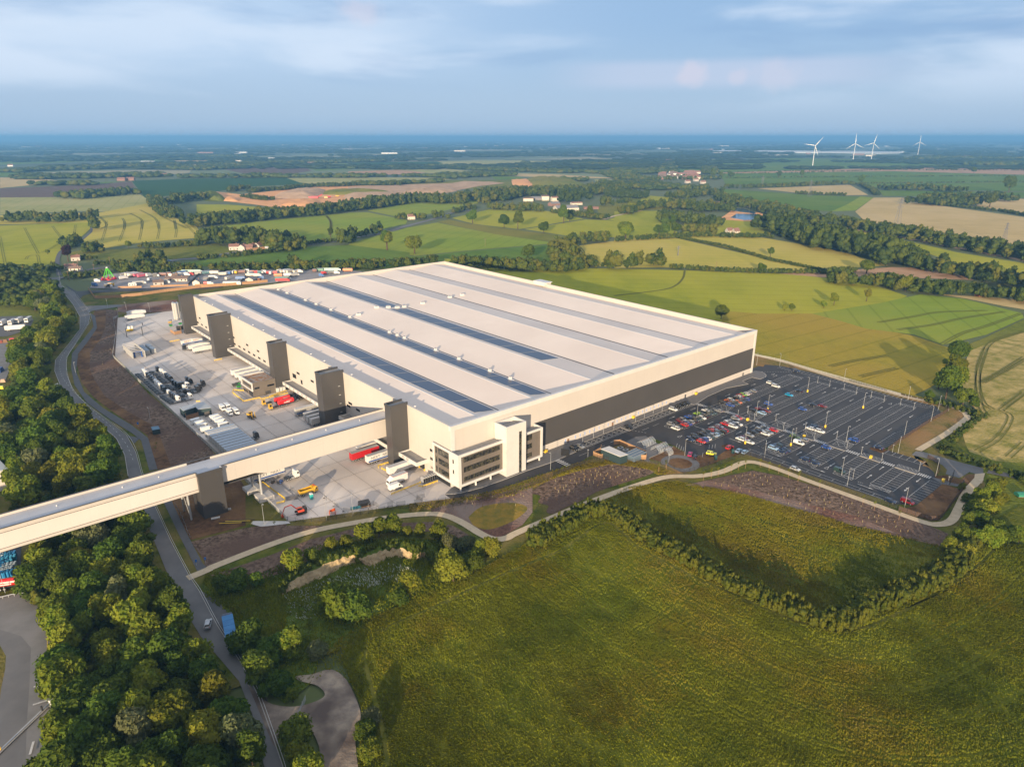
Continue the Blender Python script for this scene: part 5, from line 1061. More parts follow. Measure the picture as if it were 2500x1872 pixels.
# tree line right of the car park
NEAR = [('G',(1655,120),1.6,'B','dark round tree at the top of the field corner hedge'),('G',(1630,250),1.6,'A','pale bushy tree second from the top of the field corner hedge'),('G',(1560,420),1.9,'B','largest dark tree of the field corner hedge'),('G',(1690,210),0.9,'C','olive bush on the crop side of the field corner hedge'),('G',(1500,340),0.9,'A','small tree left of the largest hedge tree'),
 ('G',(1630,350),1.55,'A','tree between the two big ones in the field corner hedge'),('G',(1700,480),1.2,'B','low bush at the foot of the field corner hedge'),('G',(1780,520),0.8,'B','last low bush of the field corner hedge'),('G',(1420,430),0.6,'B','small shrub nearest the fence'),('G',(1560,150),0.6,'A','small shrub near the top tree')]
for r, p, s, k, lb in NEAR:
    x, y = g(r, [p], 0)[0]; tree(x, y, s, k, lb)
for (p,s,k) in (((2000,1130),1.0,'C'),((1940,1200),1.05,'A'),((1850,1250),1.0,'A'),((1900,1330),1.1,'A'),((1800,1340),0.9,'B'),((1760,1230),0.7,'B'),((1830,1450),1.0,'B'),((1740,1440),0.8,'B'),((1900,1440),0.9,'A'),((1990,1480),1.0,'B'),((1680,1570),0.9,'B'),((1800,1560),1.1,'A'),((1950,1580),1.0,'A'),((2080,1540),1.0,'B'),((2180,1560),0.9,'A'),((2150,1490),0.7,'B'),((1990,1260),0.7,'C'),((1600,1650),0.9,'A'),((1720,1680),1.0,'C'),((2060,1210),0.6,'A'),((1700,1130),0.5,'A'),((2240,1080),0.7,'A')):
    x, y = g('G', [p], 3)[0]; tree(x, y, s*0.95, k, 'bushy tree in the overgrown corner right of the car park', 'trees of the overgrown corner right of the car park', z=-1.6*s)
PIT = [((90,720),0.85,'B','dark bush at the left end of the small quarry rim'),((170,700),0.95,'B','large dark bush above the lay-by'),((270,690),0.6,'B','low bush right of the lay-by bushes'),((465,590),0.95,'A','pyramid shaped tree on the quarry rim'),((560,560),0.6,'B','small bush on the rim right of the pyramid tree'),((660,500),0.6,'C','bright bush on the rim'),((740,480),0.55,'C','yellow green bush on the rim'),((840,440),0.95,'C','olive tree on the rim near the path'),((910,420),0.9,'A','tall green tree next to the olive one'),((985,400),0.95,'A','rounded tree at the top of the quarry rim'),((1060,430),0.5,'C','small bush right of the rounded rim tree'),((1130,430),0.65,'C','pale bush on the right rim'),((1230,440),0.85,'A','leafy tree where the rim turns'),((1290,490),0.75,'D','grey green tree on the right rim'),((1370,500),0.95,'D','silvery tree right of the rim turn'),((1300,640),1.25,'C','big round olive tree beside the pit'),((1390,590),0.9,'B','dark tree behind the big round olive tree'),((1440,540),0.7,'C','olive bush by the footpath bend'),((1500,520),0.75,'C','bush on the hedge near the path'),((690,810),1.25,'A','left half of the big double tree in the pit'),((780,830),1.15,'B','right half of the big double tree in the pit'),((1080,720),0.95,'A','bright topped tree in the middle of the pit'),((1020,780),0.75,'B','dark bush in front of the bright topped tree'),((230,1010),1.15,'B','dark tree hiding the front of the blue lorry'),((280,1150),1.2,'B','dark tree next to the road below the lorry'),((360,1050),1.0,'B','dark tree behind the roadside pair'),((450,1040),1.05,'A','tree above the dusty lay-by'),((590,1050),0.65,'D','pale silver bush near the lay-by'),((400,1230),0.75,'B','low dark tree at the lay-by edge'),((460,1290),0.5,'A','small bush at the lay-by corner'),((320,1280),0.55,'B','bush between road and lay-by'),((470,1500),0.85,'B','dark bush between the two lay-by arms'),((500,1600),0.8,'A','lower bush between the two lay-by arms'),((540,1680),0.8,'A','bush at the bottom picture edge'),((870,1400),0.55,'D','white flowering bush on the field edge'),((840,1470),0.6,'B','dark bush below the flowering one'),((820,550),0.5,'B','dark shrub in front of the cliff'),((770,560),0.35,'A','small shrub on the cliff face'),((860,1580),0.6,'A','bush along the lower lay-by')]
for p, s, k, lb in PIT:
    x, y = g('K', [p], 3*s)[0]; tree(x, y, s*1.12, k, lb, z=-1.7*s)
belt('G',[(1380,420),(1500,450),(1650,490),(1800,540),(1900,560)], 5, 3.2, 'low scrubby hedge at the foot of the field corner trees', 'hedgerow', 'hedge')
belt('G',[(1830,570),(1700,680),(1600,770),(1500,840)], 3, 2.0, 'low green hedge beside the right hand gravel path', 'hedgerow', 'hedge')
belt('G',[(1520,850),(1750,920),(1950,985),(2150,1060),(2400,1130)], 5, 3.0, 'low rough hedge along the access lane', 'hedgerow', 'hedge')
# clipped-looking field hedges between paddock and meadow
def hedge(name, pts, w, h, label, mats, reg='M'):
    ln = smooth_line(g(reg, pts, h*0.5), 6); P = []
    for i in range(len(ln)-1):
        a = np.array(ln[i]); b = np.array(ln[i+1]); L = np.linalg.norm(b-a)
        for k in range(max(1,int(L/0.18))):
            q = a+(b-a)*rnd.random(); d = (b-a)/L; n = np.array([-d[1],d[0]]); q = q+n*rnd.uniform(-w/2,w/2)
            P.append((q[0],q[1],rnd.uniform(0.7,1.3),h*rnd.uniform(0.6,1.12)))
    for i in range(len(ln)-1):
        a = np.array(ln[i]); b = np.array(ln[i+1])
        for k in range(max(1,int(np.linalg.norm(b-a)/0.9))):
            q = a+(b-a)*rnd.random(); P.append((q[0]+rnd.uniform(-w,w)*.22,q[1]+rnd.uniform(-w,w)*.22,w*rnd.uniform(.30,.42),h*rnd.uniform(.75,1.0)))
    mass(name, P, label, 'hedge', mats)
hl = foliage('hedge_leaf_gold', (0.085,0.10,0.012), (0.14,0.14,0.016), rand=0, trans=0.3, nsc=0.35); hl2 = foliage('hedge_leaf_green', (0.06,0.082,0.011), (0.115,0.13,0.016), rand=0, trans=0.3, nsc=0.35)
hedge('hedgerow', [(330,250),(430,310),(560,400),(700,470),(850,560),(1000,630),(1150,690),(1270,740),(1380,760)], 7.5, 4.8, 'long hedge dividing the dark paddock from the front meadow', [hl,hl2,hl])
hedge('hedgerow', [(1380,760),(1470,710),(1600,650),(1750,590),(1880,520),(1930,460),(1960,390)], 8.0, 5.2, 'hedge rising right from the paddock corner', [hl,hl2])
hedge('hedgerow', [(0,400),(60,360),(130,330),(200,290),(280,255),(330,250)], 8.0, 5.4, 'bushy hedge below the footpath left of the paddock', [hl,hl2,hl2])
hedge('hedgerow', [(1230,490),(1300,490),(1400,480),(1450,500)], 4, 4, 'short thick hedge on the quarry side', [hl2,hl], 'K')
print('TREES', NTREE[0])
# ---- standing grass of the near fields: leaning tufts whose shade gives the fields their texture ----
def inpoly(X, Y, poly):
    c = np.zeros(len(X), bool); j = len(poly)-1
    for i in range(len(poly)):
        xi, yi = poly[i]; xj, yj = poly[j]
        k = ((yi > Y) != (yj > Y)) & (X < (xj-xi)*(Y-yi)/(yj-yi+1e-12)+xi); c ^= k; j = i
    return c
def vnoise(X, Y, s, seed):
    r = np.random.RandomState(seed); G_ = r.rand(64,64); x = X*s; y = Y*s; xi = np.floor(x).astype(int); yi = np.floor(y).astype(int); fx = x-xi; fy = y-yi
    fx = fx*fx*(3-2*fx); fy = fy*fy*(3-2*fy); a = G_[xi%64,yi%64]; b = G_[(xi+1)%64,yi%64]; c = G_[xi%64,(yi+1)%64]; d = G_[(xi+1)%64,(yi+1)%64]
    return (a*(1-fx)+b*fx)*(1-fy)+(c*(1-fx)+d*fx)*fy
def tufts(name, poly, n, h0, mats, label, seed, avoid=()):
    r = np.random.RandomState(seed); P = np.array(poly); X = []; Y = []
    x0,x1,y0,y1 = max(P[:,0].min(),-100), min(P[:,0].max(),420), max(P[:,1].min(),95), P[:,1].max()
    X = r.uniform(x0,x1,n*4); Y = r.uniform(y0,y1,n*4); k = inpoly(X,Y,poly) & (np.abs(X) < Y*1.03+8)
    for a in avoid: k &= ~inpoly(X,Y,a)
    X = X[k]; Y = Y[k]
    ca, sa = math.cos(0.7), math.sin(0.7); A = X*ca+Y*sa; B = -X*sa+Y*ca
    d = vnoise(A,B*0.35,0.22,seed)*0.4+vnoise(A,B*0.4,0.8,seed+1)*0.35+vnoise(X,Y,0.03,seed+2)*0.5
    k = r.rand(len(X)) < np.clip((d-0.38)*2.6,0.22,1); X = X[k][:n]; Y = Y[k][:n]; d = d[k][:n]; m_ = len(X)
    ang = vnoise(X,Y,0.05,seed+5)*6+r.normal(size=m_)*0.7; t = r.uniform(0,math.pi,m_); w = r.uniform(0.10,0.28,m_)*(0.7+Y/560); h = h0*r.uniform(0.5,1.2,m_)*(0.6+d)
    dx, dy = np.cos(t)*w, np.sin(t)*w; lx, ly = np.cos(ang)*h*0.7, np.sin(ang)*h*0.7; Z0 = np.full(m_, 0.45)
    V = np.empty((m_,4,3)); V[:,0] = np.stack([X-dx,Y-dy,Z0],1); V[:,1] = np.stack([X+dx,Y+dy,Z0],1); V[:,2] = np.stack([X+dx*0.5+lx,Y+dy*0.5+ly,Z0+0.15+h],1); V[:,3] = np.stack([X-dx*0.7+lx*0.8,Y-dy*0.7+ly*0.8,Z0+0.15+h*0.8],1)
    mi = (vnoise(X,Y,0.035,seed+7)*0.75+vnoise(X,Y,0.12,seed+8)*0.3+r.rand(m_)*0.22); mi = np.clip(((mi-0.2)*len(mats)/0.85).astype(int),0,len(mats)-1)  # broad noise picks blade colours, painting yellow sunlit patches into the grass
    bulk(name, V.reshape(-1,3), np.arange(m_*4).reshape(m_,4), mats, mi, label=label, cat='grass', kind='stuff')
def gm(name, c): 
    m = foliage(name, c, tuple(q*1.35 for q in c), rand=0, trans=0.35, nsc=0.15); return m
gr1 = gm('grass_blade_dark',(0.110,0.135,0.009)); gr2 = gm('grass_blade_green',(0.165,0.175,0.011)); gr3 = gm('grass_blade_gold',(0.205,0.178,0.014)); gr4 = gm('grass_blade_straw',(0.20,0.16,0.025))
tufts('grass', MEADOW, 330000, 0.27, [gr1,gr1,gr2,gr2,gr2,gr3,gr3,gr4], 'long windblown grass standing on the big front meadow', 3, avoid=[PADDOCK]+AVOID+[offset(l_,d_+.28)+offset(l_,d_-.28)[::-1] for k_ in (1,2,3,4) for l_,d_ in ((TRK[1],-11.0*k_),(TRK[1],-11.0*k_-1.8),(TRK[0],-10.0*k_),(TRK[0],-10.0*k_-1.8))])
tufts('grass', PADDOCK, 60000, 0.30, [gr1,gr2,gr3,gr3,gr4], 'long grass standing in the enclosed paddock', 13)
pitp = g('K',[(0,680),(300,650),(560,510),(900,470),(1300,470),(1420,560),(1400,660),(1050,800),(880,880),(700,1000),(600,1100),(540,1240),(420,1330),(260,1230),(180,1060),(120,860),(0,780)])
gr5 = gm('flower_white',(0.42,0.43,0.36)); tufts('grass', pitp, 22000, 0.45, [gr1,gr1,gr2,gr1,gr2,gr1], 'rank dark grass in the small quarry', 23)
fp = g('K',[(420,760),(560,720),(820,620),(1000,600),(1150,640),(1000,700),(700,760),(560,900),(440,900)]); tufts('wild_flowers', fp, 900, 0.5, [gr5], 'white cow parsley flowering in the small quarry', 29)
road_ = [q for q in [lefte+righte[::-1]]]
vp = g('J',[(940,90),(1030,310),(1140,520),(1090,430),(1000,200)]); 
for k,(rg_,pl_,n_,ms) in enumerate((('E',[(0,1480),(440,1425),(1000,1310),(1400,1170),(1840,1030),(2212,980),(2212,1060),(1900,1075),(1500,1230),(1100,1390),(700,1440),(300,1520),(0,1560)],5000,[gr2,gr3,gr4]),('S',[(0,960),(300,850),(520,800),(900,800),(1300,840),(1700,990),(1400,1000),(1290,930),(800,860),(400,940),(0,1060)],4500,[gr3,gr4,gr2]),('L',[(-100,280),(330,285),(330,350),(240,440),(0,500)],3000,[gr2,gr3]),('E',[(870,1350),(1100,1300),(1400,1180),(1800,1050),(1830,1020),(1400,1150),(1000,1290)],700,[gr1,gr2]),('K',[(540,1240),(560,1180),(600,1100),(700,1000),(880,870),(1400,640),(1716,470),(1716,560),(1400,720),(960,930),(840,1050),(830,1300),(790,1250),(680,1150)],9000,[gr1,gr2,gr2,gr3]),('J',[(1180,520),(1330,470),(1725,560),(1725,900),(1500,900),(1420,760),(1350,680)],5000,[gr1,gr2,gr3]))): tufts('grass', g(rg_,pl_), n_, 0.35, ms, 'rough tufts of grass on the verge', 40+k)
# ================= painted markings =================
pk = MB(); PZ = 0.86
def ln(a0,b0,a1,b1,w=0.13,on=1,off=0): dashes(pk, [lw(a0,b0), lw(a1,b1)], w, on, off, PZ, paint)
def quad(a0,a1,b0,b1): pk.face([(*lw(a0,b0),PZ),(*lw(a1,b0),PZ),(*lw(a1,b1),PZ),(*lw(a0,b1),PZ)], paint)
BW = 2.4
def block(a0, a1, bt, bb, mid=True):
    """double row of bays"""
    n = int(round((a1-a0)/BW)); bm = (bt+bb)/2
    for k in range(n+1): ln(a0+k*BW, bt, a0+k*BW, bb, 0.12)
    ln(a0, bt, a0+n*BW, bt); ln(a0, bb, a0+n*BW, bb)
    if mid: ln(a0, bm, a0+n*BW, bm)
def hatch(a0, a1, b0, b1, st=1.6):
    n = max(1, int(abs(b1-b0)/st)); s = (b1-b0)/n
    for k in range(n):
        ln(a0, b0+k*s, a1, b0+(k+1)*s); ln(a1, b0+k*s, a0, b0+(k+1)*s)
    ln(a0,b0,a0,b1); ln(a1,b0,a1,b1); ln(a0,b0,a1,b0); ln(a0,b1,a1,b1)
def zebra(a, b0, b1, w=2.8, n=6):
    s = (b1-b0)/n
    for k in range(n): quad(a-w/2, a+w/2, b0+(k+0.2)*s, b0+(k+0.75)*s)
def arrow(a, b, d=1, ax='a', L=5.0):
    P = [(-L/2,-.12),(L*0.2,-.12),(L*0.2,-.5),(L/2,0),(L*0.2,.5),(L*0.2,.12),(-L/2,.12)]
    Q = [(a+d*p[0], b+d*p[1]) if ax == 'a' else (a-d*p[1], b+d*p[0]) for p in P]
    pk.face([(*lw(*q),PZ) for q in Q], paint)
TOP = [(-16.7,-26.0),(-33.4,-42.8),(-48.8,-58.2),(-64.0,-73.4),(-79.4,-88.6),(-95.0,-104.2),(-110.0,-119.0)]
LEFT = [(120.5,152.0),(115.0,153.4),(131.0,155.0),(131.0,155.0),(131.0,155.0),(131.2,155.2),(131.6,155.6)]
for (bt,bb),(a0,a1) in zip(TOP, LEFT):
    block(a0, a1, bt, bb); hatch(a0-4.5 if a0 < 125 else a0-2.2, a0-0.2, bt-0.6, bb+0.6, 2.2)
for (bt,bb) in TOP[:5]:
    a0 = 165.6; block(a0, a0+29*BW, bt, bb); hatch(a0-2.4, a0-0.2, bt-0.4, bb+0.4, 2.2); hatch(a0+29*BW+0.2, a0+29*BW+2.4, bt-0.4, bb+0.4, 2.2)
    hatch(158.0, 162.6, bt-2.2, bb+0.8, 2.6); ln(156.5, bt, 163, bt-0.4); ln(156.5, bb, 163, bb)
for i in range(7): hatch(157.2, 159.4, TOP[i][0]-0.3, TOP[i][1]+0.3, 1.5) if i > 4 else None
n = int((242-170)/BW)
for k in range(n+1): ln(169.5+k*BW, -94.9, 169.5+k*BW, -99.6, 0.12)
ln(169.5,-94.9,169.5+n*BW*0.34,-94.9)
for k in range(10): ln(131.8+k*BW, -124.9, 131.8+k*BW, -129.4, 0.12)
ln(131.8,-124.9,153.4,-124.9)
# walkway paving between the double rows and the zebra crossings
for i in range(7):
    bt, bb = TOP[i]
    q = MB(); q.prism([lw(155.4,bt-0.2),lw(156.9,bt-0.2),lw(156.9,bb+0.2),lw(155.4,bb+0.2)], 0, 0.78, kerbm, paving); q.build('pavement', kind='structure')
    nb_ = TOP[i+1][0] if i < 6 else -124.6
    zebra(156.2, bb-0.2, nb_+0.2)
zebra(154.0, -9.8, -16.4)
for (a,b) in ((49.5,-10.6),(49.5,-11.9),(49.5,-13.2),(49.5,-14.5),(49.5,-15.8),(49.5,-17.1)): quad(a-1.4,a+1.4,b-0.35,b+0.35)
for i,(b, d) in enumerate(((-13,1),(-29.8,-1),(-45.8,1),(-61.2,-1),(-76.4,1),(-91.6,-1),(-107,1),(-121.8,-1))):
    for a in ((84,128,146,178,204,228) if i == 0 else (137,149,172,196,222) if i < 6 else (138,150)): arrow(a, b, d if a < 160 or i%2 else d)
for b in (-30,-50,-70,-90,-110): arrow(127.6, b, -1, 'b', 6.5)
for b in (-25,-55,-86): ln(240.5,b,240.5,b-7,0.14)
for a in (60,72,84,104,112): ln(a,-13.6,a+5,-13.6,0.14)
ln(229, -3.5, 243, -16, 0.25, 0.8, 0.8); ln(100, -10.2, 103, -17, 0.25, 0.8, 0.8); ln(119,-31,116,-43,0.3,0.8,0.8); ln(130,-60,130,-64,0.2,0.6,0.6)
for b in (-76,-107): ln(129.6,b+1,129.6,b-1,0.3,0.5,0.4)
# bays along the far right edge and the near left edge
for k in range(40):
    a_, b_ = 247.0-0.02*k, -6.0-k*2.4
    if b_ < -94: break
    aa = 249.5-0.03*k if k > 3 else 247.8
    ln(aa-4.8+(0.4 if k > 30 else 0), b_, aa, b_, 0.12)
ln(244.6,-6,243.0,-94,0.14)
for k in range(6): ln(171.2+0.02*k-5.0, -101.5-3.05*k, 171.2, -101.5-3.05*k, 0.14)
ln(166.2,-101.5,166.4,-116.9); 
for k in range(12): ln(121.8, -60-5.5*k, 124.2, -60-5.5*k, 0.14)
ln(124.2,-58.6,124.7,-124,0.14); ln(121.8,-58.6,122.2,-124,0.14)
for k in range(6): ln(205.8+k*1.95, -5.2, 205.8+k*1.95, -9.9, 0.12)
# wide bays along the warehouse front
for (s,e) in ((63.4,98.8),(101.0,151.6)):
    k = s
    while k < e-3.0:
        ln(k,-4.9,k,-8.6,0.16); ln(k+2.5,-4.9,k+2.5,-8.6,0.16); ln(k+2.5,-5.7,k+3.6,-6.6,0.16); ln(k+2.5,-7.2,k+3.6,-8.1,0.16)
        ln(k+0.9,-6.7,k+1.6,-6.7,0.5); k += 3.6
    ln(s,-8.6,e,-8.6,0.16); ln(s,-9.6,e,-9.6,0.16)
    k = s
    while k < e: ln(k,-8.6,k+0.4,-9.6,0.14); k += 1.2
for q in (gl('S',[(1660,640),(1690,660),(1720,680),(1750,690)]), gl('S',[(2010,770),(2100,660),(2140,660),(2180,650)])):
    for (a,b) in q: ln(a,b,a+4,b+2.4,0.14)
# give-way triangles
for (r,p) in (('R',(1590,203)),('Q',(1315,555)),('P',(960,215)),('R',(335,1042)),('R',(1430,1172)),('P',(105,1080)),('Q',(325,1338))):
    (a,b), = gl(r,[p]); ln(a-1.5,b-0.7,a+1.5,b,0.2); ln(a-1.5,b+0.7,a+1.5,b,0.2); ln(a-1.5,b-0.7,a-1.5,b+0.7,0.2)
pk.build('parking_markings', kind='structure')
# white lines on the public road
pr = MB()
cl = [((a[0]+b[0])/2,(a[1]+b[1])/2) for a,b in zip(offset(righte,0), righte)]
dashes(pr, offset(smooth_line(righte[2:],3), 0.55), 0.12, 1, 0, 1.06, paint)
ctr = smooth_line(g('L',[(440,125),(500,195),(580,290),(628,375),(620,450),(530,580),(450,690),(448,790),(490,870),(560,940),(700,1090),(830,1200),(930,1320),(985,1450)]),4)
dashes(pr, ctr, 0.13, 2.2, 3.2, 1.06, paint)
dashes(pr, smooth_line(g('d3',[(335,560),(335,800),(332,980),(345,1100)]),3), 0.15, 1, 0, 1.06, ypaint)
for q in ([(240,1120),(370,1085)],[(235,1245),(380,1200)],[(215,1590),(240,1500)]): dashes(pr, g('d3',q), 0.5, 1, 0, 1.06, paint)
pr.build('road_markings', kind='structure')
# ================= cars =================
def paintm(name, c, r=0.25, metal=0.0):
    m = mat(name, c, r, metal, spec=0.7); m.node_tree.nodes['Principled BSDF'].inputs['Coat Weight'].default_value = 0.5; return m
CP = {'white':paintm('car_white',(0.72,0.72,0.70)),'silver':paintm('car_silver',(0.42,0.43,0.44),0.3,0.5),'black':paintm('car_black',(0.012,0.012,0.014)),'red':paintm('car_red',(0.50,0.018,0.02)),
 'blue':paintm('car_blue',(0.02,0.07,0.30)),'navy':paintm('car_navy',(0.012,0.025,0.07)),'dark green':paintm('car_dkgreen',(0.025,0.05,0.045)),'grey':paintm('car_grey',(0.11,0.12,0.13),0.3,0.4),'green':paintm('car_green',(0.25,0.45,0.03)),
 'orange':paintm('car_orange',(0.55,0.12,0.02)),'light blue':paintm('car_lightblue',(0.28,0.42,0.58)),'turquoise':paintm('car_cyan',(0.0,0.30,0.55)),'dark red':paintm('car_dkred',(0.16,0.01,0.015)),'magenta':paintm('car_magenta',(0.33,0.015,0.09)),'yellow':paintm('car_yellow',(0.75,0.72,0.05)),'olive green':paintm('car_olive',(0.14,0.19,0.03))}
lampm = mat('lamp_glass', (0.7,0.7,0.65), 0.2)
redl = mat('rear_lamp', (0.4,0.01,0.01), 0.3)
def wheel_mesh(r=0.33, w=0.22):
    m = MB(); m.tube((0,-w/2,0),(0,w/2,0),r,r,tyre,14); m.tube((0,-w/2-0.01,0),(0,w/2+0.01,0),r*0.58,r*0.58,galv,8); return m.mesh('wheel')
WH = wheel_mesh(); WHL = wheel_mesh(0.5, 0.32)
def car_body(kind, pm):
    m = MB()
    if kind == 'hatch': lo = [(-2.05,.28),(-2.08,.75),(-1.95,.92),(1.0,.92),(1.75,.80),(2.05,.62),(2.08,.28)]; roof = (-1.62,0.15,0.70); L0 = (-1.95,1.05); h = 1.47
    elif kind == 'saloon': lo = [(-2.25,.28),(-2.28,.80),(-2.1,.90),(-1.5,.90),(1.0,.88),(2.0,.76),(2.25,.58),(2.28,.28)]; roof = (-1.0,0.25,0.70); L0 = (-1.65,1.1); h = 1.40
    elif kind == 'suv': lo = [(-2.2,.35),(-2.25,.95),(-2.1,1.05),(1.0,1.05),(1.95,.98),(2.2,.75),(2.2,.35)]; roof = (-1.85,0.35,0.72); L0 = (-2.1,1.1); h = 1.72
    else: lo = [(-2.35,.35),(-2.38,1.1),(1.2,1.1),(2.0,1.0),(2.35,.75),(2.35,.35)]; roof = (-2.28,0.9,0.80); L0 = (-2.36,1.55); h = 1.95
    y = 0.89; n = len(lo); k = len(m.v); i = m.mi(pm)
    # lower body with tumblehome: bottom edges tucked in a little
    m.v += [(x,-y+(0.06 if z < 0.5 else 0),z) for x,z in lo]+[(x,y-(0.06 if z < 0.5 else 0),z) for x,z in lo]
    for j in range(n): q = (j+1)%n; m.f.append((k+j,k+q,k+n+q,k+n+j)); m.m.append(i)
    m.f.append(tuple(k+n-1-j for j in range(n))); m.m.append(i); m.f.append(tuple(k+n+j for j in range(n))); m.m.append(i)
    zb = lo[3][1] if kind != 'van' else 1.1
    m.box(roof[0], roof[1], -roof[2]*0.86, roof[2]*0.86, h-0.06, h, pm)
    for sx in (-1,1):                     # pillars
        for (xb,xt) in ((L0[0]+.05,roof[0]+.03),(-0.35,-0.35),(L0[1]-.05,roof[1]-.03)): m.tube((xb,sx*0.80,zb),(xt,sx*roof[2]*0.84,h-0.04),0.05,0.045,pm,4)
    if kind == 'van': m.box(-2.33,-0.1,-0.86,0.86,1.1,h-0.05,pm)
    for sx in (-1,1): m.box(2.02 if kind != 'suv' else 2.12, 2.10 if kind != 'suv' else 2.22, sx*0.55-0.2, sx*0.55+0.2, 0.55,0.70,lampm); m.box(-2.11 if kind == 'hatch' else -2.31,-2.04 if kind=='hatch' else -2.2,sx*0.65-0.15,sx*0.65+0.15,0.68,0.85,redl)
    g_ = MB(); X0,X1 = L0; A = [(X0,-.80,zb),(X1,-.80,zb),(X1,.80,zb),(X0,.80,zb)]; B = [(roof[0],-roof[2]*.84,h-.05),(roof[1],-roof[2]*.84,h-.05),(roof[1],roof[2]*.84,h-.05),(roof[0],roof[2]*.84,h-.05)]
    for j in range(4): q = (j+1)%4; g_.face([A[j],A[q],B[q],B[j]], darkglass)
    g_.face(B, darkglass)
    return m.mesh('body'), g_.mesh('windows')
CARP = {}
def car(kind, colour, loc, rz_, label, group=None, name='parked_car', cat='car'):
    if (kind,colour) not in CARP: CARP[(kind,colour)] = car_body(kind, CP[colour])
    b, wd = CARP[(kind,colour)]
    o = bpy.data.objects.new(name, b); COL.objects.link(o); o.location = loc; o.rotation_euler = (0,0,rz_); tag(o, label, cat, group)
    q = bpy.data.objects.new('windows', wd); COL.objects.link(q); q.parent = o
    wx = 1.32 if kind != 'van' else 1.5
    for sx in (-wx, wx):
        for sy in (-0.80, 0.80):
            c = bpy.data.objects.new('wheel', WH); COL.objects.link(c); c.parent = o; c.location = (sx, sy, 0.33)
    return o
ORD = ['first','second','third','fourth','fifth','sixth','seventh','eighth','ninth','tenth','eleventh','twelfth','thirteenth','fourteenth','fifteenth','sixteenth','seventeenth','eighteenth']
ROWS = {'A1':(-19.0,'the bay row facing the warehouse'),'A2':(-23.6,'the second bay row from the warehouse'),'B1':(-35.8,'the third bay row from the warehouse'),'B2':(-40.4,'the fourth bay row from the warehouse'),
 'C1':(-51.2,'the fifth bay row from the warehouse'),'C2':(-55.8,'the sixth bay row from the warehouse'),'D1':(-66.4,'the seventh bay row from the warehouse'),'D2':(-71.0,'the eighth bay row from the warehouse'),'E1':(-81.8,'the ninth bay row from the warehouse'),'E2':(-86.2,'the tenth bay row from the warehouse'),
 'F1':(-97.3,'the row against the brown fence'),'H1':(-127.2,'the last row beside the bare soil')}
COLR = {'w':'white','s':'silver','k':'black','r':'red','b':'blue','n':'navy','g':'dark green','y':'grey','G':'green','o':'orange','l':'light blue','t':'turquoise','m':'magenta','d':'dark red','O':'olive green'}
CARS = {'A1':('R','205,892,s 268,868,k 340,850,d 392,818,s 455,792,b 500,770,k 565,752,G 600,728,k 662,700,w 705,690,g 750,680,y 930,590,k 1000,570,o 1020,548,w 1080,525,k 1115,508,w 1165,495,r 1200,480,G 1232,465,w 1270,450,s 1320,425,s 1550,330,w'),
 'A2':('R','290,948,w 355,925,k 402,905,r 445,885,b 490,870,s 530,835,k 565,825,k 610,805,g 655,790,w 690,772,k 725,757,g 765,740,g 808,728,g 850,708,s 935,600,b 1060,602,k 1095,590,g 1130,580,o 1165,565,y 1200,560,k 1245,545,b 1615,370,w'),
 'B1':('R','450,1085,n 515,1060,k 560,1035,k 610,1010,k 650,988,k 700,968,k 738,955,r 775,938,s 820,925,d 862,892,s 935,862,r 985,848,w 1022,830,s 1065,805,s 1112,793,r 1310,680,k 1385,668,d 1650,630,b 1795,485,t 1930,425,k'),
 'B2':('R','620,1102,r 660,1080,b 708,1065,w 760,1042,g 812,1028,s 850,1008,l 885,990,g 925,972,k 962,958,r 1025,912,w 1090,890,k 1140,868,w 1415,712,l 1512,695,d'),
 'C1':('R','1155,1060,w 1215,1040,d 1255,1015,s 1325,978,k 1378,962,k 1420,945,s 1495,915,s 1970,672,b 2105,610,k'), 'C2':('R','1288,1098,w 1498,1002,w 1530,985,s 1605,950,r 2150,598,d'),
 'D1':('R','1580,1190,l 1612,1158,n 1655,1140,g 1885,1030,O 1690,805,w 2070,925,n 2110,900,k'), 'D2':('R','1700,1222,n 1765,1212,n 2010,1070,s 1825,840,w'),
 'E1':('Q','915,1505,n 1200,1338,b'), 'E2':('Q','1060,1555,n 1145,1130,b'), 'F1':('P','760,797,n'), }
usedbay = set()
for row, (reg, spec) in CARS.items():
    bb, rowname = ROWS[row]; L_ = []
    for s in spec.split():
        x, y, c = s.split(','); (a, b_), = gl(reg, [(float(x), float(y))], 0.7); a = round((a-1.2)/BW)*BW+1.2
        base = 165.6 if a > 163 else {'A':120.5,'B':115.0}.get(row[0], 131.0); a = base+(round((a-base-BW/2)/BW)+0.5)*BW
        while (row, round(a,1)) in usedbay: a += BW
        usedbay.add((row, round(a,1))); L_.append((a, COLR[c]))
    L_.sort(); cnt = {}; tot = {}
    for a, c in L_: tot[c] = tot.get(c,0)+1
    for a, c in L_:
        cnt[c] = cnt.get(c,0)+1
        kd = rnd.choices(['hatch','saloon','suv'],[5,3,3])[0]
        lab = '%s %scar in %s' % (c, ORD[cnt[c]-1]+' from the left ' if False else '', rowname)
        if tot[c] > 1: lab = '%s %s car from the left in %s' % (ORD[cnt[c]-1], c, rowname)
        x, y = lw(a+rnd.uniform(-.12,.12), bb+rnd.uniform(-.25,.25))
        car(kd, c, (x,y,0.85), YAW-math.pi/2+(math.pi if rnd.random() < 0.45 else 0)+rnd.uniform(-.03,.03), lab, 'cars parked in the car park')
def carat(reg, p, kd, c, rz_, lab, z=0.85, **kw):
    (x,y), = g(reg, [p], z+0.6); return car(kd, c, (x,y,z), rz_, lab, **kw)
U0 = YAW; V0 = YAW-math.pi/2
carat('R',(240,655),'suv','white',V0,'white car at the left end of the cars against the warehouse front', group='cars parked in the car park')
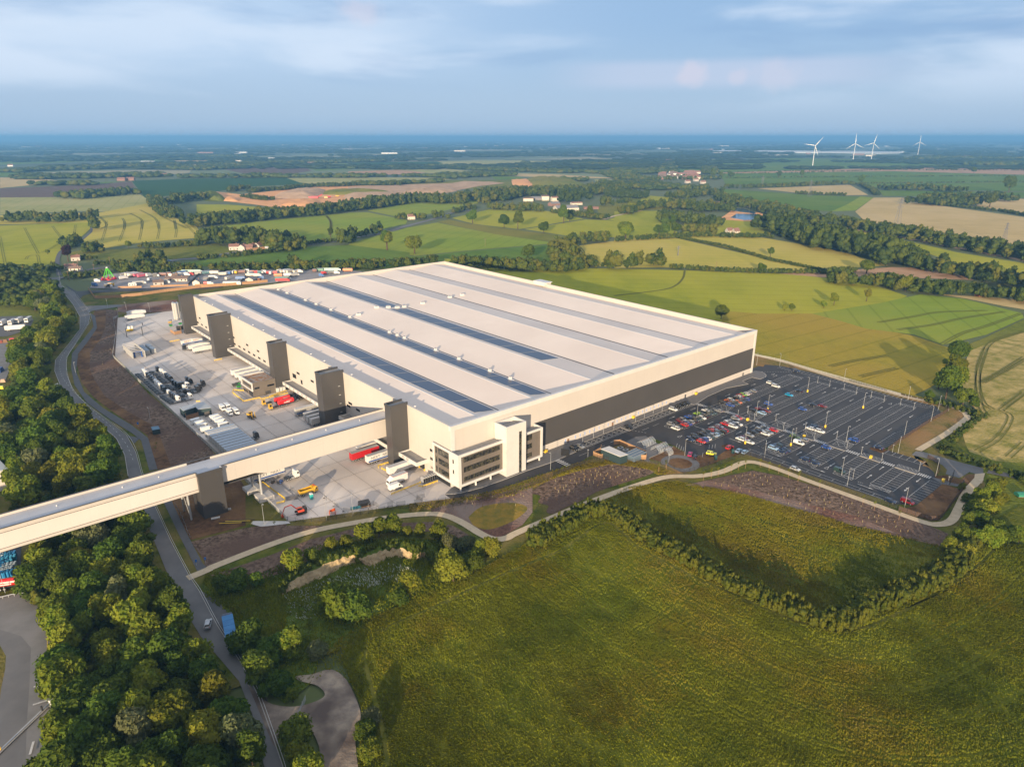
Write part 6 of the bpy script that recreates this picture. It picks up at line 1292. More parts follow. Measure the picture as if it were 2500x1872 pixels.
for p, w_ in (((325,615),'first'),((380,590),'second'),((425,578),'third')): carat('R',p,'hatch','black',V0,w_+' black car right of the white one by the warehouse front', group='cars parked in the car park')
carat('S',(285,632),'suv','black',V0,'black car parked nearest the office entrance'); carat('S',(362,597),'saloon','silver',V0,'silver car beside the black one near the office entrance'); carat('S',(1015,340),'saloon','black',V0,'black car alone on the pavement gap by the warehouse front')
carat('R',(1000,1170),'suv','red',U0,'red car on the soil edge by the near car park corner'); carat('R',(1125,1210),'saloon','light blue',U0+0.1,'pale blue car in front of the perimeter fence corner'); carat('R',(1205,1228),'hatch','light blue',U0+0.1,'second pale blue car in front of the perimeter fence corner')
carat('R',(468,1260),'suv','magenta',U0+0.5,'crimson car parked near the round flower bed'); carat('R',(540,1292),'hatch','black',U0+0.4,'black car parked beside the crimson one'); carat('R',(755,1252),'suv','yellow',V0+0.5,'bright yellow and white chequered car by the bins')
carat('R',(1885,1457),'hatch','white',V0,'white car in the parallel bays along the perimeter fence'); carat('Q',(795,305),'suv','navy',V0+0.1,'dark blue car alone in the far edge bays'); carat('P',(960,1502),'hatch','navy',V0,'dark blue car at the near end of the fence bays')
carat('P',(1190,1515),'van','dark red',V0,'big dark maroon and black van at the near car park corner')
carat('Q',(1940-1150+40,1275),'van','white',V0,'small white van in the front of the middle left block')
carat('P',(275,1100),'van','dark green',V0,'long dark blue van at the corner of the sixth block'); carat('J',(1252,792),'hatch','silver',R_(105),'silver car driving along the lower road', z=1.06, name='passing_car')
carat('c4',(1830,425),'hatch','light blue',0.1,'blue car on the main road behind the fairground', z=0.6); carat('c1',(75,577),'saloon','white',0.3,'white car on the distant main road', z=0.6)
# ================= lamp posts =================
def lamp_proto(h, arm, ybase, name):
    t = thing(name, 'x', 'lamp post')
    m = MB(); m.tube((0,0,0),(0,0,h),0.09,0.055,galv,8); 
    if arm: m.tube((0,0,h),(arm,0,h+0.1),0.05,0.04,galv,6)
    m.build('pole', t)
    m = MB(); m.box(arm-0.35, arm+0.35, -0.16, 0.16, h+0.02, h+0.16, galv); m.build('lamp_head', t)
    if ybase: m = MB(); m.tube((0,0,0),(0,0,1.3),0.42,0.42,ypaint,12); m.build('yellow_protector', t)
    return t
LP1 = lamp_proto(8.0, 0.5, False, 'lamp_post'); LP2 = lamp_proto(8.5, 0.5, True, 'lamp_post'); LP3 = lamp_proto(3.6, 0.0, False, 'path_lamp')
used = {}
def post(pr, reg, p, label, group):
    (x,y), = g(reg,[p],0.8)
    if pr.name not in used: used[pr.name] = 1; pr.location = (x,y,0.8); pr['label'] = label; pr['group'] = group; return
    dup(pr, (x,y,0.8), rnd.uniform(0,6.28), label, group)
gy = 'car park lamps with yellow bases'; names = {}
for reg, p, lb in (('P',(590,255),'right end'),('P',(80,515),'middle right'),('Q',(945,590),'upper middle'),('Q',(408,835),'upper left'),('Q',(720,1310),'lower middle'),('Q',(105,1285),'lower left')):
    post(LP2, reg, p, 'tall lamp post with yellow concrete base at the %s of the car park rows' % lb, gy)
for k,(reg,p,lb) in enumerate((('P',(360,715),'by the walkway in the middle of the empty rows'),('P',(1195,150),'beyond the far kerb opposite the empty rows'),('P',(1600,290),'at the far corner where the path bends'),('P',(1505,435),'at the top end of the brown fence'),('P',(1140,650),'halfway along the brown fence'),('P',(1060,865),'at the lower end of the brown fence'),('P',(1570,1170),'beside the round end of the access road'),('P',(375,1305),'at the near edge between two blocks'),('P',(300,1160),'among the dark blue cars'),('P',(1150,1590),'over the maroon van'),('Q',(255,915),'left of the walkway by the dark cars'),('Q',(1465,1265),'in the middle walkway hatching'),('Q',(365,1475),'by the near fence bays'),('Q',(1435,460),'on the far verge midway'),('Q',(570,240),'on the far verge near the warehouse'),('Q',(260,230),'closest to the warehouse end wall'),('R',(555,800),'over the bright green car'),('R',(395,1280),'near the crimson car'),('E',(1522,1090),'on the verge opposite the office'),('b4',(815,830),'at the front edge of the yard'),('b4',(1170,740),'by the black load at the yard edge'),('a5',(1235,1250),'on the pale slab by the yard corner'),('b3',(1480,1430),'among the parked trailers'),('b2',(165,240),'left of the two far trailers'),('b2',(330,100),'behind the two far trailers'),('b2',(800,110),'on the far yard bank'),('J',(292,615),'beside the wood by the concrete road'),('d3',(38,450),'at the red tanker'),('B',(200,480),'at the road junction behind the yard'),('L',(1110,1150),'beside the small kiosk'),('c4',(650,640),'tall pale one at the road junction'),('L',(665,410),'on the inside of the road bend'),('L',(575,420),'on the outside of the road bend'),('L',(560,800),'beside the curving footway'))):
    post(LP1, reg, p, 'grey lamp post '+lb, 'grey lamp posts around the site')
for k,(reg,p) in enumerate((('P',(565,880)),('P',(840,965)),('P',(1345,1090)),('P',(1730,1285)),('P',(695,120)),('P',(870,175)),('P',(1090,220)),('P',(1270,275)),('P',(455,1190)),('P',(985,850)),('P',(370,800)),('P',(235,660)),('Q',(1080,470)),('Q',(1240,520)),('Q',(1435,560)),('Q',(1600,625)),('Q',(1800,670)),('Q',(140,880)),('Q',(225,980)),('Q',(515,980)),('Q',(620,1100)),('Q',(915,1095)),('Q',(1035,1240)),('Q',(785,1170)),('R',(1110,760)),('R',(1240,700)),('R',(180,1370)),('S',(470,750)),('S',(680,430)),('S',(545,490)),('S',(400,550)),('S',(820,370)),('S',(1110,270)),('S',(1230,220)),('S',(1350,160)),('S',(1470,130)))):
    post(LP3, reg, p, 'slim path lamp standing along the car park walkways', 'slim path lamps of the car park')
# yellow grit bins, bike shelters, bins
def griti(reg, p, lab):
    (x,y), = g(reg,[p],0.8); m = MB(); m.prism([(-.8,-.5),(.8,-.5),(.8,.5),(-.8,.5)],0,0.85,ypaint); m.yprism([(-.85,.85),(.85,.85),(.6,1.15),(-.6,1.15)],-.55,.55,ypaint)
    m.build('grit_bin', None, (x,y,0.8), YAW+0.2, label=lab, cat='grit bin', group='yellow grit bins')
for reg,p,l in (('P',(695,925),'in the walkway beside the coach bays'),('P',(1670,1240),'by the pedestrian gate'),('Q',(140,970),'in the walkway near the dark cars'),('Q',(900,1198),'behind the silver estate car'),('R',(550,455),'against the warehouse front'),('S',(1085,222),'by the middle of the warehouse front'),('E',(1470,900),'next to the office end')): griti(reg,p,'yellow grit bin '+l)
clearm = mat('clear_shelter_sheet', (0.60,0.66,0.72), 0.15, alpha=0.22)
def shelter(reg, p, L_, lab):
    (x,y), = g(reg,[p],0.8); t = thing('cycle_shelter', lab, 'cycle shelter', (x,y,0.72), YAW, 'clear roofed cycle shelters')
    m = MB(); 
    for k in range(6):
        xx = -L_/2+k*L_/5; pts = [(-2.2,0.1),(-1.9,1.4),(-0.9,2.3),(0,2.6),(0.9,2.3),(1.9,1.4),(2.2,0.1)]
        for q in range(6): m.tube((xx,*pts[q]),(xx,*pts[q+1]),0.05,0.05,galv,5)
    m.box(-L_/2,L_/2,-2.3,-2.2,0,0.1,white); m.box(-L_/2,L_/2,2.2,2.3,0,0.1,white); m.tube((-L_/2,0,2.6),(L_/2,0,2.6),0.09,0.09,wood_d,6); m.build('frame', t)
    m = MB()
    for q in range(6): (y0,z0),(y1,z1) = pts[q],pts[q+1]; m.face([(-L_/2,y0,z0+.06),(L_/2,y0,z0+.06),(L_/2,y1,z1+.06),(-L_/2,y1,z1+.06)], clearm)
    m.build('curved_sheet', t)
    r_ = MB()
    for k in range(int(L_/0.8)): 
        for q in range(4): a0 = math.pi*q/4; a1 = math.pi*(q+1)/4; r_.tube((-L_/2+0.5+k*0.8,math.cos(a0)*0.6,math.sin(a0)*0.8),(-L_/2+0.5+k*0.8,math.cos(a1)*0.6,math.sin(a1)*0.8),0.03,0.03,galv,4)
    r_.build('bike_rack', t)
shelter('S',(1255,570),8.6,'left clear roofed cycle shelter on the grey paving'); shelter('S',(1440,640),7.6,'right clear roofed cycle shelter on the grey paving'); shelter('S',(1535,695),3.6,'small clear shelter beside the right cycle shelter')
# plant compound: dark green cabin, timber screens, tank
def screen(pts, h, lab, reg=None, mt=wood, z=0.0, name='timber_fence', cat='fence'):
    P = g(reg, pts, 0) if reg else pts
    t = thing(name, lab, cat, (*P[0], z))
    mbp = MB(); mp_ = MB()
    for (a,b) in zip(P[:-1],P[1:]):
        A = Vector((a[0]-P[0][0],a[1]-P[0][1],0)); B = Vector((b[0]-P[0][0],b[1]-P[0][1],0)); d = (B-A); L_ = d.length; d.normalize(); n_ = Vector((-d.y,d.x,0))*0.05
        q = [A-n_,B-n_,B+n_,A+n_]; mbp.prism([(v.x,v.y) for v in q], 0.75, h+0.75, mt)
        k = 0.0
        while k <= L_: v = A+d*k+n_*1.8; mp_.box(v.x-.08,v.x+.08,v.y-.08,v.y+.08,0,h+0.8,mt); k += 3.0
    mbp.build('boards', t); mp_.build('posts', t, kind='stuff')
    return t
cab = thing('plant_cabin', 'dark green equipment cabin with pale flat roof in the fenced compound', 'cabin')
c4_ = g('S',[(765,790),(1000,770),(1005,715),(760,605),(650,640)],0)
(x0,y0),(x1,y1) = g('S',[(765,795),(1000,790)],0.7); L_ = 0
e0 = wl(*g('S',[(765,792)],0.7)[0]); e1 = wl(*g('S',[(1000,790)],0.7)[0]); tp = gl('S',[(650,640),(760,605),(1003,712),(905,742)],4.6)
m = MB(); m.prism([lw(*q) for q in tp], 0.7, 4.5, dkgreen); m.build('wall', cab); m = MB(); 
ca = np.mean([lw(*q) for q in tp],axis=0); m.prism([tuple(ca+(np.array(lw(*q))-ca)*1.03) for q in tp], 4.5, 4.75, white); m.build('roof', cab)
screen([(545,740),(640,690),(650,650)],1.9,'low timber screen left of the green cabin','S',z=0.0); screen([(545,745),(640,785),(762,750)],1.9,'timber screen in front of the green cabin','S')
screen([(820,600),(895,590),(1250,745),(1250,800),(1110,800),(1005,790)],2.2,'timber screen around the grey tank compound','S')
tk = thing('water_tank', 'blue grey sectional water tank inside the timber screen', 'tank', (*g('S',[(1105,755)],0.7)[0],0.7), YAW)
m = MB(); m.box(-4.2,4.2,-3.0,3.0,0,2.4,mat('tank_blue_grey',(0.12,0.17,0.22),0.5)); m.build('tank_body', tk)
m = MB(); [m.box(-4.3,4.3,y_,y_+0.12,2.4,2.55,galv) for y_ in (-2.8,-1,1,2.7)]; m.build('roof_ribs', tk)
for p,l in (((905,655),'left'),((975,685),'right')): 
    m = MB(); (x,y), = g('S',[p],0.8); m.box(-1.3,1.3,-1.0,1.0,0,1.5,galv); m.tube((0,0,1.5),(0,0,1.75),0.6,0.6,frame_d,12); m.build('cooling_unit', None, (x,y,0.72), YAW, label='grey cooling unit, the %s one behind the green cabin' % l, cat='machine')
m = MB(); (x,y), = g('E',[(1680,940)],0.75); m.box(-.12,.12,-1.9,1.9,0,3.2,black); m.build('information_board', None, (x,y,0.75), YAW+0.5, label='tall black information board on the pavement near the office', cat='sign')
for p,l in (((1045,1240),'left'),((812,1325),'right')):
    m = MB(); (x,y), = g('R',[p],1.0); m.tube((0,0,0),(0,0,1.6),0.7,0.7,mat('bottle_green',(0.02,0.07,0.08),0.5),14); m.tube((0,0,1.6),(0,0,1.9),0.7,0.3,MATS['bottle_green'],14); m.build('smoking_bin', None, (x,y,0.8), 0, label='dark round bin by the car park corner, the %s one' % l, cat='bin')
meshm = mat('fence_mesh', (0.05,0.045,0.04), 0.6, alpha=0.28)
pal_g = mat('pale_palisade', (0.42,0.42,0.41), 0.6, alpha=0.55)
brwm = mat('brown_slat_mesh', (0.09,0.055,0.04), 0.7, alpha=0.72)
postm = MB(); postm.tube((0,0,0),(0,0,1),0.06,0.06,frame_d,5); PME = postm.mesh('post')
postl = MB(); postl.tube((0,0,0),(0,0,1),0.07,0.07,galv,5); PML = postl.mesh('post')
def fence(pts, h, lab, reg=None, mt=meshm, step=3.0, pm=None, z=0.05, local=False, smooth=3, base=None):
    P = g(reg, pts, 0.3) if reg else [lw(*p) for p in pts]
    if smooth: P = smooth_line(P, smooth)
    t = thing('mesh_fence', lab, 'fence', (*P[0], z)); mb = MB(); o = np.array(P[0]); run = 0.0; nxt = 0.0; cnt_ = 0
    tot = sum(np.linalg.norm(np.array(b)-a) for a,b in zip(P[:-1],P[1:])); step = max(step, tot/98)
    for a,b in zip(P[:-1],P[1:]):
        a = np.array(a)-o; b = np.array(b)-o; L_ = np.linalg.norm(b-a)
        if L_ < 1e-6: continue
        d = (b-a)/L_; n_ = np.array([-d[1],d[0]])*0.015
        mb.face([(*(a+n_),0.02),(*(b+n_),0.02),(*(b+n_),h),(*(a+n_),h)], mt)
        mb.box(0,0,0,0,0,0,mt) if False else None
        while nxt <= run+L_:
            q = a+d*(nxt-run); c = bpy.data.objects.new('post', pm or PME); COL.objects.link(c); c.parent = t; c.location = (q[0],q[1],-0.1); c.scale = (1,1,h+0.25); nxt += step
        run += L_
    mb.build('mesh_panel', t)
    if base:
        bm_ = MB(); dashes(bm_, [tuple(np.array(p)-o) for p in P], 0.3, 1, 0, 0.0, base); bm_.v = [(x,y,0.5) for x,y,_ in bm_.v]; bm_.build('gravel_board', t)
    return t
fence([(-62.5,288),(-62.5,250),(-62.5,210),(-62.3,150),(-62.2,100),(-62,60),(-62.2,18)], 2.4, 'pale grey palisade fence along the left side of the lorry yard', mt=pal_g, pm=PML, smooth=0)
fence([(-62.5,288),(-48,345),(-38.5,396),(-34,402)], 2.4, 'pale palisade fence along the far left yard edge', mt=pal_g, pm=PML, smooth=0)
fence([(240,1560),(440,1500),(900,1420),(1200,1310),(1400,1240),(1650,1130),(1900,1040),(2100,1010)], 2.4, 'dark mesh fence along the bank in front of the office', 'E')
fence([(640,1180),(900,1180),(1300,1110),(1700,1060),(1900,1020),(2212,985)], 2.4, 'dark mesh fence along the front edge of the yard', 'D')
fence([(1380,1040),(1200,985),(1000,920)], 2.4, 'x', 'P') if False else None
fence([(0,1010),(200,930),(400,850),(520,800),(700,800),(900,815),(1300,850),(1540,880),(1770,985)], 2.4, 'dark mesh fence above the planted bank below the plant compound', 'S')
fence([(1770,985),(2000,900),(2208,830)], 2.4, 'dark mesh fence beside the round flower bed', 'S', smooth=0)
fence([(640,1500),(900,1400),(1190,1290),(1300,1290),(1500,1370),(1750,1470),(2200,1640)], 2.4, 'dark mesh fence bending round the near car park corner', 'R', smooth=0)
fence([(0,1260),(300,1370),(700,1510),(1100,1640)], 2.4, 'dark mesh fence along the lower car park edge', 'P', smooth=0)
fence([(510,650),(740,730),(960,790),(1060,780),(1110,730),(1390,360),(1385,320)], 2.6, 'dark fence around the bare soil at the near right corner', 'd4', smooth=0, mt=brwm)
fence([(920,840),(1100,700),(1300,570),(1500,440),(1670,345),(1740,300),(1720,260)], 2.4, 'brown slatted fence along the right side of the car park', 'P', mt=brwm, smooth=0)
fence([(1000,200),(1060,130),(1050,40),(1000,-10),(900,-60)], 2.4, 'brown mesh fence round the turning head', 'd4', mt=brwm)
fence([(1740,300),(1690,240),(1200,110),(800,5),(400,-110)], 1.6, 'low fence along the far side of the car park', 'P', pm=PML)
fence([(1700,160),(1400,60),(900,-60),(640,-110)], 1.6, 'x', 'P') if False else None
fence([(0,10),(230,100),(560,170),(1000,300),(1500,440),(2200,640)], 1.7, 'grey boundary fence between car park and olive field', 'Q', mt=pal_g, pm=PML)
screen([(-20,440),(40,520),(70,560),(400,545),(700,515),(1000,470),(1500,410),(2000,375),(2212,355),(2400,335)], 2.6, 'long fresh timber screen fence between fairground road and yard bank', 'b5')
screen([(380,415),(700,410)], 1.6, 'left length of orange fairground fence', 'b5', mt=wood); screen([(820,405),(1330,385)], 1.6, 'middle length of orange fairground fence', 'b5', mt=wood); screen([(1420,385),(1540,385),(1900,375),(2212,350)], 1.6, 'right length of orange fairground fence', 'b5', mt=wood)
screen([(1330,375),(1420,290),(1510,200)], 2.0, 'dark close boarded fence between fairground plots', 'b5', mt=charcoal); screen([(2030,350),(2090,280),(2140,200)], 2.0, 'second dark close boarded fence between fairground plots', 'b5', mt=charcoal)
screen([(1040,285),(1070,215),(1085,180)], 2.0, 'third dark close boarded fence near the warehouse roof', 'b6', mt=charcoal)
fence([(1660,1030),(1740,1170),(1760,1240)], 2.0, 'temporary steel fencing along the footway below the bridge', 'b1', mt=pal_g, pm=PML, smooth=0) if False else None
fence([(1580,800),(1640,900),(1700,1060),(1730,1110)], 2.0, 'temporary steel fence along the footway by the lift tower', 'b1', mt=meshm, pm=PML, smooth=0)
# guard rail round the concrete road head
gr_ = thing('guard_rail', 'curved galvanised crash barrier round the head of the concrete road', 'barrier', (0,0,0))
ln_ = smooth_line(g('d3',[(-100,500),(0,485),(100,462),(200,455),(280,475),(350,515)],1.0),5); m = MB()
for a,b in zip(ln_[:-1],ln_[1:]): m.tube((*a,1.5),(*b,1.5),0.16,0.16,galv,6)
m.build('rail', gr_); m = MB(); [m.box(p[0]-.08,p[0]+.08,p[1]-.08,p[1]+.08,0.2,1.6,galv) for p in ln_[::2]]; m.build('posts', gr_, kind='stuff')
# planted saplings in tubes on the banks
tubey = mat('pale_tree_tube', (0.30,0.28,0.15), 0.8); tubeo = mat('straw_tree_tube', (0.34,0.25,0.08), 0.8)
tg = MB(); tg.tube((0,0,0),(0,0,0.95),0.08,0.07,tubey,6); tg.tube((0.2,0,0),(0.2,0,1.5),0.03,0.03,wood_d,4); TGM = tg.mesh('tree_guard')
tg = MB(); tg.tube((0,0,0),(0,0,0.95),0.08,0.07,tubeo,6); tg.tube((0.2,0,0),(0.2,0,1.5),0.03,0.03,wood_d,4); TGM2 = tg.mesh('tree_guard')
def guards(reg, poly, n_, d, where):
    for (x,y) in scatter(g(reg, poly), d, 5000, n_):
        o = bpy.data.objects.new('tree_guard', TGM if rnd.random() < 0.6 else TGM2); COL.objects.link(o); o.location = (x,y,0.6); o.scale = (1,1,rnd.uniform(0.7,1.15)); o.rotation_euler = (rnd.uniform(-.06,.06),rnd.uniform(-.06,.06),rnd.uniform(0,6))
        tag(o, 'pale sapling tube planted '+where, 'tree guard', 'sapling tubes '+where)
guards('S',[(0,1080),(400,960),(800,880),(1290,950),(1000,1090),(600,1180),(330,1280),(0,1300)], 60, 1.6, 'on the bank below the plant compound')
guards('M',[(790,150),(990,105),(1500,240),(1850,390),(1840,430),(1450,335),(900,195)], 80, 1.9, 'on the bank below the car park')
guards('K',[(1180,280),(1400,255),(1560,235),(1700,225),(1700,300),(1500,300),(1300,330)], 30, 1.4, 'on the bank in front of the office')
guards('L',[(760,340),(850,350),(830,690),(760,760),(700,700),(670,640),(760,500)], 24, 2.0, 'on the bed beside the curving road')
guards('L',[(1250,1270),(1500,1300),(1560,1400),(1280,1440)], 8, 2.0, 'on the bed beside the bridge')
stk = MB(); stk.tube((0,0,0),(0,0,2.6),0.045,0.045,wood,5); stk.tube((0.0,0,2.0),(0,0,4.2),0.03,0.01,bark,4)
V_, F_q, _c = crown_arrays(5, R=0.7, hz_=0.9, nl=4, nleaf=60, size=0.14); SAPC = raw_mesh('crown', V_+[0,0,3.6], F_q, leafC); SAPM = stk.mesh('stem')
for k,(reg,p) in enumerate([('S',(1425,960)),('S',(1520,900)),('S',(2025,1060)),('S',(2130,1010)),('R',(40,1500)),('R',(145,1480)),('R',(845,1560)),('R',(930,1530)),('R',(1020,1510)),('R',(1115,1480)),('R',(1210,1460)),('R',(1410,1440)),('R',(1530,1480)),('R',(645,1620)),('R',(750,1590)),('R',(1660,1520)),('R',(1790,1580)),('R',(1920,1640)),('G',(345,1090)),('G',(510,1170)),('G',(870,1300)),('G',(965,1350)),('G',(1170,1430)),('K',(370,420)),('K',(250,430)),('b1',(1410,330)),('b1',(1420,290))]):
    (x,y), = g(reg,[p],0.5); o = bpy.data.objects.new('sapling', SAPM); COL.objects.link(o); o.location = (x,y,0.4); tag(o, 'young staked sapling beside the gravel footpath', 'sapling', 'young staked saplings along the footpath')
    c = bpy.data.objects.new('crown', SAPC); COL.objects.link(c); c.parent = o
# cliff of the old quarry
cl_top = smooth_line(g('K',[(395,735),(420,695),(500,650),(600,600),(690,570),(760,545),(800,560),(850,545),(930,520),(1000,505),(1060,520),(1110,545),(1140,530),(1180,560),(1215,600)],3.0),5)
cl_bot = smooth_line(g('K',[(400,755),(470,735),(540,700),(640,660),(720,610),(800,590),(850,600),(900,605),(950,570),(1010,560),(1060,570),(1120,570),(1150,560),(1190,590),(1220,615)],0.5),5)
V = []; F = []; n = len(cl_top); back = [tuple(np.array(a)+(np.array(a)-np.array(b))*0.6+np.array([0,5.0])) for a,b in zip(cl_top,cl_bot)]
hh = [2.7*min(1,i/6,(n-1-i)/6)*(0.8+0.4*rnd.random())+0.2 for i in range(n)]
NR = 5
for i in range(n):
    b = np.array(cl_bot[i]); t = np.array(cl_top[i]); bk = np.array(back[i])
    for k in range(NR+1):
        f = k/NR; q = b+(t-b)*(f**1.4)*0.9+nr.uniform(-.35,.35,2)*(0<k<NR); V.append((q[0],q[1],0.05+hh[i]*f))
    V.append((*(t+(bk-t)*0.5), hh[i]*0.95)); V.append((*bk, 0.04)); 
w_ = NR+3
for i in range(n-1):
    for k in range(w_-1): F.append((i*w_+k,(i+1)*w_+k,(i+1)*w_+k+1,i*w_+k+1))
me = bpy.data.meshes.new('cliff'); me.from_pydata(V,[],F); me.materials.append(cliffm); me.materials.append(pit); me.polygons.foreach_set('material_index',[1 if (j%(w_-1))>=NR else 0 for j in range(len(F))]); me.update()
o = bpy.data.objects.new('cliff', me); COL.objects.link(o); tag(o, kind='structure')
mass('scrub', [(p[0]+rnd.uniform(-.8,.8),p[1]+1.2+rnd.uniform(-.6,2.5),rnd.uniform(.9,1.9),rnd.uniform(3.4,5.6)) for p in cl_top for _ in range(2) if rnd.random() < .5], 'green scrub growing along the lip of the small quarry face', 'scrub', [hl2,wA,hl2])
# ================= lorries and yard equipment =================
trw = mat('trailer_white', (0.66,0.65,0.63), 0.4, col2=(0.58,0.57,0.55), scale=0.6, objc=True); trroof = mat('trailer_roof', (0.50,0.50,0.50), 0.5, col2=(0.42,0.42,0.43), scale=0.3, objc=True)
trgrey = mat('trailer_side_grey', (0.40,0.39,0.37), 0.5); redb = mat('trailer_red', (0.42,0.012,0.018), 0.45); blueb = mat('stripe_blue', (0.02,0.07,0.26), 0.4); signred = mat('lettering_orange_red', (0.5,0.12,0.04), 0.5)
YZ = 0.80
def wheels(t, xs, y=1.12, r=0.5):
    for x in xs:
        for s in (-y,y):
            c = bpy.data.objects.new('wheel', WHL); COL.objects.link(c); c.parent = t; c.location = (x,s,r); c.scale = (r/0.5,)*3
def trailer_proto(name, side, roof, L_=13.6, h=4.1, curved=False, txt=None, stripe=None, tm=charcoal, lab='x'):
    t = thing(name, lab, 'trailer'); m = MB(); H = L_/2
    if curved:
        prf = [(-H,1.1),(-H,h-0.5),(-H*0.6,h-0.1),(0,h+0.1),(H*0.6,h-0.25),(H,h-0.9),(H,1.1)]; m.yprism(prf[::-1],-1.27,1.27,side)
    else: m.box(-H,H,-1.27,1.27,1.1,h,side)
    m.build('box_body', t, bevel=0.05)
    if curved: m = MB(); [m.face([(prf[i][0],-1.2,prf[i][1]+.02),(prf[i+1][0],-1.2,prf[i+1][1]+.02),(prf[i+1][0],1.2,prf[i+1][1]+.02),(prf[i][0],1.2,prf[i][1]+.02)],roof) for i in (1,2,3,4)]; m.build('roof', t)
    else: m = MB(); m.box(-H+.06,H-.06,-1.2,1.2,h,h+.04,roof); m.build('roof', t)
    m = MB(); m.box(-H+.3,H-.5,-.5,.5,.75,1.1,frame_d); m.box(-H,-H+.12,-1.2,1.2,.5,.65,frame_d); m.build('chassis', t)
    m = MB(); m.box(H-3.4,H-3.2,-.9,-.7,0,1.0,frame_d); m.box(H-3.4,H-3.2,.7,.9,0,1.0,frame_d); m.build('landing_legs', t)
    if stripe: m = MB(); m.box(-H+.2,H-.02,-1.30,-1.275,1.3,1.95,stripe); m.box(-H+.2,H-.02,1.275,1.30,1.3,1.95,stripe); m.build('stripe', t)
    if txt:
        me = text_mesh(txt, 1.75, tm); add_mesh('lettering', me, t, (-H*0.45,-1.285,2.9), (R_(90),0,0)); add_mesh('lettering', me, t, (H*0.4,-1.285,2.9), (R_(90),0,0), ) if txt == 'NEXT' and stripe else None
    for s in (-.8,.8): m = MB(); m.box(-H-.04,-H,s-.2,s+.2,.9,1.05,redl); m.build('rear_light', t)
    wheels(t, [-H+1.6,-H+2.9,-H+4.2]); t.location.z = -50; return t
def tractor_proto(pm, name='tractor_unit', lab='x'):
    t = thing(name, lab, 'lorry tractor'); m = MB()
    m.yprism([(1.1,.6),(1.1,3.3),(1.5,3.75),(2.6,3.6),(3.05,3.0),(3.25,1.9),(3.3,.6)][::-1],-1.22,1.22,pm); m.build('cab', t, bevel=0.06)
    m = MB(); m.face([(3.27,-1.05,1.95),(3.27,1.05,1.95),(3.07,1.05,2.95),(3.07,-1.05,2.95)],darkglass)
    for s in (-1.235,1.235): m.face([(2.2,s,2.0),(3.05,s,2.0),(2.95,s,2.8),(2.2,s,2.8)],darkglass)
    m.build('windscreen', t); m = MB(); m.box(-2.9,1.1,-.45,.45,.65,1.0,frame_d); m.box(-2.2,-.9,-.5,.5,1.0,1.2,frame_d); m.box(-.4,.9,-1.15,-.6,.4,1.0,galv); m.box(-.4,.9,.6,1.15,.4,1.0,galv); m.build('chassis', t)
    m = MB(); m.box(3.28,3.38,-1.2,1.2,.35,.8,frame_d); m.build('bumper', t)
    for s in (-1.0,1.0): m = MB(); m.box(-2.8,-.6,s-.32,s+.32,1.05,1.13,frame_d); m.build('mudguard', t)
    wheels(t, [-2.2,-.9,2.2], 1.05); t.location.z = -50; return t
TW = tractor_proto(CP['white'], lab='white lorry tractor unit'); TK = tractor_proto(CP['black'], lab='black lorry tractor unit')
TR = {'plain': trailer_proto('box_trailer', trw, trroof), 'curved': trailer_proto('box_trailer', trw, trroof, curved=True), 'NEXT': trailer_proto('box_trailer', trw, trroof, txt='NEXT', stripe=blueb),
 'NEXTo': trailer_proto('box_trailer', trw, trroof, txt='NEXT', stripe=blueb, tm=signred, curved=True), 'next': trailer_proto('box_trailer', trgrey, trroof, txt='next', stripe=blueb), 'red': trailer_proto('box_trailer', redb, trroof), 'short': trailer_proto('box_trailer', trgrey, trroof, L_=8.5, h=3.9), 'ribbed': trailer_proto('box_trailer', trgrey, mat('trailer_blue_roof',(0.33,0.38,0.44),0.5), L_=13.6)}
firstuse = {}
def put(pr, loc, rz_, label, group=None, **kw):
    if pr.name not in firstuse:
        firstuse[pr.name] = 1; pr.location = loc; pr.rotation_euler = (0,0,rz_); pr['label'] = label
        if group: pr['group'] = group
        return pr
    return dup(pr, loc, rz_, label, group if group else False, **kw)
def putat(pr, reg, p, z, rz_, label, group=None):
    (x,y), = g(reg,[p],z); return put(pr, (x,y,YZ), rz_, label, group)
def putl(pr, a, b, rz_, label, group=None):
    x,y = lw(a,b); return put(pr, (x,y,YZ), rz_, label, group)
# parked tractor units
rows = [((140,240),(490,555),'wwkkkkwwwkk','along the fence','row nearest the fence'),((572,612),(700,705),'wkkkw','','lower row nearest the fence'),((372,205),(372,205),'k','','')]
cnt = {}
def tru(p, c, where, reg='b3'):
    cnt[where,c] = cnt.get((where,c),0)+1
    putat(TW if c == 'w' else TK, reg, p, 1.2, U0+rnd.uniform(-.02,.02), '%s %s tractor unit from the top in the %s' % (ORD[cnt[where,c]-1], 'white' if c == 'w' else 'black', where), 'lorry tractor units parked in rows')
for i,c in enumerate('wwkkkkwwwkk'): tru((155+(505-155)*i/10, 235+(545-235)*i/10), c, 'row along the yard fence')
for i,c in enumerate('wkkkw'): tru((575+(725-575)*i/4, 600+(700-600)*i/4), c, 'short row at the fence end')
for p,c in (((390,195),'k'),((455,235),'w'),((510,275),'w'),((545,308),'k'),((580,335),'k'),((610,360),'k')): tru(p, c, 'second truck row')
for p,c in (((655,425),'k'),((700,450),'k'),((745,470),'k'),((795,465),'k')): tru(p, c, 'second row lower part')
for p,c in (((890,375),'k'),((940,400),'k'),((890,465),'w'),((845,515),'w'),((850,575),'k'),((910,590),'k'),((930,655),'w'),((1065,530),'k'),((1090,495),'k'),((1150,430),'k')): tru(p, c, 'loose third truck row')
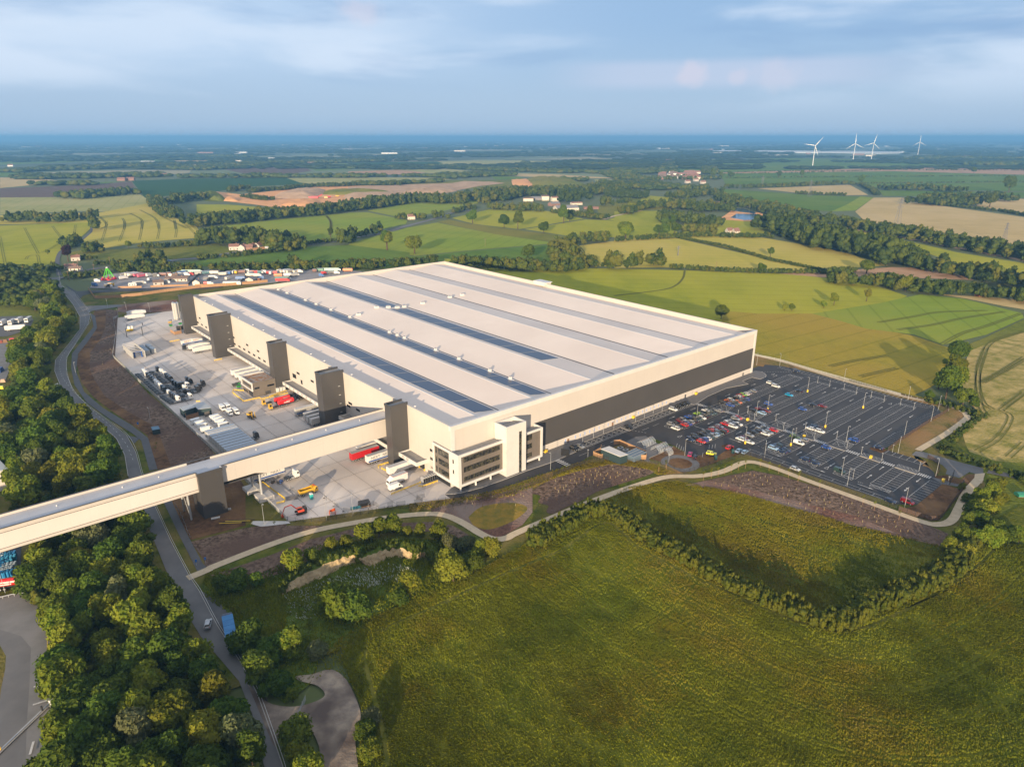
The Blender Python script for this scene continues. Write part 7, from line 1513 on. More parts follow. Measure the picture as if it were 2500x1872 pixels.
# vans
def vanp():
    t = thing('white_van', 'x', 'van'); m = MB()
    m.yprism([(-2.9,.4),(-2.95,2.5),(-2.7,2.65),(1.3,2.65),(1.9,2.2),(2.3,1.4),(2.9,1.1),(3.0,.4)][::-1],-.98,.98,CP['white']); m.build('body', t, bevel=0.08)
    m = MB(); m.face([(1.95,-.85,2.15),(1.95,.85,2.15),(2.32,.9,1.42),(2.32,-.9,1.42)][::-1],darkglass)
    for s in (-.99,.99): m.face([(1.1,s,1.4),(2.1,s,1.4),(1.75,s,2.15),(1.1,s,2.15)],darkglass)
    m.build('windows', t)
    for s in (-.75,.75): m = MB(); m.box(2.97,3.03,s-.15,s+.15,.8,1.0,lampm); m.build('headlight', t)
    wheels(t, [-1.9,1.9], .88, .36); t.location.z = -50; return t
VN = vanp()
for k,p in enumerate(((1110,1030),(1175,1065),(1220,1110),(1280,1165))): putat(VN,'b3',p,1.6,U0,'%s white van from the top in the left van row beside the green shed' % ORD[k],'white vans parked side by side')
for k,p in enumerate(((1430,965),(1475,1000),(1520,1040),(1575,1090))): putat(VN,'b3',p,1.6,U0,'%s white van from the top in the right van row beside the green shed' % ORD[k],'white vans parked side by side')
for p,l in (((1535,810),'upper left'),((1625,790),'upper right'),((1655,890),'lower left'),((1765,870),'lower right')): putat(VN,'b3',p,1.4,V0,'%s white van of the loose group of four in the yard' % l,'white vans parked side by side')
putat(VN,'D',(1470,918),1.2,U0+R_(-4),'white van in front of the rigid lorry near the office')
# long trailers stored side by side
for k in range(12):
    b_ = 113.5-3.15*k; putl(TR['ribbed'] if k != 1 else TR['plain'], -53.6, b_, U0+math.pi, '%s long trailer from the top in the stack of stored trailers above the bridge' % ORD[k], 'trailers stored side by side')
putat(TK,'b3',(2035,1320),1.2,U0,'black tractor unit at the end of the stored trailers')
# docked and waiting trailers
for k,p in enumerate(((620,100),(420,205),(260,290),(120,375))): pass
for k,(a_,b_) in enumerate(((-11.5,197),(-11.5,191),(-11.5,184.5),(-11.5,178.5))): putl(TR['plain'],a_,b_,U0,'%s white trailer from the top backed under the canopy behind the annex' % ORD[k],'white trailers docked behind the annex')
putat(TR['NEXTo'],'b2',(1640,690),2.8,U0,'white trailer with orange NEXT lettering, topmost docked one'); putat(TR['curved'],'b2',(1790,780),2.8,U0,'curved white trailer behind a black tractor'); putat(TR['curved'],'b2',(1880,840),2.6,U0,'curved white trailer lowest of the upper dock group'); putat(TK,'b2',(1560,830),1.5,U0+math.pi,'black tractor unit hitched among the curved trailers')
putat(TR['curved'],'b2',(520,115),2.6,U0,'rear white trailer of the pair at the far yard corner'); putat(TR['curved'],'b2',(490,195),2.6,U0,'front white trailer of the pair at the far yard corner')
putat(TR['next'],'a2',(1390,1020),2.6,U0,'grey trailer lettered next with a blue stripe')
for k,p in enumerate(((1470,1115),(1520,1170),(1580,1215))): putat(TR['short'],'a2',p,2.6,U0,'%s short grey trailer from the top beside the dock tower' % ORD[k],'short grey trailers by the dock tower')
putat(TR['red'],'a3',(290,1215),2.6,U0,'bright red box trailer under the bridge end'); putat(TR['NEXT'],'a3',(570,1265),2.6,U0,'white NEXT trailer with a blue stripe next to the bridge tower'); putat(TR['curved'],'a3',(400,1095),2.6,U0,'long white trailer behind the red trailer')
putat(TR['plain'],'a3',(950,1460),2.6,U0,'white trailer backed under the canopy numbered 352'); putat(TR['NEXT'],'a5',(1300,500),2.4,U0,'blue striped NEXT trailer half hidden below the bridge')
putat(TW,'a5',(1650,540),1.3,U0,'white tractor unit standing alone near the bridge legs')
# rigid box lorry
t = thing('rigid_lorry', 'white rigid box lorry with red edged roof near the office', 'lorry'); m = MB(); m.box(-4.6,2.4,-1.27,1.27,1.1,3.9,trw); m.build('box_body', t)
m = MB(); m.box(-4.62,2.42,-1.3,1.3,3.9,3.97,redb); m.box(-4.5,2.3,-1.18,1.18,3.97,4.0,trroof); m.build('roof', t); m = MB(); m.yprism([(2.5,.5),(2.5,2.9),(3.3,3.0),(4.1,2.3),(4.3,1.6),(4.3,.5)][::-1],-1.2,1.2,CP['white']); m.yprism([(2.3,2.9),(2.3,3.9),(3.3,3.0)],-1.1,1.1,CP['white']); m.build('cab', t)
m = MB(); m.face([(4.32,-1,1.65),(4.32,1,1.65),(4.12,1,2.28),(4.12,-1,2.28)],darkglass); [m.face([(3.3,s,1.7),(4.15,s,1.7),(4.0,s,2.3),(3.3,s,2.3)],darkglass) for s in (-1.21,1.21)]; m.build('windscreen', t); wheels(t,[-2.6,3.2],1.05)
(x,y), = g('D',[(1480,855)],2.4); t.location = (x,y,YZ); t.rotation_euler = (0,0,U0+math.pi)
# yellow tipper lorry
yl = paintm('plant_yellow', (0.62,0.36,0.02), 0.4); org = paintm('plant_orange', (0.60,0.10,0.02), 0.4)
t = thing('tipper_lorry', 'yellow tipper lorry parked in the front yard', 'lorry'); m = MB()
for q in ((-4.2,1.2,-1.2,-1.1,1.2,2.5),(-4.2,1.2,1.1,1.2,1.2,2.5),(-4.2,-4.1,-1.1,1.1,1.2,2.5),(1.1,1.2,-1.1,1.1,1.2,2.8)): m.box(*q,yl)
m.box(-4.1,1.1,-1.1,1.1,1.2,1.35,wood_d); m.build('tipping_body', t); m = MB(); m.yprism([(1.4,.5),(1.4,2.8),(2.6,2.9),(3.3,2.2),(3.4,.5)][::-1],-1.2,1.2,yl); m.box(1.8,2.5,-.8,.8,2.9,3.05,org); m.build('cab', t, bevel=0.05)
m = MB(); m.face([(3.42,-1,1.6),(3.42,1,1.6),(3.32,1,2.2),(3.32,-1,2.2)],darkglass); [m.face([(2.3,s,1.6),(3.2,s,1.6),(3.1,s,2.3),(2.3,s,2.3)],darkglass) for s in (-1.215,1.215)]; m.build('windscreen', t); m = MB(); m.box(-4,1.4,-.5,.5,.7,1.2,frame_d); m.build('chassis', t); wheels(t,[-3.0,2.3],1.0)
(x,y), = g('b4',[(580,445)],1.4); t.location = (x,y,YZ); t.rotation_euler = (0,0,U0+0.03)
# portable toilet
t = thing('portable_toilet', 'turquoise portable toilet beside the yellow tipper', 'portable toilet', (*g('b4',[(612,530)],1.0)[0],YZ), U0); tq = mat('turquoise_plastic', (0.03,0.38,0.36), 0.5)
m = MB(); m.box(-.6,.6,-.6,.6,0,2.1,tq); m.build('cabin', t, bevel=0.05); m = MB(); m.yprism([(-.65,2.1),(.65,2.1),(.4,2.4),(-.4,2.4)],-.65,.65,mat('pale_plastic',(0.6,0.62,0.6),0.5)); m.build('roof', t); m = MB(); m.box(-.45,.45,-.64,-.6,.1,1.95,tq); m.build('door', t)
# excavator
t = thing('excavator', 'orange red tracked excavator with its boom lowered at the yard corner', 'excavator', (*g('a5',[(1800,1085)],0.8)[0],YZ), U0+math.pi-0.15); ex = paintm('excavator_red', (0.48,0.05,0.02), 0.45)
for s in (-1.1,1.1): m = MB(); m.yprism([(-1.9,0.15),(-2.1,.5),(-1.8,.85),(1.8,.85),(2.1,.5),(1.9,.15)][::-1],s-.3,s+.3,black); m.build('track', t)
m = MB(); m.box(-2.0,1.2,-1.2,1.2,.95,1.9,ex); m.box(-2.2,-1.0,-1.2,1.2,.95,2.2,black); m.build('body', t, bevel=0.08); m = MB(); m.box(-.2,1.4,.2,1.15,1.9,2.8,darkglass); m.box(-.25,1.4,.15,1.2,2.8,2.9,ex); m.build('cab', t)
m = MB(); m.tube((1.0,-.4,1.6),(3.2,-.4,4.2),.28,.22,ex,6); m.tube((3.2,-.4,4.2),(5.6,-.4,3.9),.22,.18,ex,6); m.build('boom', t); m = MB(); m.tube((5.6,-.4,3.9),(6.8,-.4,1.1),.2,.13,ex,6); m.build('arm', t)
m = MB(); m.yprism([(6.5,1.1),(7.3,1.1),(7.2,.1),(6.3,.2)],-.9,.1,ex); m.build('bucket', t)
# yellow yard shunters and a loader
def shunter(reg,p,rz_,lab):
    t = thing('yard_shunter', lab, 'yard tractor', (*g(reg,[p],1.2)[0],YZ), rz_); m = MB(); m.box(1.0,2.6,-1.1,1.1,.5,1.6,yl); m.box(1.2,1.35,-.8,.8,1.6,2.9,yl); m.box(2.4,2.55,-.8,.8,1.6,2.9,yl); m.box(1.1,2.65,-.9,.9,2.9,3.05,yl); m.build('cab', t)
    m = MB(); m.box(1.35,2.4,-.78,.78,1.6,2.9,darkglass); m.build('windows', t); m = MB(); m.box(-2.6,1.0,-.9,.9,.6,1.0,frame_d); m.tube((-1.4,0,1.0),(-1.4,0,1.25),.6,.6,black,12); m.build('chassis', t); wheels(t,[-1.7,1.8],.95,.48)
shunter('a2',(670,910),U0+math.pi,'upper yellow yard shunter beside the red tankers'); shunter('a2',(790,985),U0+math.pi,'lower yellow yard shunter beside the red tankers')
t = thing('reach_loader', 'brown and yellow loader alone in the middle of the yard', 'loader', (*g('a2',[(395,1150)],1.2)[0],YZ), V0+0.2); m = MB(); m.box(-2.2,1.8,-1.2,1.2,.6,1.5,frame_d); m.build('chassis', t); m = MB(); m.box(-2.6,-.8,-1.1,1.1,1.5,2.3,yl); m.box(-1.0,.3,-.7,.7,2.3,3.3,darkglass); m.box(-1.1,.4,-.8,.8,3.3,3.4,yl); m.build('cab', t)
m = MB(); m.box(1.8,2.0,-.9,-.7,.3,3.6,yl); m.box(1.8,2.0,.7,.9,.3,3.6,yl); m.box(2.0,3.4,-.8,-.6,.3,.4,frame_d); m.box(2.0,3.4,.6,.8,.3,.4,frame_d); m.build('mast', t); wheels(t,[-1.6,1.3],1.1,.55)
# red tankers
def tanker(reg,p,lab,rz_=None,z=YZ):
    t = thing('tanker_trailer', lab, 'tanker', (*g(reg,[p],2.2)[0],z), U0 if rz_ is None else rz_); m = MB(); tm_ = paintm('tanker_red',(0.62,0.01,0.01),0.3); m.tube((-4,0,2.3),(4,0,2.3),1.25,1.25,tm_,18); m.tube((-4.4,0,2.3),(-4,0,2.3),.8,1.25,tm_,18,True); m.build('tank', t, smooth=False)
    m = MB(); m.box(-3.8,3.6,-.5,.5,.7,1.1,frame_d); m.build('chassis', t); m = MB(); m.box(-1.6,1.6,-1.275,-1.24,1.9,2.3,white); m.box(-.2,2.6,-1.22,-1.15,2.5,2.7,white); m.build('white_lettering', t); wheels(t,[-3.0,-1.8,-.6])
tanker('a2',(940,845),'rear red tank trailer of the pair near the dock'); tanker('a2',(1005,890),'front red tank trailer of the pair near the dock')
for k,p in enumerate(((1120,760),(1150,800),(1180,840))): putat(TK,'a2',p,1.4,U0+0.1*k,'%s black tractor unit from the top next to the red tankers' % ORD[k])
# yellow barriers
def barrier(reg, pts, lab):
    P = g(reg,pts,1.1); m = MB(); o = P[0]
    t = thing('safety_barrier', lab, 'barrier', (*o,YZ))
    for a,b in zip(P[:-1],P[1:]):
        for z_ in (0.35,0.75): m.tube((a[0]-o[0],a[1]-o[1],z_),(b[0]-o[0],b[1]-o[1],z_),.13,.13,ypaint,5)
    m.build('rails', t); m = MB()
    for a,b in zip(P[:-1],P[1:]):
        L_ = math.dist(a,b); n_ = max(1,int(L_/1.5))
        for k in range(n_+1): f = k/n_; x = a[0]+(b[0]-a[0])*f-o[0]; y = a[1]+(b[1]-a[1])*f-o[1]; m.box(x-.07,x+.07,y-.07,y+.07,0,.95,ypaint)
    m.build('posts', t, kind='stuff')
barrier('D',[(300,170),(220,165),(215,185),(300,252),(420,225)],'yellow barrier around the front of the annex'); barrier('D',[(420,225),(440,235),(590,200),(640,190)],'yellow barrier below the annex side wall'); barrier('D',[(500,215),(630,170)],'second yellow barrier behind the shunters')
barrier('D',[(395,895),(450,880),(620,1005),(615,1025),(555,1040)],'yellow barrier around the concrete leg bases'); barrier('D',[(1415,725),(1335,750),(1340,765)],'upper yellow barrier by the bridge tower foot'); barrier('D',[(1365,770),(1430,805)],'lower yellow barrier by the bridge tower foot'); barrier('D',[(1440,968),(1665,880)],'long yellow barrier beside the white van'); barrier('D',[(1650,905),(1680,910),(1795,868)],'yellow barrier in front of the turnstile cubicles')
barrier('a1',[(900,1570),(1060,1540)],'short yellow barrier at the second dock tower'); barrier('b2',[(1200,700),(1390,665)],'faint yellow barrier near the skips'); barrier('b3',[(1100,690),(1160,690)],'short yellow barrier behind the green shed')
# concrete bases of the bridge legs
for (a_,b_,l) in ((-62.5,50.5,'rear'),(-61.5,41.0,'front')):
    m = MB(); m.box(-3.3,2.6,-3.0,3.0,0,1.9 if l == 'front' else 1.6,conc_pale); x,y = lw(a_,b_); m.build('concrete_block', None, (x,y,0.3), YAW, label='%s pale concrete base block under a bridge leg' % l, cat='concrete block')
# turnstile cubicles
for k in range(7):
    (x,y), = g('E',[(150+k*24,1225-k*8.5)],1.0); m = MB(); m.box(-.7,.7,-.9,.9,0,2.3,galv); m.box(-.5,.5,-.93,-.9,.2,2.1,darkglass); m.box(-.75,.75,-.95,.95,2.3,2.4,white); m.build('turnstile_cubicle', None, (x,y,YZ), YAW, label='grey turnstile cubicle in the row by the office', cat='turnstile', group='row of grey turnstile cubicles')
# dark green shed, small kiosk
def gshed(lab, reg, poly, z0, h1, h2, mt_=dkgreen, rt=None, name='store_shed', cat='shed', doors=()):
    P = [lw(*q) for q in gl(reg, poly, h1)]; t = thing(name, lab, cat, (*P[0],0)); o = P[0]; Q = [(p[0]-o[0],p[1]-o[1]) for p in P]
    hs = [h2 if i in doors else h1 for i in range(len(Q))]; m = MB(); m.prism(Q, z0, hs, mt_); m.build('wall', t)
    c = np.mean(Q,axis=0); m = MB(); k = [tuple(c+(np.array(q)-c)*1.03) for q in Q]; n_ = len(k); v0 = len(m.v); m.prism(k, min(h1,h2), [h+.15 for h in hs], rt or trroof); m.build('roof', t); return t
pal = mat('shed_roof', (0.40,0.42,0.43), 0.5)
s1 = gshed('dark green yard shed with pale metal roof beside the vans','b3',[(880,850),(815,795),(1030,735),(1090,785)],0.3,4.2,4.2,rt=pal); s2 = gshed('dark green yard shed wing nearest the white vans','b3',[(1130,825),(1040,735),(1220,695),(1345,795)],0.3,4.2,4.2,rt=pal)
m = MB(); p0,p1 = g('b3',[(1245,955),(1325,930)],0.8); dx = (p1[0]-p0[0],p1[1]-p0[1]); m.prism([(0,0),dx,(dx[0]+.1,dx[1]+.15),(.1,.15)],0,2.6,grey_pan); o = m.build('roller_door', s2); o.location = (p0[0]-s2.location.x,p0[1]-s2.location.y,0.8)
screen([(900,890),(940,1020),(1145,960),(1145,900)],2.2,'brown timber screen at the corner of the green shed','b3',mt=wood_d)
k1 = gshed('small dark green kiosk with blue roof on the planted bank','b3',[(360,1175),(340,1120),(460,1105),(485,1155)],0.3,3.0,3.0,rt=mat('kiosk_blue_roof',(0.07,0.16,0.24),0.5),name='kiosk',cat='kiosk')
# lorry wash frame with tall side screens
t = thing('lorry_wash', 'open roofed grey lorry wash bay with steel cross beams', 'wash bay'); P = gl('b2',[(245,760),(440,920),(690,890),(480,722)],4.6); c_ = np.mean(P,axis=0); t.location = (*lw(*c_),YZ-.4)
Q = [np.array(lw(*p))-np.array(lw(*c_)) for p in P]; m = MB()
def wallq(a,b,h,mt_,th=.15):
    d = (b-a)/np.linalg.norm(b-a); n_ = np.array([-d[1],d[0]])*th; m.prism([tuple(a-n_),tuple(b-n_),tuple(b+n_),tuple(a+n_)],0,h,mt_)
wallq(Q[0],Q[1],4.6,trgrey); wallq(Q[3],Q[2],4.6,trgrey); m.build('side_screen', t); m = MB()
for k in range(7):
    f = k/6; a = Q[0]+(Q[1]-Q[0])*f; b = Q[3]+(Q[2]-Q[3])*f; m.tube((*a,4.7),(*b,4.7),.13,.13,white,5)
m.tube((*Q[1],0),(*Q[1],4.7),.2,.2,galv,6); m.tube((*Q[2],0),(*Q[2],4.7),.2,.2,galv,6); m.build('roof_beams', t); m = MB(); q0 = Q[1]+(Q[2]-Q[1])*.2-(Q[1]-Q[0])*.1; q1 = Q[1]+(Q[2]-Q[1])*.8-(Q[1]-Q[0])*.1; m.tube((*q0,0),(*q0,3.8),.5,.5,blueb,8); m.tube((*q1,0),(*q1,3.8),.5,.5,blueb,8); m.tube((*q0,3.9),(*q1,3.9),.4,.4,blueb,8); m.build('brushes', t)
ctm = mat('container_grey', (0.36,0.37,0.37), 0.5); ctr_ = mat('container_roof', (0.22,0.27,0.33), 0.5)
for p,l in (((690,870),'left'),((810,840),'right')):
    t = thing('storage_container', '%s long grey container next to the lorry wash' % l, 'container', (*g('b2',[p],2.0)[0],YZ), V0); m = MB(); m.box(-8,8,-1.35,1.35,0,2.9,ctm); m.build('body', t, bevel=.05); m = MB(); m.box(-7.9,7.9,-1.25,1.25,2.9,2.98,ctr_); m.box(-.15,.15,-1.4,1.4,2.98,3.05,frame_d); m.build('roof', t)
# tank compound with tall poles
for k,p in enumerate(((380,440),(440,430))):
    t = thing('fuel_tank', '%s upright tank of the fenced pair in the yard' % ('left','right')[k], 'tank', (*g('b2',[p],2.0)[0],YZ), 0); m = MB(); m.tube((0,0,.3),(0,0,3.4),1.2,1.2,trw,14); m.tube((0,0,3.4),(0,0,3.8),1.2,.5,ctr_,14); m.build('tank_body', t); m = MB(); m.box(-1,1,-2.4,-1.3,0,1.3,ypaint); m.build('pump_box', t)
for k,p in enumerate(((332,605),(655,575),(338,410),(650,370))): m = MB(); m.box(-.18,.18,-.18,.18,0,6.5 if k < 2 else 2.2,frame_d); m.build('gantry_post', None, (*g('b2',[p],0.8)[0],YZ), 0, label='black upright post at corner %s of the tank compound' % ('left front','right front','left rear','right rear')[k], cat='post')
screen([(1215,520),(1300,575),(1440,545),(1430,470)],2.2,'orange timber screen around the waste skips','b2',mt=wood)
t = thing('waste_compactor','dark grey waste compactor by the far dock tower','compactor',(*g('b2',[(1410,430)],1.2)[0],YZ),U0); m = MB(); m.box(-2.6,2.6,-1.3,1.3,.2,2.6,charcoal); m.build('body', t); m = MB(); m.box(-1.2,1.2,-1.0,1.0,2.6,3.1,galv); m.build('hopper', t)
grn = mat('bin_green', (0.03,0.22,0.05), 0.5)
for reg,p,l,c in (('a2',(90,600),'dark bin left of the green bins by the annex',charcoal),('a2',(150,580),'upper green wheeled bin by the annex',grn),('a2',(165,620),'lower green wheeled bin by the annex',grn),('b2',(1410,350),'lime green skip by the far dock tower',grn),('b2',(1220,385),'lime skip behind the timber screen',grn)):
    t = thing('wheeled_bin', l, 'bin', (*g(reg,[p],0.9)[0],YZ), U0); m = MB(); m.yprism([(-.9,.3),(-1.2,1.5),(1.2,1.5),(.9,.3)][::-1],-.8,.8,c); m.build('body', t); m = MB(); m.box(-1.25,1.25,-.85,.85,1.5,1.6,frame_d); m.build('lid', t)
t = thing('forklift','yellow forklift with dark mast by the silos','forklift',(*g('b2',[(1205,315)],1.0)[0],YZ),U0); m = MB(); m.box(-1.4,1.0,-.7,.7,.3,1.3,yl); m.box(-.9,.6,-.6,.6,2.2,2.3,black); m.build('body', t); m = MB(); m.box(1.0,1.15,-.5,-.35,.1,3,black); m.box(1.0,1.15,.35,.5,.1,3,black); m.build('mast', t); wheels(t,[-1,.7],.65,.3)
for k,p in enumerate(((75,690),(120,700),(160,690))):
    t = thing('silo', '%s tall pale silo from the left behind the far dock tower' % ORD[k], 'silo', (*g('a1',[p],0.8)[0],YZ), 0); m = MB(); m.tube((0,0,0),(0,0,13),1.2,1.2,trgrey,16); m.build('body', t); m = MB(); m.tube((0,0,13),(0,0,13.8),1.2,.4,ctr_,16); m.build('cap', t)
for k,p in enumerate(((855,695),(910,680),(965,670))):
    t = thing('pallet_stack', '%s white caged trolley from the left under the annex canopy' % ORD[k], 'trolley', (*g('a2',[p],1.0)[0],YZ), U0); m = MB(); m.box(-.7,.7,-.9,.9,.2,2.3,trw); m.build('load', t); m = MB(); m.box(-.8,.8,-1,1,.05,.2,galv); m.build('base', t)
# load under black sheet, blue barrier, flat items
t = thing('sheeted_load','black sheeted load on a pallet at the yard edge','load',(*g('b4',[(1325,620)],0.9)[0],YZ),U0-0.25); m = MB(); m.prism([(-2.1,-1.5),(2.1,-1.5),(2.1,1.5),(-2.1,1.5)],0.3,1.6,black); m.build('sheet', t, bevel=.12); m = MB(); m.box(-2.2,2.2,-1.6,1.6,0,.3,wood_d); m.build('pallet', t)
t = thing('road_barrier','dark teal water filled barrier at the yard edge','barrier',(*g('b4',[(1205,678)],0.6)[0],YZ),U0-0.3); m = MB(); m.xprism([(-.35,0),(.35,0),(.12,1),(-.12,1)],-1.9,0,mat('teal_plastic',(0.01,0.10,0.14),0.5)); m.build('left_section', t); m = MB(); m.xprism([(-.35,0),(.35,0),(.12,1),(-.12,1)],.1,2.2,MATS['teal_plastic']); m.build('right_section', t)
m = MB(); m.box(-2.2,2.2,-1.4,1.4,0,.06,mat('drain_cover',(0.2,0.18,0.17),0.8)); m.build('drain_cover', None, (*g('b4',[(345,525)],0.8)[0],YZ+.03), U0-.3, label='flat brown drainage cover on the pale slab', cat='drain cover')
t = thing('scrap_pile','heap of dark machine parts beside the white tractor unit','scrap',(*g('a5',[(1435,610)],0.9)[0],YZ)); m = MB(); [m.box(*(lambda x,y,s: (x-s,x+s,y-s,y+s,0,s*1.3))(rnd.uniform(-2.3,2.3),rnd.uniform(-1.2,1.2),rnd.uniform(.25,.6)),rnd.choice([black,frame_d,blueb])) for _ in range(12)]; m.build('parts', t)
screen([(860,770),(860,750),(930,720),(935,780)],1.1,'small orange site barrier at the yard edge','b4',mt=org)
# temporary heras panels at the yard edge
for k,(p,q) in enumerate((((1040,710),(1175,735)),((1380,670),(1450,620)),((1450,620),(1520,665)),((1640,655),(1710,640)),((1760,640),(1880,625)),((2000,610),(2110,580)),((2035,540),(2110,580)),((2035,540),(2150,520)),((780,530),(830,580)),((320,415),(430,495)),((430,495),(455,548)),((910,640),(985,660)),((870,780),(930,780)))):
    P = g('b4',[p,q],0.8); t = thing('temporary_fence_panel','grey temporary fence panel %s along the front edge of the yard' % ('standing','leaning','angled')[k%3],'fence panel',(*P[0],YZ),group='temporary fence panels in the front yard'); d = (P[1][0]-P[0][0],P[1][1]-P[0][1]); m = MB(); m.face([(0,0,.1),(*d,.1),(*d,2),(0,0,2)],meshm); m.build('mesh_panel', t)
    m = MB(); m.tube((0,0,0),(0,0,2),.04,.04,galv,4); m.tube((*d,0),(*d,2),.04,.04,galv,4); m.tube((0,0,2),(*d,2),.04,.04,galv,4); m.build('frame', t); m = MB(); m.box(-.35,.35,-.15,.15,0,.15,black); m.build('foot', t)
    if k: t['label'] = 'grey temporary fence panel in the line along the front edge of the yard'
    else: t['label'] = 'grey temporary fence panel in the line along the front edge of the yard'
# slab joints
sj = MB(); jm = mat('slab_joint', (0.20,0.185,0.175), 0.9)
for b_ in range(6, 396, 15):
    a0 = -61.5 if b_ < 288 else -61+(b_-288)*0.22; a1 = -0.3 if b_ < 318 else 9
    if b_ < 18: a0 = -61+(18-b_)*2.0
    dashes(sj, [lw(a0,b_),lw(a1,b_)], .14, 1, 0, YZ+.012, jm)
for a_ in (-52,-43,-34,-25,-16): dashes(sj, [lw(a_,14 if a_ < -45 else 9.6 if a_ < -40 else 5 if a_ < -30 else 0.5),lw(a_,310 if a_ < -50 else 385)], .14, 1, 0, YZ+.012, jm)
sj.build('yard_joints', kind='structure')
# the left yards: stacked white boxes, red and blue loads, pale building, tanker
for p,l in (((30,215),'leftmost'),((130,210),'second from the left'),((205,190),'third from the left'),((303,185),'rightmost')):
    t = thing('box_trailer','%s white box trailer of the four at the left picture edge' % l,'trailer',(*g('b7',[p],2.0)[0],0.7),0.25+math.pi/2); m = MB(); m.box(-4.5,4.5,-1.3,1.3,.9,3.9,trw); m.build('box_body', t, bevel=.05); m = MB(); m.box(-4.56,-4.5,-1,1,2.4,3.3,darkglass); m.box(-4.2,4.2,-1.1,1.1,3.9,3.95,trroof); m.build('cooling_unit', t); wheels(t,[-3,-1.8],1.1)
t = thing('box_trailer','long white trailer lying crosswise in front of the four','trailer',(*g('b7',[(165,270)],2.0)[0],0.7),0.35); m = MB(); m.box(-6.5,6.5,-1.3,1.3,.9,3.9,trw); m.build('box_body', t, bevel=.05); m = MB(); m.box(-6.3,6.3,-1.1,1.1,3.9,3.95,trroof); m.build('roof', t); wheels(t,[-5,-3.8],1.1)
for p,l,c,sc in (((135,410),'dark red stacked load in the left yard',redb,(3.6,2.6,3.2)),((215,410),'grey white stacked load beside the red one',trw,(3.6,2.8,2.6)),((160,485),'bright blue sheeted load in the left yard',mat('tarp_blue',(0.02,0.16,0.36),0.5),(4.5,2.2,1.6)),((60,410),'brown pallet stack left of the red load',wood_d,(3,2.4,2.2)),((120,570),'rusty red scrap skip in the left yard',mat('rust_red',(0.22,0.06,0.04),0.8),(2.2,2.6,1.8)),((10,720),'dark blue container end at the left edge',blueb,(1.6,6,2.5)),((35,830),'peach coloured box load at the left edge',mat('peach_box',(0.55,0.36,0.25),0.6),(2.6,1.8,1.8)),((15,900),'lime yellow machine at the left edge',CP['yellow'],(2.6,2.2,1.6)),((15,415),'rusty load at the far left edge',MATS['rust_red'],(2,2,2))):
    t = thing('stacked_load',l,'load',(*g('b7',[p],1.2)[0],0.7),0.3); m = MB()
    for k in range(3): s = 1-.12*k; m.box(-sc[0]/2*s,sc[0]/2*s,-sc[1]/2*s,sc[1]/2*s,sc[2]*k/3,sc[2]*(k+1)/3-.06,c)
    m.build('load', t, bevel=.06); m = MB(); m.box(-sc[0]/2-.1,sc[0]/2+.1,-sc[1]/2-.1,sc[1]/2+.1,-.1,.0,frame_d); m.build('base', t)
P = g('b1',[(75,465),(-200,520),(-160,330),(-5,385)],9.0); t = thing('pale_works_building','pale cream works building cut by the left picture edge','building',(*P[0],0)); Q = [(p[0]-P[0][0],p[1]-P[0][1]) for p in P]; m = MB(); m.prism(Q,0,9,cream); m.build('wall', t); m = MB(); c = np.mean(Q,axis=0); m.prism([tuple(c+(np.array(q)-c)*1.02) for q in Q],9,9.4,pal); m.build('roof', t); 
tanker('d3',(50,385),'red tank trailer beside the concrete road head',0.28,0.7)
bl = [mat('barrel_blue',(0.02,0.20,0.42),0.5),mat('barrel_cyan',(0.05,0.34,0.52),0.5),mat('barrel_pale',(0.40,0.48,0.52),0.5)]
for ix in range(4):
    for iy in range(6):
        p = (15+ix*26+iy*1, 205+iy*25-ix*5)
        if rnd.random() < .12: continue
        t = thing('drum_stack','blue and white stack of drums in the goods area left of the wood','drums',(*g('d3',[p],1.0)[0],0.72),rnd.random(),'stacks of blue drums'); c = rnd.choice(bl); m = MB()
        for dx in (-.5,.5):
            for dy in (-.5,.5): m.tube((dx,dy,0),(dx,dy,.95),.42,.42,c,10); m.tube((dx,dy,1.0),(dx,dy,1.95),.42,.42,c,10)
        m.build('drums', t); m = MB(); m.box(-1,1,-1,1,-.1,0,wood_d); m.build('pallet', t)
t = thing('weigh_cabin','small white flat roofed cabin beside the concrete road','cabin',(*g('d3',[(435,1165)],2.5)[0],0.7),-0.25); m = MB(); m.box(-1.5,1.5,-2.6,2.6,0,2.5,trw); m.build('wall', t); m = MB(); m.box(-1.6,1.6,-2.7,2.7,2.5,2.65,white); m.tube((-1,1,2.7),(1,-1,2.7),.06,.06,frame_d,5); m.build('roof', t)
t = thing('weighbridge_island','long narrow concrete island in the concrete road','traffic island',(*g('d3',[(205,1360)],0.7)[0],0.9),R_(80)); m = MB(); m.box(-10,10,-.5,.5,0,.25,kerbm); m.build('kerb', t); m = MB(); m.box(-9.5,9.5,-.15,.15,.25,.45,galv); m.tube((-8,0,.2),(-8,0,1.2),.15,.15,ypaint,8); m.tube((4,0,.2),(4,0,1.6),.25,.25,frame_d,8); m.build('fittings', t)
m = MB(); m.tube((0,0,0),(0,0,.9),.35,.08,mat('cone_orange',(0.7,0.12,0.02),0.5),10); m.box(-.4,.4,-.4,.4,0,.06,MATS['cone_orange']); m.build('traffic_cone', None, (*g('d3',[(232,475)],0.9)[0],0.9), 0, label='orange traffic cone by the crash barrier', cat='traffic cone')
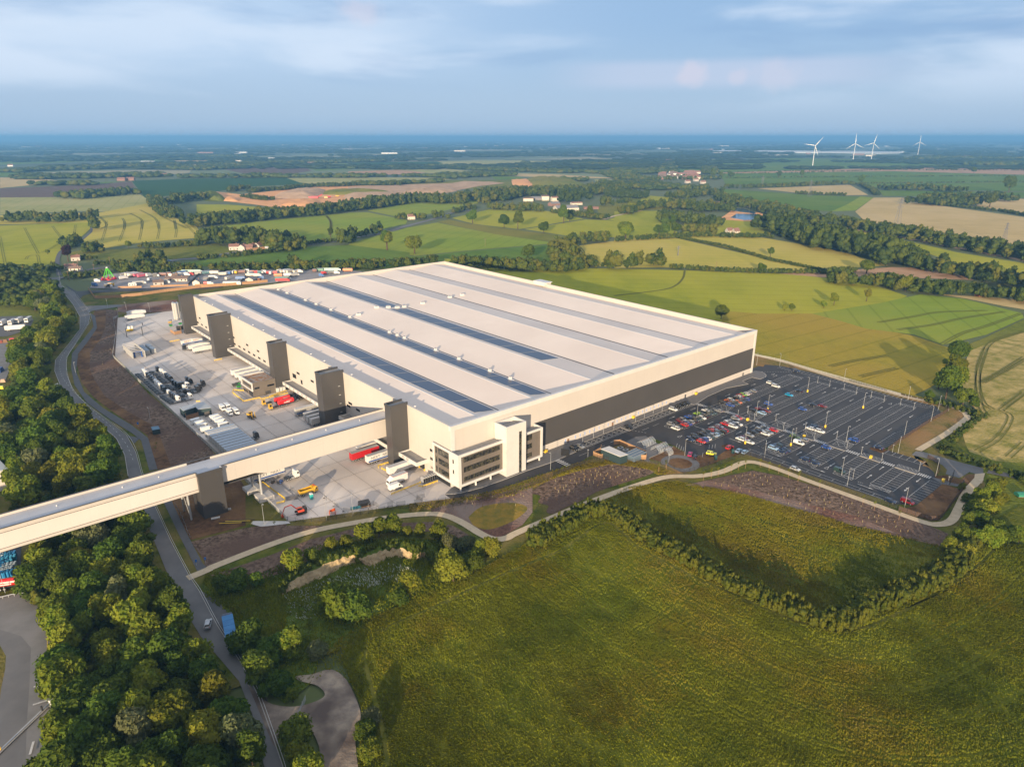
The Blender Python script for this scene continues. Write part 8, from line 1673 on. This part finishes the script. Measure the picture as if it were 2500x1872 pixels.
for p,l in (((1238,428),'blue sign on a post where the gravel path meets the footway'),((1183,442),'small blue sign on the grey footway')):
    t = thing('path_sign',l,'sign',(*g('J',[p],1.0)[0],1.0),0.5); m = MB(); m.tube((0,0,0),(0,0,1.8),.05,.05,galv,6); m.build('post', t); m = MB(); m.box(-.3,.3,-.04,.04,1.2,2.2,mat('sign_blue',(0.01,0.14,0.5),0.4)); m.build('board', t)
t = thing('path_sign','pale blue sign by the footway near the kiosk','sign',(*g('b3',[(122,1110)],1.0)[0],0.9),0.5); m = MB(); m.tube((0,0,0),(0,0,1.8),.05,.05,galv,6); m.build('post', t); m = MB(); m.box(-.35,.35,-.04,.04,1.2,2.4,MATS['sign_blue']); m.build('board', t)
# road lorry with blue sheet
t = thing('flatbed_lorry','dark lorry with a bright blue sheeted load parked in the lay-by','lorry',(*g('J',[(1385,850)],1.8)[0],0.95),R_(117)); t.scale = (1.2,1.15,1.1); tb_ = mat('sheet_blue',(0.02,0.14,0.33),0.5,col2=(0.03,0.18,0.40),scale=.5)
m = MB(); m.box(-4.2,4.0,-1.25,1.25,1.2,3.3,trw); m.build('box_body', t); m = MB()
for k in range(4): m.box(-4.25+k*2.07,-4.25+(k+1)*2.07-.08,-1.3,1.3,2.6,3.42,tb_)
m.build('blue_sheet', t); m = MB(); m.yprism([(4.4,.6),(4.4,2.8),(5.4,2.9),(6.1,2.2),(6.3,.6)][::-1],-1.2,1.2,CP['navy']); m.build('cab', t, bevel=.06); m = MB(); m.face([(6.22,-1,1.5),(6.22,1,1.5),(6.1,1,2.2),(6.1,-1,2.2)],darkglass); m.build('windscreen', t); m = MB(); m.box(-7.5,-4.3,-1.2,1.2,.9,1.3,galv); m.box(-7.5,-7.2,-1.2,1.2,1.3,2.6,galv); m.build('rear_rack', t); wheels(t,[-6,-3.2,5],1.05)
# ================= fairground yard =================
FZ = 0.78
def fair(reg,p,z=1.2): return (*g(reg,[p],z)[0],FZ)
t = thing('chair_ride','green legged fairground ride with a red round base','fairground ride',fair('b5',(255,285),0.8),0); t.scale = (.68,)*3; gl_ = mat('ride_green',(0.10,0.60,0.03),0.45); rr = mat('ride_red',(0.62,0.02,0.04),0.45)
m = MB()
for k in range(8):
    a = k*math.pi/4; m.tube((math.cos(a)*8,math.sin(a)*8,1.5),(math.cos(a)*.8,math.sin(a)*.8,17),.32,.28,gl_,6)
m.build('frame_legs', t); m = MB(); m.tube((0,0,16.5),(0,0,18),1.6,1.2,white,12); m.build('crown', t); m = MB(); m.tube((0,0,0),(0,0,1.2),10.5,10.5,rr,24); [m.box(math.cos(k)*8.5-1.2,math.cos(k)*8.5+1.2,math.sin(k)*8.5-1.2,math.sin(k)*8.5+1.2,1.2,3.2,rr if k%2 else CP['magenta']) for k in range(0,6)]; m.build('base', t)
bodyc = {'white':trw,'cream':mat('caravan_cream',(0.62,0.56,0.46),0.5),'red':redb,'pink':mat('side_pink',(0.55,0.12,0.18),0.5),'green':mat('lorry_green',(0.03,0.16,0.10),0.5),'mint':mat('awning_mint',(0.36,0.55,0.45),0.5),'blue':mat('fair_blue',(0.05,0.14,0.36),0.5),'orange':mat('fair_orange',(0.62,0.18,0.03),0.5),'yellow':mat('fair_yellow',(0.70,0.42,0.04),0.5),'brown':mat('fair_brown',(0.16,0.05,0.03),0.7),'teal':mat('fair_teal',(0.04,0.14,0.17),0.5),'grey':trgrey,'black':charcoal}
def rig(p, kind, c, L_, rz_, lab, reg='b5', h=3.4, w_=2.4):
    t = thing({'van':'showman_lorry','caravan':'caravan','stall':'fairground_stall','truck':'showman_lorry'}[kind], lab, {'van':'lorry','caravan':'caravan','stall':'stall','truck':'lorry'}[kind], fair(reg,p,h/2), rz_); m = MB(); H = L_/2
    if kind == 'caravan': m.yprism([(-H,.6),(-H,h-.5),(-H+.5,h),(H-.7,h),(H,h-.9),(H,.6)][::-1],-w_/2,w_/2,bodyc[c])
    else: m.box(-H,H,-w_/2,w_/2,.9,h,bodyc[c])
    m.build('body', t); m = MB(); m.box(-H+.1,H-.3,-w_/2+.1,w_/2-.1,h,h+.08,trroof if c != 'white' else trw); m.build('roof', t)
    m = MB()
    if kind == 'caravan': [m.box(x,x+1.0,-w_/2-.03,-w_/2,1.5,2.3,darkglass) for x in (-H+.8,-.5,H-2.2)]; m.build('window', t)
    elif kind in ('van','truck'): m.yprism([(H+.1,.6),(H+.1,2.6),(H+1.2,2.6),(H+1.8,1.7),(H+1.9,.6)][::-1],-1.1,1.1,bodyc['white' if c not in ('blue','red') else c]); m.build('cab', t)
    else: m.box(-H-.3,H+.3,-w_/2-.5,-w_/2,2.2,2.4,bodyc['white']); m.build('awning', t)
    wheels(t,[-H+1,-H+2.0,H-.6],w_/2-.15,.42)
W_ = math.pi/2
for a in [((87,315),'van','white',3.5,.2,'small white lorry at the left end of the fairground'),((55,365),'van','blue',4.5,-.5,'blue and white lorry at the fairground entrance'),((235,385),'van','black',5,.1,'dark pick-up near the fairground entrance'),((285,370),'stall','yellow',5,.1,'yellow machine beside the dark pick-up'),((470,230),'truck','grey',9,1.1,'grey lorry next to the ride'),((440,275),'van','white',6,.9,'white lorry in front of the grey one'),((540,225),'truck','cream',11,1.15,'first cream lorry of the long parked row'),((575,230),'truck','white',11,1.15,'second lorry of the long parked row, white'),((600,235),'truck','cream',11,1.15,'third lorry of the long parked row'),((648,235),'truck','pink',10,1.15,'pale pink sided lorry of the long row'),((710,245),'truck','pink',11,1.1,'crimson sided lorry at the right end of the row'),((790,240),'van','white',5,1.2,'white lorry right of the crimson one'),((805,298),'caravan','white',4.5,1.4,'small white caravan in the middle of the plot'),((575,368),'caravan','white',7,.35,'large white caravan near the orange fence'),((650,345),'truck','grey',10,.5,'flat grey trailer behind the large caravan'),
    ((985,230),'stall','brown',7,.1,'brown stall among the parked vehicles'),((1060,225),'stall','brown',6,.1,'second brown stall among the parked vehicles'),((1100,243),'van','white',5,0,'white box van behind the long bungalow'),((1170,225),'stall','teal',7,1,'dark tented stall left of the blue tent'),((1235,205),'stall','blue',8,.6,'blue roofed tent stall'),((1260,230),'truck','white',10,.03,'white lorry in front of the blue tent'),((1335,222),'van','red',6,.1,'red lorry behind the white one'),((1370,190),'truck','mint',20,.02,'long pale green trailer at the back hedge'),((1455,215),'stall','grey',6,.5,'grey tent stall at the fence end'),
    ((1590,205),'stall','teal',11,.5,'large teal roofed tent with green frame'),((1680,205),'stall','cream',9,0,'cream stall right of the teal tent'),((1655,268),'van','white',7,0,'white van near the dark fence'),((1580,290),'stall','black',6,.1,'low dark trailer behind the small house'),((1785,225),'stall','cream',7,.4,'cream coloured equipment pile'),((1850,215),'truck','white',6,1.4,'narrow white lorry seen from the front'),((1895,210),'van','blue',5,1.4,'blue lorry beside the narrow white one'),((1940,200),'truck','white',7,1.4,'tall white lorry near the yellow one'),((1985,200),'truck','yellow',6,1.4,'yellow lorry beside the brown tower'),((2040,195),'stall','brown',8,.2,'dark brown steam ride with a tall top'),((2120,185),'caravan','white',5,.1,'white caravan near the hedge'),((2195,200),'stall','orange',5,.1,'orange stall at the hedge'),((1855,285),'van','cream',5,1.3,'cream van in the open plot'),((2030,280),'stall','blue',9,.05,'blue low trailer in the open plot'),((1920,350),'caravan','white',17,.04,'long white mobile home with round windows'),((1545,325),'caravan','grey',4.5,1.2,'grey caravan beside the small striped house'),((1615,352),'van','white',4,.1,'white car sized van by the orange fence'),((880,240),'van','black',4.5,.1,'black car behind the white box'),((1010,330),'truck','grey',6,.2,'grey lorry beside the small bungalow'),((1560,350),'stall','red',3,.1,'small red kiosk behind the orange fence')]: rig(*a)
for a in [((500,215),'truck','white',6,1.3,'white lorry right of the dark brown ride'),((540,240),'truck','cream',14,.05,'long cream trailer by the second dark fence'),((585,200),'van','red',4,.2,'red car by the hedge'),((630,205),'van','teal',4,.2,'teal car by the hedge'),((688,195),'van','white',5,0,'white lorry in the middle of the back row'),((745,205),'stall','red',4,.4,'red and white stall in the back row'),((787,210),'van','white',5,1.4,'white fronted lorry in the back row'),((840,205),'stall','red',4,.2,'second red stall in the back row'),((895,185),'caravan','white',6,1.3,'round topped white caravan in the back row'),((950,185),'truck','cream',9,1.2,'first of three cream lorries in the back row'),((992,185),'truck','white',9,1.2,'second of three cream lorries in the back row'),((1035,190),'truck','cream',9,1.2,'third of three cream lorries in the back row'),((935,285),'truck','green',14,.05,'dark green curtain trailer near the warehouse'),((930,305),'truck','red',12,.05,'red low trailer in front of the green one'),((880,240),'stall','orange',8,.2,'orange folded ride parts'),((1010,235),'van','white',8,.2,'white lorry in front of the three cream ones'),((1095,235),'truck','grey',7,.8,'grey lorry at the dark fence'),((1128,190),'truck','cream',10,1.25,'tall cream lorry right of the dark fence'),((1168,190),'van','white',3.5,.3,'white car right of the tall cream lorry'),((1370,180),'stall','brown',4,.3,'small brown stall near the hedge'),((1450,170),'stall','green',7,0,'low green stall near the hedge'),((1595,165),'truck','mint',17,.03,'white and green striped trailer near the roof edge'),((1485,210),'van','red',4,.2,'red van beside the striped trailer'),((1590,205),'stall','black',6,.2,'black tent in front of the striped trailer'),((1660,205),'van','white',4,.2,'white van beside the black tent'),((1450,240),'van','blue',3,.2,'small blue and white car by the roof edge'),((1820,170),'stall','orange',10,.05,'orange timber stack near the roof edge'),((630,305),'van','brown',3,1.3,'small brown lorry by the gable house'),((645,275),'stall','blue',6,.3,'blue sheeted stall behind the gable house'),((460,180),'caravan','white',4,.1,'small white caravan left of the orange stall')]: rig(*a, reg='b6')
hww = mat('rendered_wall', (0.50,0.46,0.41), 0.8, col2=(0.44,0.40,0.36), scale=0.5)
def house(reg, p, L_, W__, h, rz_, lab, wall_=hww, roof_=tile, rh=2.0, name='bungalow', z=FZ, cat='house', scale=1):
    t = thing(name, lab, cat, (*g(reg,[p],h/2)[0],z), rz_); t.scale = (scale,)*3; H = L_/2; m = MB(); m.xprism([(-W__/2,0),(W__/2,0),(W__/2,h),(0,h+rh),(-W__/2,h)],-H,H,wall_); m.build('wall', t)
    m = MB(); e = .4
    for s in (-1,1): m.face([(-H-e,s*(W__/2+e),h-e*rh/(W__/2)+.12),(H+e,s*(W__/2+e),h-e*rh/(W__/2)+.12),(H+e,0,h+rh+.12),(-H-e,0,h+rh+.12)][::s],roof_)
    m.build('roof', t)
    n_ = max(2,int(L_/3.2))
    for k in range(n_): x = -H+(k+.5)*L_/n_; m = MB(); m.box(x-.6,x+.6,-W__/2-.05,-W__/2,.9,2.2,darkglass) if k != n_//2 else m.box(x-.45,x+.45,-W__/2-.05,-W__/2,.05,2.1,wood_d); m.build('window' if k != n_//2 else 'door', t)
    m = MB(); m.box(H*.4,H*.4+.8,-.4,.4,h+rh*.5,h+rh+1.0,brick); m.build('chimney', t); return t
brr = mat('brown_roof', (0.16,0.11,0.09), 0.8); grr = mat('grey_roof', (0.20,0.19,0.20), 0.8)
house('b5',(1180,300),22,7,2.8,.03,'long white bungalow with brown roof in the fairground',roof_=brr); house('b5',(925,350),9,6,2.8,.45,'small white bungalow left of the long one',roof_=brr); house('b5',(1460,345),8,7,3,1.5,'small house with striped white front behind the orange fence',wall_=bodyc['cream'],roof_=grr); house('b6',(520,310),9,8,3,1.45,'white gable house by the second dark fence',roof_=grr); house('b5',(1150,262),5,4,2.6,0.2,'tiny white hut behind the long bungalow',roof_=brr)
for k,(p,rz_,L_) in enumerate((((410,780),.2,12),((505,785),1.4,10),((600,775),1.2,11),((670,765),1.3,10))): house('c5',p,L_,9,4.5,rz_,'%s white walled bungalow from the left with red roof by the main road' % ORD[k],z=.5,rh=3)
house('c5',(560,785),12,8,4,.1,'low red roofed link building between the white bungalows',z=.5,wall_=brick,rh=3); house('c5',(860,785),26,6,3.4,.1,'long pale shed right of the white bungalows',z=.5,roof_=trw,rh=1)
screen([(600,810),(765,790)],3,'pale timber fence in front of the white bungalows','c5')
house('c4',(820,410),9,7,4,.4,'red roofed white cottage behind the copper beech',z=.5,rh=2.6); house('c4',(770,500),12,7,3,.2,'low house with pinkish walls near the junction',wall_=bodyc['cream'],roof_=tile,z=.5); house('c4',(820,525),12,5,2.6,.1,'pale low outbuilding near the junction',wall_=bodyc['cream'],roof_=brr,z=.5); house('c1',(425,450),12,9,5,.4,'lone cottage with pink roof between road trees',wall_=bodyc['cream'],z=.5,rh=4)
# farm and garden centre
for a in [((1215,328),22,11,6,.1,'cream farmhouse with brown roof by the big dark wood',bodyc['cream'],brr),((1285,322),34,12,5,.05,'long grey roofed barn beside the cream farmhouse',grr,grr),((1330,318),16,12,9,.1,'tall stone end building of the farm',bodyc['cream'],brr),((1395,325),16,12,8,.3,'stone gabled farm building right of the barn',bodyc['cream'],tile),((1390,360),22,14,5,.6,'small farm sheds below the gabled building',brick,grr),((1470,390),46,22,5,.35,'wide grey roofed shed of the garden centre',bodyc['cream'],grr),((1460,412),22,9,3,.1,'pale fronted shop below the wide shed',bodyc['cream'],grr),((1540,355),24,10,4,.3,'orange roofed outbuilding right of the farm',bodyc['cream'],tile),((1640,385),30,8,3,.1,'row of low reddish sheds on the meadow',brick,tile),((1560,420),20,10,4,.2,'small pale shed near the lane corner',trw,grr)]: house('c1',a[0],a[1],a[2],a[3],a[4],a[5],a[6],a[7],z=.5,rh=a[2]*.22)
# village on the rise
vr = random.Random(3)
for k in range(46):
    px = vr.choice([vr.uniform(230,340),vr.uniform(340,450),vr.uniform(380,455)]); py = vr.uniform(268,300) if px > 300 else vr.uniform(275,305)
    house('H',(px,py),vr.uniform(14,26),11,7,vr.uniform(-.5,.5),'red brick village house with tiled roof among the trees',vr.choice([brick,brick,bodyc['cream'],trw]),vr.choice([tile,tile,brr]),z=.5,rh=5,name='village_house')['group'] = 'houses of the village on the rise'
for p,l in (((440,312),'bright red roofed house below the village'),((478,325),'brick gable house right of the red roofed one'),((205,335),'white house left below the village'),((395,322),'pink roofed house below the village'),((620,588),'small red roofed shed by the pond meadow'),((655,590),'grey boat shed by the pond meadow')): house('H',p,16 if p[1] < 500 else 9,9,6 if p[1] < 500 else 3,.3,l,z=.5,rh=4)
# distant greenhouses and hamlets
glm = mat('glasshouse_roof', (0.42,0.46,0.50), 0.35)
for q,l,n_ in (([(560,160),(690,160)],'left range of far pale glasshouses',5),([(755,162),(1100,165)],'long middle range of far white glasshouses',10),([(1100,163),(1440,169)],'right range of far white glasshouses',10)):
    A,B = g('H',[q[0],q[1]],0); t = thing('glasshouse',l,'glasshouse',(*A,0)); L_ = math.dist(A,B); t.rotation_euler.z = math.atan2(B[1]-A[1],B[0]-A[0])
    m = MB()
    for k in range(n_): m.xprism([(k*42,0),(k*42+40,0),(k*42+40,9),(k*42+20,15),(k*42,9)],0,L_,glm)
    m.build('glass_spans', t)
for k in range(90):
    y_ = vr.uniform(3500,14000); x_ = vr.uniform(-.72,.72)*y_; L_ = vr.uniform(20,90)*(1+y_/9000); t = None; m = MB(); c = vr.choice([trw,glm,bodyc['cream'],brick]); m.xprism([(-8,0),(8,0),(8,7),(0,11),(-8,7)],-L_/2,L_/2,c); m.build('distant_farm_building', None, (x_,y_,0), vr.uniform(-.4,.4), label='tiny pale building scattered over the hazy plain', cat='building', group='distant pale buildings on the plain')
for p,l in (((318,256),'pink red farmhouse in the wooded hamlet'),((730,270),'first long red barn at the hamlet edge'),((785,268),'second red barn at the hamlet edge'),((985,243),'white house right of the hamlet'),((1237,188),'bright white farm on the wooded slope'),((65,185),'white farm at the far left')): house('c2',p,24,12,6,.1,l,z=.3,rh=5,wall_=brick if 'red' in l else trw,name='farmhouse')
for k,p in enumerate([(860,425),(1100,430),(1290,420),(1380,445),(1430,430)]): pass
t = thing('screening_plant','red screening machine working in the quarry','quarry machine',(*g('c5',[(1275,232)],3)[0],1)); m = MB(); m.box(-8,8,-3,3,1,5,rr); m.box(-14,-8,-1,1,2,4,rr); m.build('body', t); m = MB(); m.tube((8,0,4),(18,0,9),.8,.8,rr,6); m.build('conveyor', t)
for k,(p,c) in enumerate((((1400,235),yl),((1520,220),yl),((1430,230),rr))): t = thing('quarry_lorry','%s small quarry vehicle right of the red machine' % ORD[k],'lorry',(*g('c5',[p],2)[0],1),.3*k); m = MB(); m.box(-4,2,-1.8,1.8,1.2,3.6,c); m.box(2,4.2,-1.5,1.5,1,3.2,c); m.build('body', t); wheels(t,[-2.5,2.6],1.5,.9)
# wind turbines
wtm = mat('turbine_white', (0.62,0.62,0.62), 0.4)
def blade():
    m = MB(); sec = [(0,1.0,1.0),(3,1.6,.8),(9,3.4,.6),(20,2.3,.4),(32,1.4,.25),(42,.4,.08)]; pr_ = None
    for (r_,c_,t_) in sec:
        q = [(-c_*.3,-t_/2,r_),(c_*.7,-t_*.1,r_),(c_*.7,t_*.1,r_),(-c_*.3,t_/2,r_)]
        if pr_: [m.face([pr_[j],pr_[(j+1)%4],q[(j+1)%4],q[j]],wtm) for j in range(4)]
        pr_ = q
    m.face(pr_,wtm); return m.mesh('blade')
BLD = blade()
for k,(p,hub,a0) in enumerate((((1070,232),(1080,124),38),((1287,210),(1294,113),-3),((1387,198),(1397,110),13),((1637,178),(1644,105),-2))):
    (x,y), = g('H',[p],0); hz__ = H_-0; X0_,Y0_,S_ = RG['H']; # tower height from the two sight lines
    b_ = (936-(Y0_+hub[1]*S_))/F_; dy = math.cos(P_)+b_*math.sin(P_); dz = -math.sin(P_)+b_*math.cos(P_); h = H_+dz*y/dy
    t = thing('wind_turbine','%s white three bladed wind turbine from the left on the plain' % ORD[k],'wind turbine',(x,y,0),math.atan2(y,x)-math.pi/2,'wind turbines on the plain'); s_ = h/75
    m = MB(); m.tube((0,0,0),(0,0,h),1.8*s_,1.0*s_,wtm,14); m.build('tower', t); m = MB(); m.box(-2*s_,2*s_,-3*s_,6*s_,h-1.5*s_,h+2.2*s_,wtm); n_ = m.build('nacelle', t); m = MB(); m.tube((0,-5*s_,h+.4*s_),(0,-3*s_,h+.4*s_),1.0*s_,1.8*s_,wtm,12); m.build('hub', t)
    for j in range(3): c = bpy.data.objects.new('blade', BLD); COL.objects.link(c); c.parent = t; c.location = (0,-4.2*s_,h+.4*s_); c.rotation_euler = (0,R_(a0+120*j),0); c.scale = (s_*.75,s_*.75,s_)
# pylons
pym = mat('pylon_steel', (0.20,0.20,0.21), 0.6, 0.3)
for k,(p,top,l) in enumerate((((1527,550),408,'in the middle of the tan field'),((2103,640),540,'near the right edge of the tan field'),((1053,400),310,'on the green field left of the ditch'),((797,350),285,'beyond the village side hedge'),((343,718),665,'single thin mast in the gold field'))):
    (x,y), = g('H',[p],0); b_ = (936-(300+top*.45208))/F_; dy = math.cos(P_)+b_*math.sin(P_); dz = -math.sin(P_)+b_*math.cos(P_); h = H_+dz*y/dy
    t = thing('electricity_pylon' if k < 4 else 'power_mast','lattice steel electricity pylon '+l if k < 4 else 'thin power line mast standing in the gold field','pylon',(x,y,.3),.4); m = MB(); w_ = h*.09 if k < 4 else h*.03
    for sx in (-1,1):
        for sy in (-1,1): m.tube((sx*w_,sy*w_,0),(sx*w_*.18,sy*w_*.18,h),.22,.16,pym,4)
    for j in range(9):
        f0 = j/9; f1 = (j+1)/9; a_ = w_*(1-f0*.82); c_ = w_*(1-f1*.82)
        for sx in (-1,1): m.tube((sx*a_,-a_,h*f0),(-sx*c_,-c_,h*f1),.12,.12,pym,4); m.tube((sx*a_,a_,h*f0),(-sx*c_,c_,h*f1),.12,.12,pym,4)
    m.build('lattice', t); m = MB()
    for f,l_ in ((.66,.20),(.80,.26),(.92,.18)): m.tube((-h*l_,0,h*f),(h*l_,0,h*f),.2,.2,pym,4); m.tube((-h*l_,0,h*f),(0,0,h*(f+.05)),.12,.12,pym,4); m.tube((h*l_,0,h*f),(0,0,h*(f+.05)),.12,.12,pym,4)
    m.build('cross_arms', t)
pl = MB(); pl.tube((0,0,0),(0,0,10),.16,.12,wood_d,6); pl.box(-1.1,1.1,-.08,.08,9.2,9.4,wood_d); PLM = pl.mesh('pole')
for k,(r,p) in enumerate((('c4',(1195,485)),('c4',(1025,570)),('c4',(855,535)),('c4',(750,650)),('c4',(2135,55)),('c1',(925,640)),('c1',(1095,790)),('c1',(175,785)),('d2',(1385,40)),('c5',(15,540)),('c4',(1690,520)),('c4',(265,590)),('H',(1288,880)),('H',(1675,910)),('H',(548,803)))):
    o = bpy.data.objects.new('telegraph_pole', PLM); COL.objects.link(o); o.location = (*g(r,[p],0)[0],.4); tag(o,'brown timber telegraph pole standing along the field edges','telegraph pole','timber telegraph poles among the fields')
# spring, shack and stable on the right
t = thing('field_shelter','rust red derelict shed in the thick hedge on the right','shed',(*g('H',[(1985,925)],2)[0],.4),.2); m = MB(); m.xprism([(-3,0),(3,0),(3,3),(0,5),(-3,3)],-5,5,mat('rust_sheet',(0.26,0.08,0.03),0.8)); m.build('wall', t); m = MB(); m.box(-2,2,-3.1,-3,0,2.6,black); m.build('doorway', t)
t = thing('green_tarpaulin','bright green tarpaulin roof among the trees at the right edge','tarpaulin',(*g('d4',[(2195,395)],2)[0],.5)); t.scale = (.6,)*3; m = MB(); m.xprism([(-2.5,0),(2.5,0),(2.5,1.8),(0,2.6),(-2.5,1.8)],-4,4,mat('tarp_green',(0.03,0.20,0.13),0.6)); m.build('cover', t); m = MB(); m.box(-4.2,4.2,-2.7,-2.6,0,.3,wood_d); m.build('base', t)
# pedestrian gate, lay-by gate
screen([(1205,310),(1250,200)],2.6,'tall black pedestrian gate screen by the car park exit','d4',mt=black,z=.4); screen([(1350,380),(1385,320)],2.6,'second black gate screen at the end of the exit path','d4',mt=black,z=.4)
fence([(470,1440),(500,1370),(530,1300)],1.8,'grey tubular field gate across the dusty lay-by','K',mt=pal_g,pm=PML,smooth=0)
m = MB(); P_lid = g('a5',[(1020,1260),(1060,1215),(1600,1215),(1640,1250),(1300,1290),(1180,1300)],.6); sheet('pavement', P_lid, conc_pale)
t = thing('stock_of_pipes','dark drain pipes lying on the bare soil','pipes',(*g('a5',[(760,1240)],.6)[0],.9),.2); m = MB(); [m.tube((-5+i,i*.5,.15),(3+i*1.5,i*.4-1,.15),.14,.14,black if i%2 else ypaint,6) for i in range(4)]; m.build('pipes', t)
# concrete slab and rubble near the tower
m = MB(); m.prism([(-1.6,-.5),(1.4,-.7),(1.6,.4),(-1.4,.6)],0,.25,conc_pale); m.build('concrete_slab', None, (*g('a5',[(485,1180)],.5)[0],.9), .5, label='pale loose slab lying on the soil below the lift tower', cat='slab'); m = MB(); m.prism([(-.9,-.4),(.9,-.3),(.7,.4),(-.8,.4)],0,.5,conc_pale); m.build('rubble_block', None, (*g('a5',[(690,1045)],.5)[0],.8), .2, label='pale rubble block at the foot of the lift tower', cat='rubble')
